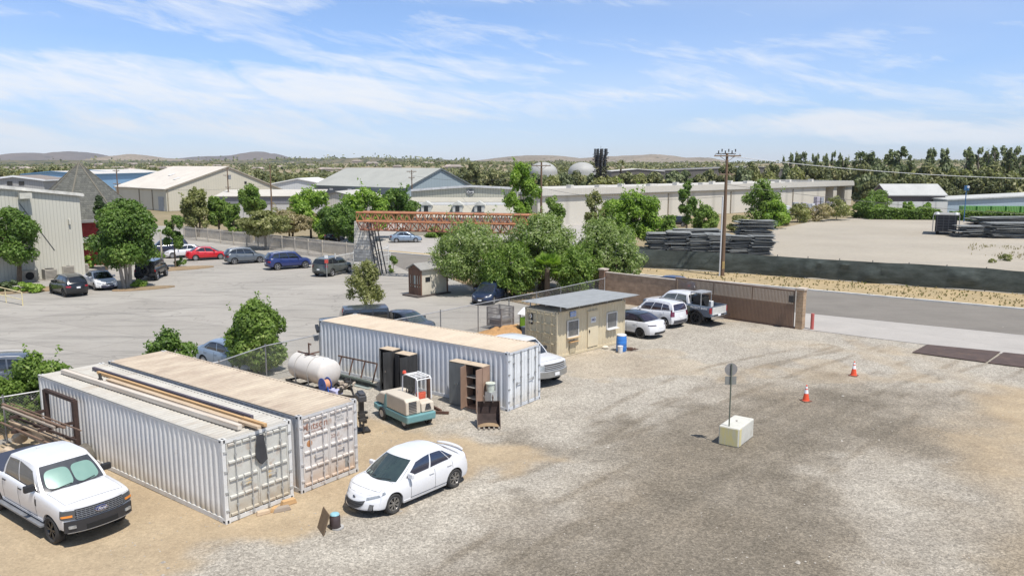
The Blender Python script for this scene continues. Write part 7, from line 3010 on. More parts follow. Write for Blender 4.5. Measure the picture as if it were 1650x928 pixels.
b.add([(-.95, -.8, 0), (.95, -.8, 0), (.95, .8, 0), (-.95, .8, 0), (-.85, -.6, zp), (.55, -.6, zp), (.55, .6, zp), (-.85, .6, zp)], [(3, 2, 1, 0), (4, 5, 6, 7), (0, 1, 5, 4), (1, 2, 6, 5), (2, 3, 7, 6), (3, 0, 4, 7)])
b.build('shaft', stone, sp1)
b = MB()
for (xa, xb, ya) in ((.55, 1.45, -.75), (.85, 1.85, -.75), (.55, 1.45, .55), (.85, 1.85, .55)):
    b.bar((xa, ya, zp + .1), (xb, ya, .1), .09, .09)
for k in range(5):
    t_ = k / 5
    xa = .55 + .9 * t_
    z = (zp) * (1 - t_)
    b.bar((xa, -.75, z), (xa + .32, -.75, z - .3), .05, .05)
    b.bar((xa, -.75, z), (xa, .55, z), .05, .05)
b.build('lattice_leg', mat('lattice_black', (.05, .05, .052), .6), sp1)


def picket(lb, P0, P1, h, m, gap=.16, post=True, diag=False, name='picket_fence'):
    P0, P1 = Vector((*P0, 0)), Vector((*P1, 0))
    L_ = (P1 - P0).length
    t = thing(name, lb, 'fence' if name != 'fence_gate' else 'gate', (P0.x, P0.y, .03), math.atan2((P1 - P0).y, (P1 - P0).x))
    b = MB()
    for k in range(int(L_ / gap)):
        b.box((k * gap + .05, 0, h / 2), (.035, .03, h))
    b.build('pickets', m, t)
    b = MB()
    b.box((L_ / 2, 0, h - .12), (L_, .06, .07))
    b.box((L_ / 2, 0, .25), (L_, .06, .07))
    if diag:
        b.bar((.1, -.03, .3), (L_ - .1, -.03, h - .15), .05, .05)
    b.build('rails', m, t)
    if post:
        for x in ((0, L_) if L_ < 5 else np.linspace(0, L_, int(L_ / 3) + 1)):
            b = MB()
            b.box((x, 0, (h + .15) / 2), (.10, .10, h + .15))
            b.build('post', m, t)
    return t


wf = mat('white_fence', (.70, .69, .65), .6, var=.12, scale=2)
wf2 = mat('tan_fence', (.56, .50, .41), .7, var=.15, scale=2)
picket('white slatted gate standing open left of the stone pillar', G(541, 444), G(626, 426), 1.95, wf, .2, diag=True, name='fence_gate')
picket('short white gate frame right of the stone pillar', G(615, 441), G(629, 438), 1.85, wf, .3, name='fence_gate')
picket('pale picket fence behind the row of parked cars up to the stone pillar', G(520, 416), G(600, 424), 1.9, wf2, .14)
picket('pale picket fence behind the blue and grey crossovers', G(398, 398), G(520, 416), 1.8, wf2, .2)
picket('pale picket fence at the back of the lot behind the red and white sedans', G(280, 384), G(398, 398), 1.8, wf2, .22)
# low stone wall behind them
for lb, a, c_ in (('grey stone retaining wall behind the red sedan, trees above it', (285, 381), (392, 394)), ('grey stone retaining wall behind the blue crossover', (400, 394), (592, 419))):
    P0, P1 = Vector((*G(*a), 0)), Vector((*G(*c_), 0))
    P0 += Vector((.6, 1.6, 0))
    P1 += Vector((.6, 1.6, 0))
    b = MB()
    L_ = (P1 - P0).length
    b.box((L_ / 2, 0, .7), (L_, .4, 1.4))
    o = b.build('stone_wall', wallmat('pale_stone', (.50, .47, .42), (.36, .33, .29), bw=.7, bh=.35, mort=(.30, .28, .25), bump=.03), None, P0, math.atan2((P1 - P0).y, (P1 - P0).x))
    tag(o, lb, 'wall')
sgp = thing('sign_post', 'thin post with a small red and white sign in front of the minivan', 'sign', (*G(527, 448), .03))
b = MB()
b.tube([(0, 0, 0), (0, 0, 2.1)], .03, 6)
b.build('post', galv, sgp)
b = MB()
b.box((0, -.04, 1.55), (.34, .02, .34))
b.build('red_sign', mat('sign_red', (.6, .08, .06), .5), sgp)
b = MB()
b.box((0, -.04, 1.98), (.34, .02, .28))
b.build('white_sign', white_pt, sgp)
# wooden booth
hx, hy = G(679, 479)
ho = thing('wooden_booth', 'small brown wooden booth with glazed door and pale side, left of the big tree', 'booth', (hx, hy, .03), R(-43))
bwd = mat('booth_brown', (.20, .11, .07), .8, c2=(.13, .07, .045), scale=3, stretch=(4, 4, .5))
# local x runs left-to-right of the front face towards the corner, y away
hw_, hd_, hh_ = 1.42, 2.8, 2.05
b = MB()
b.box((-hw_ / 2, hd_ / 2, hh_ / 2 + .12), (hw_, hd_, hh_))
b.build('wall', mat('booth_cream', (.60, .55, .45), .8, var=.1, scale=2), ho)
b = MB()
for x in (-hw_, -hw_ * .80, -.28, 0):
    b.box((x, -.02, hh_ / 2 + .1), (.13, .10, hh_ + .05))
b.box((0.02, hd_, hh_ / 2 + .1), (.1, .1, hh_))
b.box((-hw_ / 2, -.02, hh_ - .12), (hw_, .07, .5))
b.box((-hw_ / 2, -.02, .40), (hw_, .07, .6))
b.box((-hw_ / 2, -.02, .92), (hw_, .09, .10))
for x in (-hw_ * .65, -hw_ * .40):
    b.box((x, -.02, 1.2), (.09, .08, 1.3))
b.build('timber_front', bwd, ho)
b = MB()
b.box((-hw_ * .52, -.012, 1.35), (.42, .03, .95))
b.build('door_glass', mat('booth_glass', (.45, .50, .46), .15, c2=(.20, .24, .22), scale=3), ho)
b = MB()
zr = hh_ + .55
for (xa, za, xb, zb2) in ((-hw_ - .22, hh_ + .10, -hw_ / 2, zr), (-hw_ / 2, zr, .22, hh_ + .10)):
    b.add([(xa, -.2, za), (xb, -.2, zb2), (xb, hd_ + .2, zb2), (xa, hd_ + .2, za), (xa, -.2, za + .07), (xb, -.2, zb2 + .07), (xb, hd_ + .2, zb2 + .07), (xa, hd_ + .2, za + .07)],
          [(0, 3, 2, 1), (4, 5, 6, 7), (0, 1, 5, 4), (1, 2, 6, 5), (2, 3, 7, 6), (3, 0, 4, 7)])
b.add([(-hw_, -.03, hh_ + .1), (0, -.03, hh_ + .1), (-hw_ / 2, -.03, zr)], [(0, 1, 2)], 1)
b.build('roof', [mat('booth_roof', (.30, .29, .27), .85, var=.15, scale=2), bwd], ho)
b = MB()
b.box((-hw_ / 2, hd_ / 2 - .2, .06), (hw_ + .5, hd_ + .8, .10))
b.build('base', mat('booth_base', (.10, .08, .07), .9), ho)
b = MB()
b.box((.015, .7, 1.35), (.03, .5, .36))
b.build('side_window', win_m, ho)
# distant houses along the slopes
hs = thing('house', 'small pale house among the trees on the far slopes', 'house', (0, 0, 0), 0, 'houses scattered on the far slopes')
b = MB()
b.box((0, 0, 1.6), (14, 9, 3.2))
b.build('wall', mat('house_wall', (.55, .48, .40), .8, var=.3, scale=.01), hs)
b = MB()
b.prismxz([(-8, 3.1), (8, 3.1), (4, 5.2), (-4, 5.2)], -5.5, 5.5)
b.build('roof', mat('house_roof', (.42, .30, .24), .8, c2=(.55, .52, .48), scale=.02), hs)
rq = random.Random(3)
first = True
HP = [(330, 900), (205, 800), (190, 1100), (245, 1300), (270, 1000), (415, 950), (455, 1150), (525, 900), (545, 930), (600, 1200), (35, 950), (10, 1200), (500, 1300), (640, 1050), (690, 1300), (730, 950), (215, 1500), (235, 1700), (575, 1600), (625, 1800), (840, 1300), (905, 1500), (300, 1700), (350, 1400), (160, 1500), (470, 1700)]
HL = lambda p: 'small pale house on the far slopes, %s from the left of those houses' % ORD[sorted(q[0] for q in HP).index(p)]
for (px, d) in HP:
    x = XA(px, d, 8)
    z = land(np.array([x]), np.array([float(d)]))[0]
    if first:
        hs.location = (x, d, z)
        hs.rotation_euler = (0, 0, .3)
        hs['label'] = HL(px)
        first = False
    else:
        dup(hs, (x, d, z), rq.uniform(-.5, .9), HL(px), None, rq.uniform(.7, 1.3))
# ------------------------------------------------------------------ vegetation
def leafmat(name, c1, c2, c3, rough=.5, trans=.36):
    m = bpy.data.materials.new(name)
    m.use_nodes = True
    nt = m.node_tree
    bs = nt.nodes['Principled BSDF']
    at = N(nt, 'ShaderNodeAttribute')
    at.attribute_name = 'rnd'
    c = mixc(nt, ramp(nt, at.outputs['Fac'], [(.0, 0), (.6, 1)]), c1, c2)
    c = mixc(nt, ramp(nt, at.outputs['Fac'], [(.74, 0), (.98, 1)]), c, c3)
    LK(nt, c, bs.inputs['Base Color'])
    bs.inputs['Roughness'].default_value = rough
    bs.inputs['Specular IOR Level'].default_value = .35
    tr = N(nt, 'ShaderNodeBsdfTranslucent')
    LK(nt, mixc(nt, 1.0, c, (1.15, 1.35, .6), 'MULTIPLY'), tr.inputs['Color'])
    mx = N(nt, 'ShaderNodeMixShader')
    mx.inputs[0].default_value = trans
    LK(nt, bs.outputs[0], mx.inputs[1])
    LK(nt, tr.outputs[0], mx.inputs[2])
    LK(nt, mx.outputs[0], nt.nodes['Material Output'].inputs[0])
    return m


LM = {
    'deep': leafmat('deep_green_leaves', (0.0768, 0.136, 0.0295), (0.134, 0.223, 0.0413), (0.256, 0.347, 0.0944)),
    'mid': leafmat('mid_green_leaves', (0.109, 0.174, 0.0354), (0.186, 0.279, 0.0531), (0.333, 0.409, 0.118)),
    'bright': leafmat('bright_green_leaves', (0.128, 0.223, 0.0295), (0.237, 0.36, 0.0472), (0.41, 0.521, 0.13)),
    'olive': leafmat('olive_leaves', (0.166, 0.174, 0.059), (0.269, 0.279, 0.106), (0.461, 0.446, 0.224)),
    'pale': leafmat('pale_green_leaves', (.17, .225, .07), (.28, .355, .12), (.58, .58, .42), trans=.42),
    'dry': leafmat('dry_leaves', (0.256, 0.211, 0.118), (0.371, 0.31, 0.177), (0.512, 0.434, 0.271)),
    'dark': leafmat('dark_needles', (0.0384, 0.062, 0.0236), (0.064, 0.0992, 0.0354), (0.115, 0.149, 0.059), trans=.15),
    'euc': leafmat('eucalyptus_leaves', (0.12, 0.147, 0.0737), (0.193, 0.225, 0.103), (0.32, 0.341, 0.191), trans=.2),
    'far': leafmat('far_tree_leaves', (0.112, 0.131, 0.059), (0.193, 0.201, 0.0811), (0.336, 0.31, 0.147), trans=.2),
}
bark = mat('bark_brown', (.16, .115, .08), .95, c2=(.09, .07, .05), scale=5, stretch=(3, 3, .7), bump=.01)
bark_p = mat('bark_pale', (.46, .40, .33), .9, c2=(.28, .23, .18), scale=4, stretch=(3, 3, .7))
rg_ = np.random.default_rng(11)


def leaves(P, Nn, size, asp=.55, rnd_=None):
    """one quad per point P, roughly facing Nn; returns verts, faces, rnd"""
    n = len(P)
    d = Nn + rg_.normal(0, .55, (n, 3))
    d /= np.linalg.norm(d, axis=1, keepdims=True) + 1e-9
    a = np.cross(d, rg_.normal(0, 1, (n, 3)))
    a /= np.linalg.norm(a, axis=1, keepdims=True) + 1e-9
    b = np.cross(d, a)
    s = (size * rg_.uniform(.6, 1.35, n))[:, None]
    V = np.empty((n, 4, 3))
    V[:, 0] = P - a * s
    V[:, 1] = P + b * s * asp
    V[:, 2] = P + a * s
    V[:, 3] = P - b * s * asp
    F = np.arange(n * 4).reshape(n, 4)
    r = rg_.random(n) if rnd_ is None else rnd_
    return V.reshape(-1, 3), F, r


def cloud(lobes, n, size, shell=.45, up=.25, asp=.55, gap=.35, gs=1.3, clump=0):
    """leaf cloud from lobes (x,y,z,rx,ry,rz); denser near each lobe's skin, holes by noise"""
    L_ = np.array(lobes, float)
    vol = (L_[:, 3] * L_[:, 4] * L_[:, 5]) ** (2 / 3)
    idx = rg_.choice(len(L_), n, p=vol / vol.sum())
    d = rg_.normal(0, 1, (n, 3))
    d[:, 2] += up
    d /= np.linalg.norm(d, axis=1, keepdims=True)
    r = 1 - shell * rg_.random(n) ** 1.6
    # bumpy lobes: small sub-clumps push the skin in and out
    q = np.sin(d[:, 0] * 7 + idx) * np.sin(d[:, 1] * 6.3 + idx * 1.7) * np.sin(d[:, 2] * 6.7 + idx * 2.3)
    r = r * (1 + .22 * q) + rg_.normal(0, .035, n)
    P = L_[idx, :3] + d * L_[idx, 3:6] * r[:, None]
    if gap > 0:
        h = fbm(P[:, 0] * gs + P[:, 2] * .7 * gs, P[:, 1] * gs - P[:, 2] * .8 * gs, 3, 3)
        keep = h > gap + .06 * rg_.normal(0, 1, n)
        P, d = P[keep], d[keep]
    hh = fbm(P[:, 0] * gs * 1.1 + 9, P[:, 1] * gs + P[:, 2] * gs, 3, 8)
    rr_ = np.clip(rg_.random(len(P)) * .75 + (hh - .5) * 1.2 + .12, 0, 1)
    return leaves(P, d + np.array([0, 0, .35]), size, asp, rr_)


def crown_lobes(r, cx, cy, z0, z1, rad, n, top=.5, flat=.8):
    out = []
    for k in range(n):
        t = r.random()
        z = z0 + (z1 - z0) * (.12 + .76 * t)
        w = rad * ((math.sin(PI * min(.98, max(.05, .12 + .80 * t) ** top)) ** .7) if top > 1 else (1 - abs((t - .42) / .58) ** 2.4) ** .55)
        a = r.uniform(0, 2 * PI)
        q = w * math.sqrt(r.random()) * .72
        s = (z1 - z0) * r.uniform(.11, .21)
        s2 = rad * r.uniform(.18, .36)
        out.append((cx + q * math.cos(a), cy + q * math.sin(a), z, s2, s2, min(s, s2 * 1.1) * flat + .05))
    return out


def tree(name, label, loc, h, rad, z0, leaf, n, size, nl=14, trunk=.16, bk=None, cat='tree', group=None, seed=1, gap=.36, shell=.5, top=.8, lean=(0, 0), rz=0, stems=1, flat=.9, gs=1.2, spikes=0, asp=.55, limbs=True):
    r = random.Random(seed)
    t = thing(name, label, cat, (loc[0], loc[1], loc[2] if len(loc) > 2 else 0), rz, group)
    lob = crown_lobes(r, lean[0] * .6, lean[1] * .6, z0, h, rad, int(nl * 1.7), top, flat)
    V, F, rn = cloud(lob, n, size, shell, gap=gap, gs=gs, asp=asp)
    if spikes:
        Vs, Fs, rs = [V], [F], [rn]
        o = len(V)
        for k in range(spikes):
            l = r.choice(lob)
            a = r.uniform(0, 2 * PI)
            base = np.array([l[0] + .5 * l[3] * math.cos(a), l[1] + .5 * l[4] * math.sin(a), l[2] + l[5] * .6])
            dr = np.array([math.cos(a) * .5, math.sin(a) * .5, 1.0])
            le = r.uniform(.25, .5) * rad
            m_ = 26
            tt = rg_.random(m_)
            P = base + dr * (tt * le)[:, None] + rg_.normal(0, size * .7, (m_, 3))
            v, f, q = leaves(P, np.tile(dr * .3, (m_, 1)), size * .9, asp)
            Vs.append(v)
            Fs.append(f + o)
            rs.append(np.clip(q * .6 + .3, 0, 1))
            o += len(v)
        V, F, rn = np.concatenate(Vs), np.concatenate(Fs), np.concatenate(rs)
    link('crown' if cat != 'shrub' else 'foliage', npmesh('crown', V, F, LM[leaf], False, {'rnd': ('FACE', rn)}), t)
    b = MB()
    bk = bk or bark
    tops = sorted(lob, key=lambda l: -l[3])[:max(4, nl // 2)]
    for s in range(stems):
        ox, oy = (r.uniform(-.2, .2) * stems * .6, r.uniform(-.2, .2) * stems * .6) if stems > 1 else (0, 0)
        kx, ky = lean[0] * .35 + ox * 1.5, lean[1] * .35 + oy * 1.5
        zf = z0 + (h - z0) * .30
        b.tube([(ox, oy, -.05), (ox + kx * .4, oy + ky * .4, zf * .5), (kx + ox, ky + oy, zf)], [trunk * 1.25, trunk, trunk * .72], 9)
        if limbs:
            for l in tops[s::stems]:
                e = Vector((l[0], l[1], l[2]))
                st = Vector((ox + kx * .6, oy + ky * .6, zf * r.uniform(.55, .95)))
                md = st.lerp(e, .5) + Vector((r.uniform(-.1, .1), r.uniform(-.1, .1), r.uniform(.0, .25))) * rad * .3
                b.tube([st, md, e], [trunk * .55, trunk * .34, trunk * .10], 6)
        else:
            b.tube([(kx + ox, ky + oy, zf), (lean[0] * .6, lean[1] * .6, h * .9)], [trunk * .72, trunk * .15], 7)
    b.build('trunk' if cat != 'shrub' else 'stem', bk, t)
    return t


def tp(px, pybase, **k):
    return G(px, pybase)


# trees in front of the beige building
x, y = G(28, 458)
tree('tree', 'dark glossy tree with forked trunk before the beige building at the left edge', (x, y), ZH(335, y), 2.75, 1.9, 'deep', 17000, .13, 20, .17, seed=3, gap=.33, lean=(0, 0), stems=2)
x, y = G(208, 464)
tree('tree', 'full round dark green tree with pale split trunk between white sedan and off-roader', (x, y), ZH(321, y), 3.15, 1.7, 'deep', 34000, .13, 34, .14, bark_p, seed=5, gap=.22, stems=3, top=.62)
x, y = XA(166, 80, 5), 80
tree('conifer', 'slim dark conifer poking up left of the round tree, before the shingled roof', (x, y), ZH(300, y), 1.1, 2, 'dark', 5000, .14, 12, .12, seed=6, gap=.2, limbs=False)
x, y = G(283, 432)
tree('tree', 'slim dark tree on the small island in front of the white and red sedans', (x, y), ZH(343, y), 1.35, 1.9, 'deep', 6000, .12, 14, .07, seed=8, gap=.38, limbs=False)
for k, (px, py, h, rad, lf, n, lb) in enumerate([(46, 471, .9, 1.35, 'bright', 4000, 'clipped bright green bush at the end of the yellow handrail'), (12, 470, .9, 1.2, 'dark', 3000, 'dark low bush behind the yellow handrail'),
                                                 (224, 463, .6, .9, 'bright', 1800, 'low yellow-green bush at the foot of the round tree'), (150, 432, 1.5, .9, 'bright', 2000, 'light green shrub between the building corner and the round tree'),
                                                 (258, 424, 1.2, .7, 'mid', 1500, 'small shrub beside the slim tree on the island'), (290, 430, 1.0, .8, 'deep', 1500, 'dark low shrub at the kerb point of the small island')]):
    x, y = G(px, py)
    tree('shrub', lb, (x, y), h, rad, .02, lf, n, .09, 8, .03, cat='shrub', seed=20 + k, gap=.2, top=.5)
b = MB()
for (px, py, rx_, ry_) in [(232, 466, 2.2, 1.0), (285, 434, 3.2, 1.6), (25, 470, 4.2, 1.8)]:
    x, y = G(px, py)
    b.prism([(x + rx_ * math.cos(a) , y + ry_ * math.sin(a) + rx_ * .5 * math.cos(a)) for a in np.linspace(0, 2 * PI, 17)[:-1]], -.1, .11)
struct(b.build('planting_bed', soil))
b = MB()
x, y = G(262, 431)
b.tube([(0, 0, .1), (0, 0, 3.9)], .09, 8)
b.lathe([(.28, 0), (.14, .9), (0, .9)], 10)
tag(b.build('lamp_post', mat('pale_post', (.55, .50, .42), .7), None, (x, y, .05)), 'pale post with a flared base right of the black off-roader', 'post')

# bushes along the near fence
x, y = -14.1, 41.6
tree('shrub', 'large glossy green shrub by the chain-link fence behind the Matson container', (-12.9, 39.55), 3.75, 1.75, .15, 'mid', 32000, .085, 34, .07, cat='shrub', seed=31, gap=.18, top=.6, spikes=14, shell=.4)
x, y = G(296, 590)
tree('shrub', 'dark upright-leaved shrub at the far end of the tan container roof', (-16.35, 37.3), 2.75, 1.35, .1, 'deep', 9000, .085, 16, .05, cat='shrub', seed=33, gap=.2, spikes=18, top=.55)
tree('vine_bush', 'sprawling light green vine bush over the fence behind the near container', (-18.9, 30.9), 3.05, 1.7, .5, 'mid', 13000, .085, 20, .06, cat='shrub', seed=36, gap=.30, spikes=16, top=.6)
tree('vine_bush', 'smaller vine bush left of the near container corner, over the fence', (-20.3, 30.5), 2.3, 1.2, .4, 'mid', 6000, .085, 14, .05, cat='shrub', seed=37, gap=.28, spikes=8, top=.6)
x, y = G(590, 506)
tree('tree', 'airy pale olive young tree behind the tan-roofed container', (-10.1, 54.6, .03), ZH(424, 54.6), 1.65, .9, 'olive', 9000, .085, 18, .05, seed=39, gap=.42, stems=4, spikes=10, gs=1.8)

# the big leafy group in the middle
for k, (px, yy, top_, rad, z0, n, lf, sd, lean, lb) in enumerate([
        (772, 66.0, 360, 4.0, .8, 36000, 'pale', 41, (-1.2, 0), 'left spreading tree of the flowering group, leaning over the dark blue sedan'),
        (872, 67.5, 345, 3.9, .9, 36000, 'pale', 43, (0, 0), 'middle tree of the flowering group, behind the fan palm'),
        (962, 69.0, 355, 3.6, .7, 34000, 'pale', 45, (.4, 0), 'right tree of the flowering group above the brick pillar'),
        (1000, 66.0, 388, 2.3, .5, 15000, 'pale', 49, (0, 0), 'small olive tree at the right end of the flowering group, over the pillar'),
        (826, 63.5, 392, 2.8, .4, 20000, 'mid', 47, (0, 0), 'low olive tree in front of the flowering group by the chain-link fence'),
        (922, 64.0, 400, 2.8, .3, 18000, 'mid', 48, (0, 0), 'dense low bush before the flowering group, left of the brick pillar')]):
    tree('flowering_tree' if k < 3 else 'tree', lb, (XA(px, yy, 2), yy, .04), ZH(top_, yy), rad, z0, lf, n, .105, 30, .17, seed=sd, gap=.40, lean=lean, stems=2, gs=1.9, spikes=34, top=.7, shell=.7)


def palm(lb, loc, h, r_, n, m, seed, trunk_r=.2, name='fan_palm', fh=.5):
    rr = random.Random(seed)
    t = thing(name, lb, 'palm', loc)
    b = MB()
    b.tube([(0, 0, -.05), (0, 0, h)], [trunk_r * 1.2, trunk_r], 9)
    b.build('trunk', bark, t)
    Vs, Fs, rn = [], [], []
    o = 0
    for k in range(n):
        a = rr.uniform(0, 2 * PI)
        e = rr.uniform(-.3, 1.35)
        d = Vector((math.cos(a) * math.cos(e), math.sin(a) * math.cos(e), math.sin(e)))
        side_ = d.cross(Vector((0, 0, 1))).normalized()
        c0 = Vector((0, 0, h)) + d * r_ * .45
        for q in range(15):
            w = (q - 7) / 7
            dd_ = (d + side_ * w * .9 + Vector((0, 0, -.12 * abs(w)))).normalized()
            tip = c0 + dd_ * r_ * .6 * (1 - .25 * abs(w))
            s2 = side_ * .035 * r_
            for v in (c0, c0 + (tip - c0) * .5 + s2, tip, c0 + (tip - c0) * .5 - s2):
                Vs.append(v[:])
            Fs.append((o, o + 1, o + 2, o + 3))
            o += 4
            rn.append(rr.random())
    link('fronds', npmesh('fronds', Vs, Fs, LM[m], False, {'rnd': ('FACE', np.array(rn))}), t)
    return t


palm('bright fan palm sticking up in the middle of the flowering trees', (XA(882, 62.5, 3), 62.5, .05), 2.4, 1.5, 30, 'bright', 3)
# shrubs at the brick pillar
x, y = XA(1010, 70.5, 1), 70.5
tree('shrub', 'dry grey-green shrub behind the block wall at its left end', (x, y), 2.1, 1.4, .1, 'pale', 3500, .1, 10, .04, cat='shrub', seed=55, gap=.35)
x, y = G(633, 438)
tree('shrub', 'small reddish-green shrub right of the white gate frame', G(634, 440), 1.7, .75, .1, 'mid', 1500, .08, 8, .03, cat='shrub', seed=56, gap=.3)

# mid distance trees, left to right: px, distance, top row, radius, crown bottom, leaves, kind, seed, label
mid = [
    (318, 118, 300, 2.6, 1.0, 7000, 'olive', 'pale yellow-green poplar-like tree left of the twin dark tree'),
    (352, 120, 308, 2.4, 1.4, 7000, 'mid', 'darker tree beside the pale yellow-green one before the beige warehouse'),
    (408, 128, 298, 2.5, 3.0, 6500, 'mid', 'rounded pine-like tree in front of the annex band'),
    (376, 112, 325, 1.3, .6, 2600, 'mid', 'thin young tree with sparse leaves before the annex wall'),
    (427, 101, 338, 3.9, 1.7, 13000, 'olive', 'wide olive tree with dark twisted trunks behind the grey crossover'),
    (466, 108, 340, 3.4, 1.5, 9000, 'dry', 'dry brownish tree between the olive tree and the dense dark one'),
    (500, 116, 303, 4.0, 1.4, 15000, 'bright', 'bright green rounded tree in front of the low pale hall'),
    (545, 108, 330, 3.6, .8, 12000, 'deep', 'dense dark green tree below the bright rounded one'),
    (590, 112, 302, 3.9, 1.2, 13000, 'bright', 'light green tree behind the stone pillar, left'),
    (574, 104, 345, 2.8, .5, 8000, 'deep', 'dark leafy tree directly left of the stone pillar'),
    (640, 116, 304, 3.4, 2.2, 9000, 'deep', 'dark tree above the left end of the orange truss'),
    (842, 98, 252, 2.5, 1.0, 13000, 'bright', 'tall narrow bright green tree at the right of the parapet building'),
    (893, 100, 308, 1.8, 1.0, 6000, 'mid', 'small pointed tree right of the dark utility pole'),
    (960, 104, 302, 1.7, .6, 4500, 'olive', 'slender light tree left of the dense green one'),
    (1022, 101, 304, 4.0, .6, 20000, 'bright', 'broad dense bright green tree beside the grey panel stacks'),
    (992, 108, 318, 2.6, .6, 8000, 'mid', 'darker tree between the slender one and the broad bright one'),
    (1107, 122, 291, 1.9, 1.0, 4500, 'deep', 'slim tree with tufted tiers in front of the long warehouse'),
    (1136, 125, 329, 2.4, .2, 6000, 'mid', 'bushy green tree between tufted tree and tall pole'),
    (1228, 138, 289, 3.9, .8, 8500, 'mid', 'open spreading tree right of the tall pole before the long warehouse'),
    (1250, 134, 322, 2.6, .2, 5000, 'bright', 'low light green tree under the open spreading tree'),
    (1078, 112, 345, 2.0, .2, 3500, 'mid', 'small bush-like tree right of the broad bright tree'),
]
for k, (px, d, top_, rad, z0, n, lf, lb) in enumerate(mid):
    tree('tree', lb, (XA(px, d, 3), d), ZH(top_, d), rad, z0, lf, n, .17 if d < 110 else .20, 18, .14, seed=100 + k, gap=.34, gs=.9, limbs=rad > 2.3, spikes=8, top=.75 if px not in (842, 893, 960, 1107) else 1.15, stems=2 if lf in ('olive', 'dry') else 1)
sh = [(521, 113, 1.1, 'bright', 2.0, 'clipped round yellow-green bush in front of the dark tree'), (590, 103, 1.0, 'deep', 2.0, 'low dark shrub at the base of the stone pillar'),
      (1190, 128, 2.4, 'olive', 2.6, 'yellowish scrub right of the tall pole'), (1285, 150, 3.2, 'olive', 3.4, 'brown-green scrub below the wrapped pallets, left'), (1318, 152, 3.2, 'dry', 3.6, 'dry scrub below the wrapped pallets, middle'),
      (1348, 155, 3.4, 'olive', 4.6, 'taller scrub below the right bays of the long warehouse'), (1385, 162, 2.2, 'deep', 3.0, 'dark bush at the right corner of the long warehouse'), (1400, 160, 3.2, 'mid', 4.4, 'green bush left of the ivy wall'),
      (1415, 172, 3.0, 'mid', 5.6, 'big rounded bush between long warehouse and open shed'), (1260, 142, 2.4, 'olive', 2.4, 'low scrub under the spreading tree'), (703, 118, 2.4, 'mid', 1.5, 'low green hedge strip under the orange truss, left part'),
      (745, 118, 2.4, 'mid', 1.5, 'low green hedge strip under the orange truss, right part'), (660, 122, 2.0, 'olive', 1.5, 'small clump on the concrete island beyond the pillar'), (1495, 163, 2.0, 'bright', 3.0, 'ivy clump climbing the pale panel wall, right one'),
      (1463, 165, 1.8, 'bright', 3.4, 'ivy clump climbing the pale panel wall, left one')]
for k, (px, d, rad, lf, h, lb) in enumerate(sh):
    tree('shrub', lb, (XA(px, d, 1), d), h, rad, .05, lf, 3200, .18, 12, .06, cat='shrub', seed=200 + k, gap=.25, gs=.8, top=.55)
# long clipped hedges (one continuous planting each)
def hedge(lb, P0, P1, w, h, lf, n, size, name='hedge'):
    P0, P1 = np.array(P0, float), np.array(P1, float)
    t = rg_.random(n)
    P = np.zeros((n, 3))
    P[:, :2] = P0 + (P1 - P0) * t[:, None]
    nn = fbm(t * 26, t * 0 + 3, 3, 5)
    P[:, 1] += rg_.uniform(-w, w, n)
    P[:, 2] = h * (.65 + .7 * nn) * (1 - rg_.random(n) ** 2 * .95)
    L0 = P.copy()
    V, F, r = leaves(P, np.tile(np.array([0, -.4, .8]), (n, 1)), size, .6, np.clip(rg_.random(n) * .7 + (nn - .5), 0, 1))
    o = link(name, npmesh(name, V, F, LM[lf], False, {'rnd': ('FACE', r)}))
    return tag(o, lb, 'hedge')


hedge('long low green hedge at the far edge of the storage yard, left of the trailer', (XA(1395, 158, 0), 158), (XA(1515, 156, 0), 156), 1.6, 1.9, 'mid', 16000, .2)
hedge('hedge with reddish weeds right of the black trailer, before the green skips', (XA(1535, 155, 0), 155), (XA(1720, 150, 0), 150), 1.6, 1.6, 'mid', 16000, .2)

# eucalyptus row against the sky on the right: a few kinds, copied
def euc(seed, h, rad, label):
    r = random.Random(seed)
    t = thing('eucalyptus', label, 'tree', (0, 0, 0), 0, 'tall eucalyptus trees on the skyline')
    lob = []
    nb_ = r.randint(2, 3)
    b = MB()
    for s in range(nb_):
        a = r.uniform(0, 2 * PI)
        tx_, ty_ = rad * .55 * math.cos(a), rad * .55 * math.sin(a)
        b.tube([(0, 0, 0), (tx_ * .2, ty_ * .2, h * .4), (tx_ * .8, ty_ * .8, h * .72), (tx_, ty_, h * .93)], [.42, .32, .2, .06], 7)
        for k in range(12):
            f = r.uniform(.36, 1.0)
            lob.append((tx_ * f + r.uniform(-.35, .35) * rad, ty_ * f + r.uniform(-.35, .35) * rad, h * f - .5, rad * r.uniform(.13, .28), rad * r.uniform(.13, .28), h * r.uniform(.05, .12)))
    V, F, rn = cloud(lob, 2700, .38, .7, gap=.43, gs=.6)
    link('crown', npmesh('crown', V, F, LM['euc'], False, {'rnd': ('FACE', rn)}), t)
    b.build('trunk', mat('bark_grey', (.20, .17, .14), .9, var=.3), t)
    return t


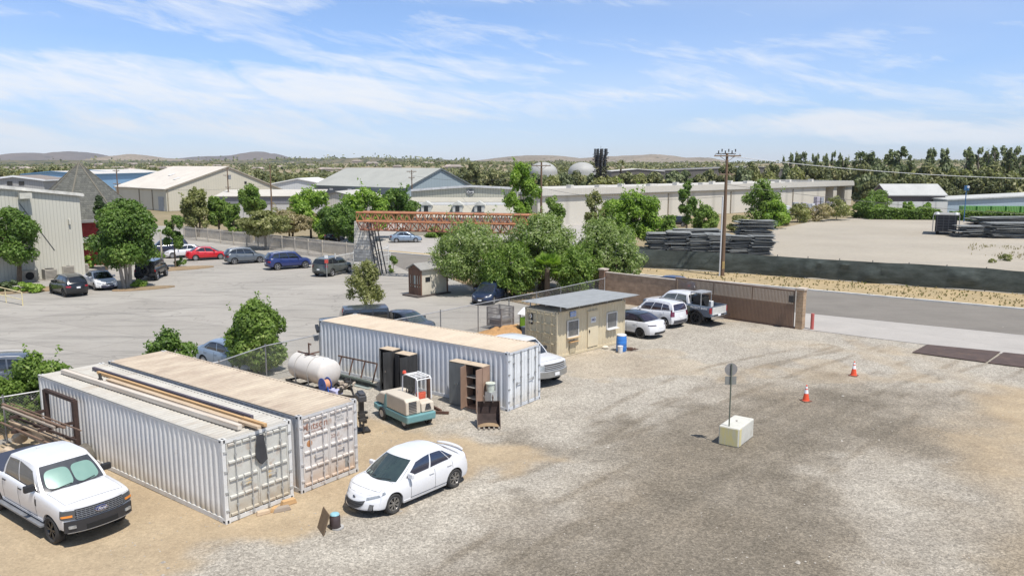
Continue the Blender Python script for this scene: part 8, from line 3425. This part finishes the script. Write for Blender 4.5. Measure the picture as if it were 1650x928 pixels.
eu = [(1268, 250, 2.4), (1290, 243, 2.2), (1313, 248, 1.6), (1326, 250, 1.9), (1345, 244, 1.9), (1364, 250, 2.6), (1390, 242, 4.2), (1418, 254, 2.2), (1446, 239, 4.2), (1468, 250, 2.6), (1486, 257, 2.4), (1500, 237, 2.6), (1521, 240, 2.8), (1552, 240, 3.2), (1578, 238, 3.4), (1600, 239, 3.2), (1626, 234, 3.2), (1645, 251, 1.9)]
el_ = ['leftmost of the skyline eucalyptus trees, low and dark', 'second skyline eucalyptus from the left, rounded top', 'thin skyline eucalyptus between two fuller ones, third from left', 'fourth skyline eucalyptus from the left, slim', 'upright single eucalyptus above the long warehouse right end', 'leaning eucalyptus left of the broad umbrella-shaped one',
       'broad umbrella-shaped eucalyptus on the skyline', 'low feathery eucalyptus between the two broad ones', 'second broad full eucalyptus above the open shed', 'small eucalyptus right of the second broad one', 'lowest eucalyptus in the gap of the skyline row', 'forked tall eucalyptus above the gap right of the open shed',
       'cone-shaped eucalyptus left of the blue siren post', 'paired eucalyptus above the blue siren post', 'full eucalyptus right of the blue siren post', 'spreading eucalyptus second from the tallest one', 'tallest eucalyptus near the right picture edge', 'small palm-like eucalyptus cut by the right picture edge']
protos = [euc(300 + k, 10.0, 2.6, 'x') for k in range(5)]
for k, (px, top_, rad) in enumerate(eu):
    d = 255 + (k * 37) % 24
    h = ZH(top_, d)
    p = protos[k % 5]
    sc = (rad / 2.6, rad / 2.6, h / 10.0)
    if k < 5:
        o = p
        o.location = (XA(px, d, 8), d, 0)
        o.rotation_euler = (0, 0, k * 1.1)
        o.scale = sc
        o['label'] = el_[k]
    else:
        dup(p, (XA(px, d, 8), d, 0), k * 1.7, el_[k], None, sc)

# rounder trees of the belts, copied from four kinds
belt = [tree('belt_tree', 'x', (0, 0, 0), 7.0, 4.0, .6, lf, 2600, .42, 14, .25, seed=400 + k, gap=.22, gs=.45, limbs=False, top=.6) for k, lf in enumerate(['far', 'euc', 'far', 'olive'])]
rows_ = []
rq = random.Random(77)
for k in range(27):
    rows_.append((1172 + k * 18.6 + rq.uniform(-5, 5), 246 + rq.uniform(-7, 7), 266 + rq.uniform(-4, 7), 'back row of dense trees behind the sheds', '%s from the left, dense rounded tree in the back row behind the sheds'))
for k in range(15):
    rows_.append((1392 + k * 21 + rq.uniform(-6, 6), 205 + rq.uniform(-3, 3), 284 + rq.uniform(-4, 6), 'front row of dense trees behind the sheds', '%s from the left, dense rounded tree in the front row behind the sheds'))
for k in range(19):
    rows_.append((775 + k * 22 + rq.uniform(-6, 6), 238 + rq.uniform(-9, 9), 277 + rq.uniform(-4, 5), 'row of dark trees behind the long warehouse', '%s dark rounded tree from the left behind the long beige warehouse'))
for k in range(15):
    rows_.append((395 + k * 14 + rq.uniform(-5, 5), 250 + rq.uniform(-14, 30), 281 + rq.uniform(-6, 5), 'trees between the two gabled warehouses', '%s tree from the left in the gap between the two gabled warehouses'))
for k in range(12):
    rows_.append((-40 + k * 26 + rq.uniform(-8, 8), 290 + rq.uniform(-15, 40), 271 + rq.uniform(-5, 5), 'trees behind the blue warehouse', '%s tree from the left behind the blue warehouse and shingled roof'))
for k in range(6):
    rows_.append((700 + k * 16, 262 + rq.uniform(-10, 20), 276 + rq.uniform(-5, 5), 'trees right of the blue-grey gable', '%s tree from the left in the clump right of the blue-grey gable'))
for k, (px, d, top_, gr, lb) in enumerate(rows_):
    lb = lb % ORD[sorted(q[0] for q in rows_ if q[3] == gr).index(px)]
    p = belt[rq.choice([0, 0, 1, 2, 2, 3])] if k > 3 else belt[k]
    h = ZH(top_, d)
    w = rq.uniform(.75, 1.1) * (1.0 if d < 230 else 1.15)
    if k < 4:
        o = p
        o.location = (XA(px, d, 3), d, 0)
        o.scale = (w, w, h / 7.0)
        o['label'], o['group'] = lb, gr
    else:
        dup(p, (XA(px, d, 3), d, 0), rq.uniform(0, 6.28), lb, gr, (w, w, h / 7.0))
x, y = XA(763, 205, 5), 205
tree('pine_tree', 'tall dark pine standing alone right of the blue-grey gable roof', (x, y), ZH(260, y), 3.0, 1, 'far', 6000, .34, 14, .25, seed=501, gap=.25, limbs=False)
palm('small distant palm right of the antenna tower', (XA(1000, 250, 6), 250, 0), ZH(264, 250) - 1, 2.4, 24, 'far', 9, .3)
palm('small distant palm on the skyline at the right picture edge', (XA(1645, 262, 6), 262, 0), ZH(255, 262) - 1, 2.2, 24, 'far', 10, .3)

# far wooded plain: one continuous mass nobody could count
n = 21000
px = rg_.uniform(-420, 2100, n)
d = 330 * np.exp(rg_.random(n) ** .8 * 2.15)
X = (px - 825) / FPX * d
dens = fbm(X / 160, d / 160, 4, 71)
keep = (dens > .40) & ~((d < 440) & (X > -20) & (X < 160))
X, d = X[keep], d[keep]
Zb = land(X, d)
m_ = 9
sz = rg_.uniform(2.2, 5.0, len(X)) * (1 + d / 4000)
P = np.repeat(np.stack([X, d, Zb], 1), m_, 0)
S_ = np.repeat(sz, m_)
q = rg_.normal(0, 1, (len(P), 3))
q /= np.linalg.norm(q, axis=1, keepdims=True)
q[:, 2] = np.abs(q[:, 2])
P = P + q * (S_ * np.array([[.75], [.75], [.95]])).T * rg_.uniform(.5, 1, (len(P), 1)) + np.array([0, 0, .5])
V, F, r = leaves(P, q + np.array([0, 0, .4]), S_ * .34, .7, np.clip(np.repeat(rg_.random(len(X)), m_) * .8 + rg_.random(len(P)) * .3 - .05, 0, 1))
tag(link('distant_woodland', npmesh('distant_woodland', V, F, LM['far'], False, {'rnd': ('FACE', r)})), kind='stuff')
# skyline trees on the low green ridges
n = 2600
px = rg_.uniform(-200, 1900, n)
d = rg_.uniform(2150, 2420, n)
X = (px - 825) / FPX * d
Zs = np.interp(px, [-200, 60, 300, 480, 600, 760, 830, 1080, 1200, 1900], [261, 261, 262, 257, 256, 260, 266, 270, 268, 266])
Z = CAMH + d * (266.5 - Zs) / FPX - rg_.uniform(0, 16, n)
keep = fbm(px / 22, px * 0, 3, 4) > .42
X, d, Z = X[keep], d[keep], Z[keep]
P = np.repeat(np.stack([X, d, Z], 1), 8, 0) + rg_.normal(0, 1, (len(X) * 8, 3)) * np.array([4.5, 4.5, 5.0])
V, F, r = leaves(P, np.tile(np.array([0, -.6, .5]), (len(P), 1)), 3.6, .7)
tag(link('ridge_woodland', npmesh('ridge_woodland', V, F, LM['far'], False, {'rnd': ('FACE', r)})), kind='stuff')

# dry grass and weeds on the verge, along walls and in the yard
def tufts(name, XY, hs, lf, blades=9, w=.012):
    n = len(XY)
    P = np.repeat(XY, blades, 0)
    a = rg_.uniform(0, 2 * PI, len(P))
    h = np.repeat(hs, blades) * rg_.uniform(.5, 1.15, len(P))
    sp = h * rg_.uniform(.15, .7, len(P))
    dx, dy = np.cos(a), np.sin(a)
    b0 = np.stack([P[:, 0] + dx * .03, P[:, 1] + dy * .03, P[:, 2]], 1)
    s = np.stack([-dy, dx, 0 * dx], 1) * (w + .05 * h)[:, None]
    tip = b0 + np.stack([dx * sp, dy * sp, h], 1)
    md = b0 + np.stack([dx * sp * .35, dy * sp * .35, h * .6], 1)
    V = np.stack([b0 - s * .5, b0 + s * .5, md + s * .4, tip, md - s * .4], 1).reshape(-1, 3)
    i = np.arange(len(P))[:, None] * 5
    F = np.concatenate([i + np.array([[0, 1, 2, 4]]), i + np.array([[4, 2, 3, 3]])])
    F1 = i + np.array([[0, 1, 2, 4]])
    F2 = i + np.array([[2, 3, 4, 4]])
    me = npmesh(name, V, np.concatenate([F1]), LM[lf], False, {'rnd': ('FACE', rg_.random(len(P)))})
    return tag(link(name, me), kind='stuff')


def scatter(poly, n, thr=.45, sc=.5, z=.0):
    xs = [p[0] for p in poly]
    ys = [p[1] for p in poly]
    X, Y = rg_.uniform(min(xs), max(xs), n), rg_.uniform(min(ys), max(ys), n)
    k = (polydist(X, Y, poly) > 0) & (fbm(X * sc, Y * sc, 4, 33) > thr)
    return np.stack([X[k], Y[k], np.full(k.sum(), z)], 1)


vp = [(-10, 93.4), (25.8, 66.9), (37.5, 58.2), (60, 42.6), (75, 38), (60, 52.2), (42.0, 64.4), (32.2, 70.8), (22.9, 77), (12.6, 82), (-6, 92)]
XY = scatter(vp, 15000, .38, .45, .06)
tufts('dry_grass', XY, rg_.uniform(.08, .3, len(XY)), 'dry', 9, .03)
XY = scatter(vp, 4200, .55, .4, .06)
tufts('green_weeds', XY, rg_.uniform(.08, .32, len(XY)), 'olive', 12, .03)
XY = scatter([(7.3, 62.0), (3.4, 57.1), (-1.0, 62.9), (-3.2, 68.6), (-7.2, 77.4), (2, 69.7), (11, 63.2)], 1500, .45, .6, .05)
tufts('island_weeds', XY, rg_.uniform(.15, .5, len(XY)), 'olive')
XY = scatter([G(*q) for q in [(1560, 395), (1700, 400), (1750, 425), (1560, 415)]] , 700, .5, .25, .05)
tufts('yard_weeds', XY, rg_.uniform(.2, .5, len(XY)), 'dry')
for k, (px, py, lb) in enumerate([(1622, 421, 'round green weed clump in the storage yard near the right edge'), (1598, 424, 'small green weed left of the round clump in the storage yard')]):
    tree('weed_clump', lb, G(px, py), .75 - .3 * k, .9 - .4 * k, .03, 'olive', 1500, .07, 8, .02, cat='shrub', seed=600 + k, gap=.2)
ON = mat('orange_netting', (.75, .25, .10), .7, var=.2)
# loose stones on the gravel
n = 9000
X, Y = rg_.uniform(-24, 34, n), 14 + 40 * rg_.random(n) ** 1.5
k = (np.abs(X) < Y * .75) & (fbm(X / 2, Y / 2, 3, 9) > .42)
X, Y = X[k], Y[k]
base_ = np.array([(1, 0, 0), (-1, 0, 0), (0, 1, 0), (0, -1, 0), (0, 0, 1), (0, 0, -1)], float)
n = len(X)
s = rg_.uniform(.012, .034, n) * (1 + (rg_.random(n) > .97) * 1.6)
V = np.stack([X, Y, np.full(n, .006)], 1)[:, None, :] + base_[None] * (rg_.uniform(.6, 1.3, (n, 6, 1))) * s[:, None, None] * np.array([1, 1, .7])
tri = np.array([(0, 2, 4), (2, 1, 4), (1, 3, 4), (3, 0, 4)])
F = (np.arange(n)[:, None, None] * 6 + tri[None]).reshape(-1, 3)
tag(link('loose_stones', npmesh('loose_stones', V.reshape(-1, 3), F, mat('loose_stone', (.52, .48, .42), .95, c2=(.20, .17, .14), scale=1.5, fine=.3, fscale=9))), kind='stuff')
for o in protos + belt:
    if o.get('label') == 'x':
        print('unused proto', o.name)
# ------------------------------------------------------------------ the air: faint dry haze over the far plain
b = MB()
b.box((0, 0, 150), (13400, 13400, 460))
hz_ = b.build('haze', [])
hz_.data.materials.clear()
hm = bpy.data.materials.new('haze_air')
hm.use_nodes = True
ht = hm.node_tree
for n_ in list(ht.nodes):
    ht.nodes.remove(n_)
hv = N(ht, 'ShaderNodeVolumePrincipled')
hv.inputs['Color'].default_value = (.82, .90, 1.0, 1)
hv.inputs['Density'].default_value = .00006
hv.inputs['Anisotropy'].default_value = .2
ho = N(ht, 'ShaderNodeOutputMaterial')
LK(ht, hv.outputs[0], ho.inputs['Volume'])
hz_.data.materials.append(hm)
hz_['kind'] = 'stuff'
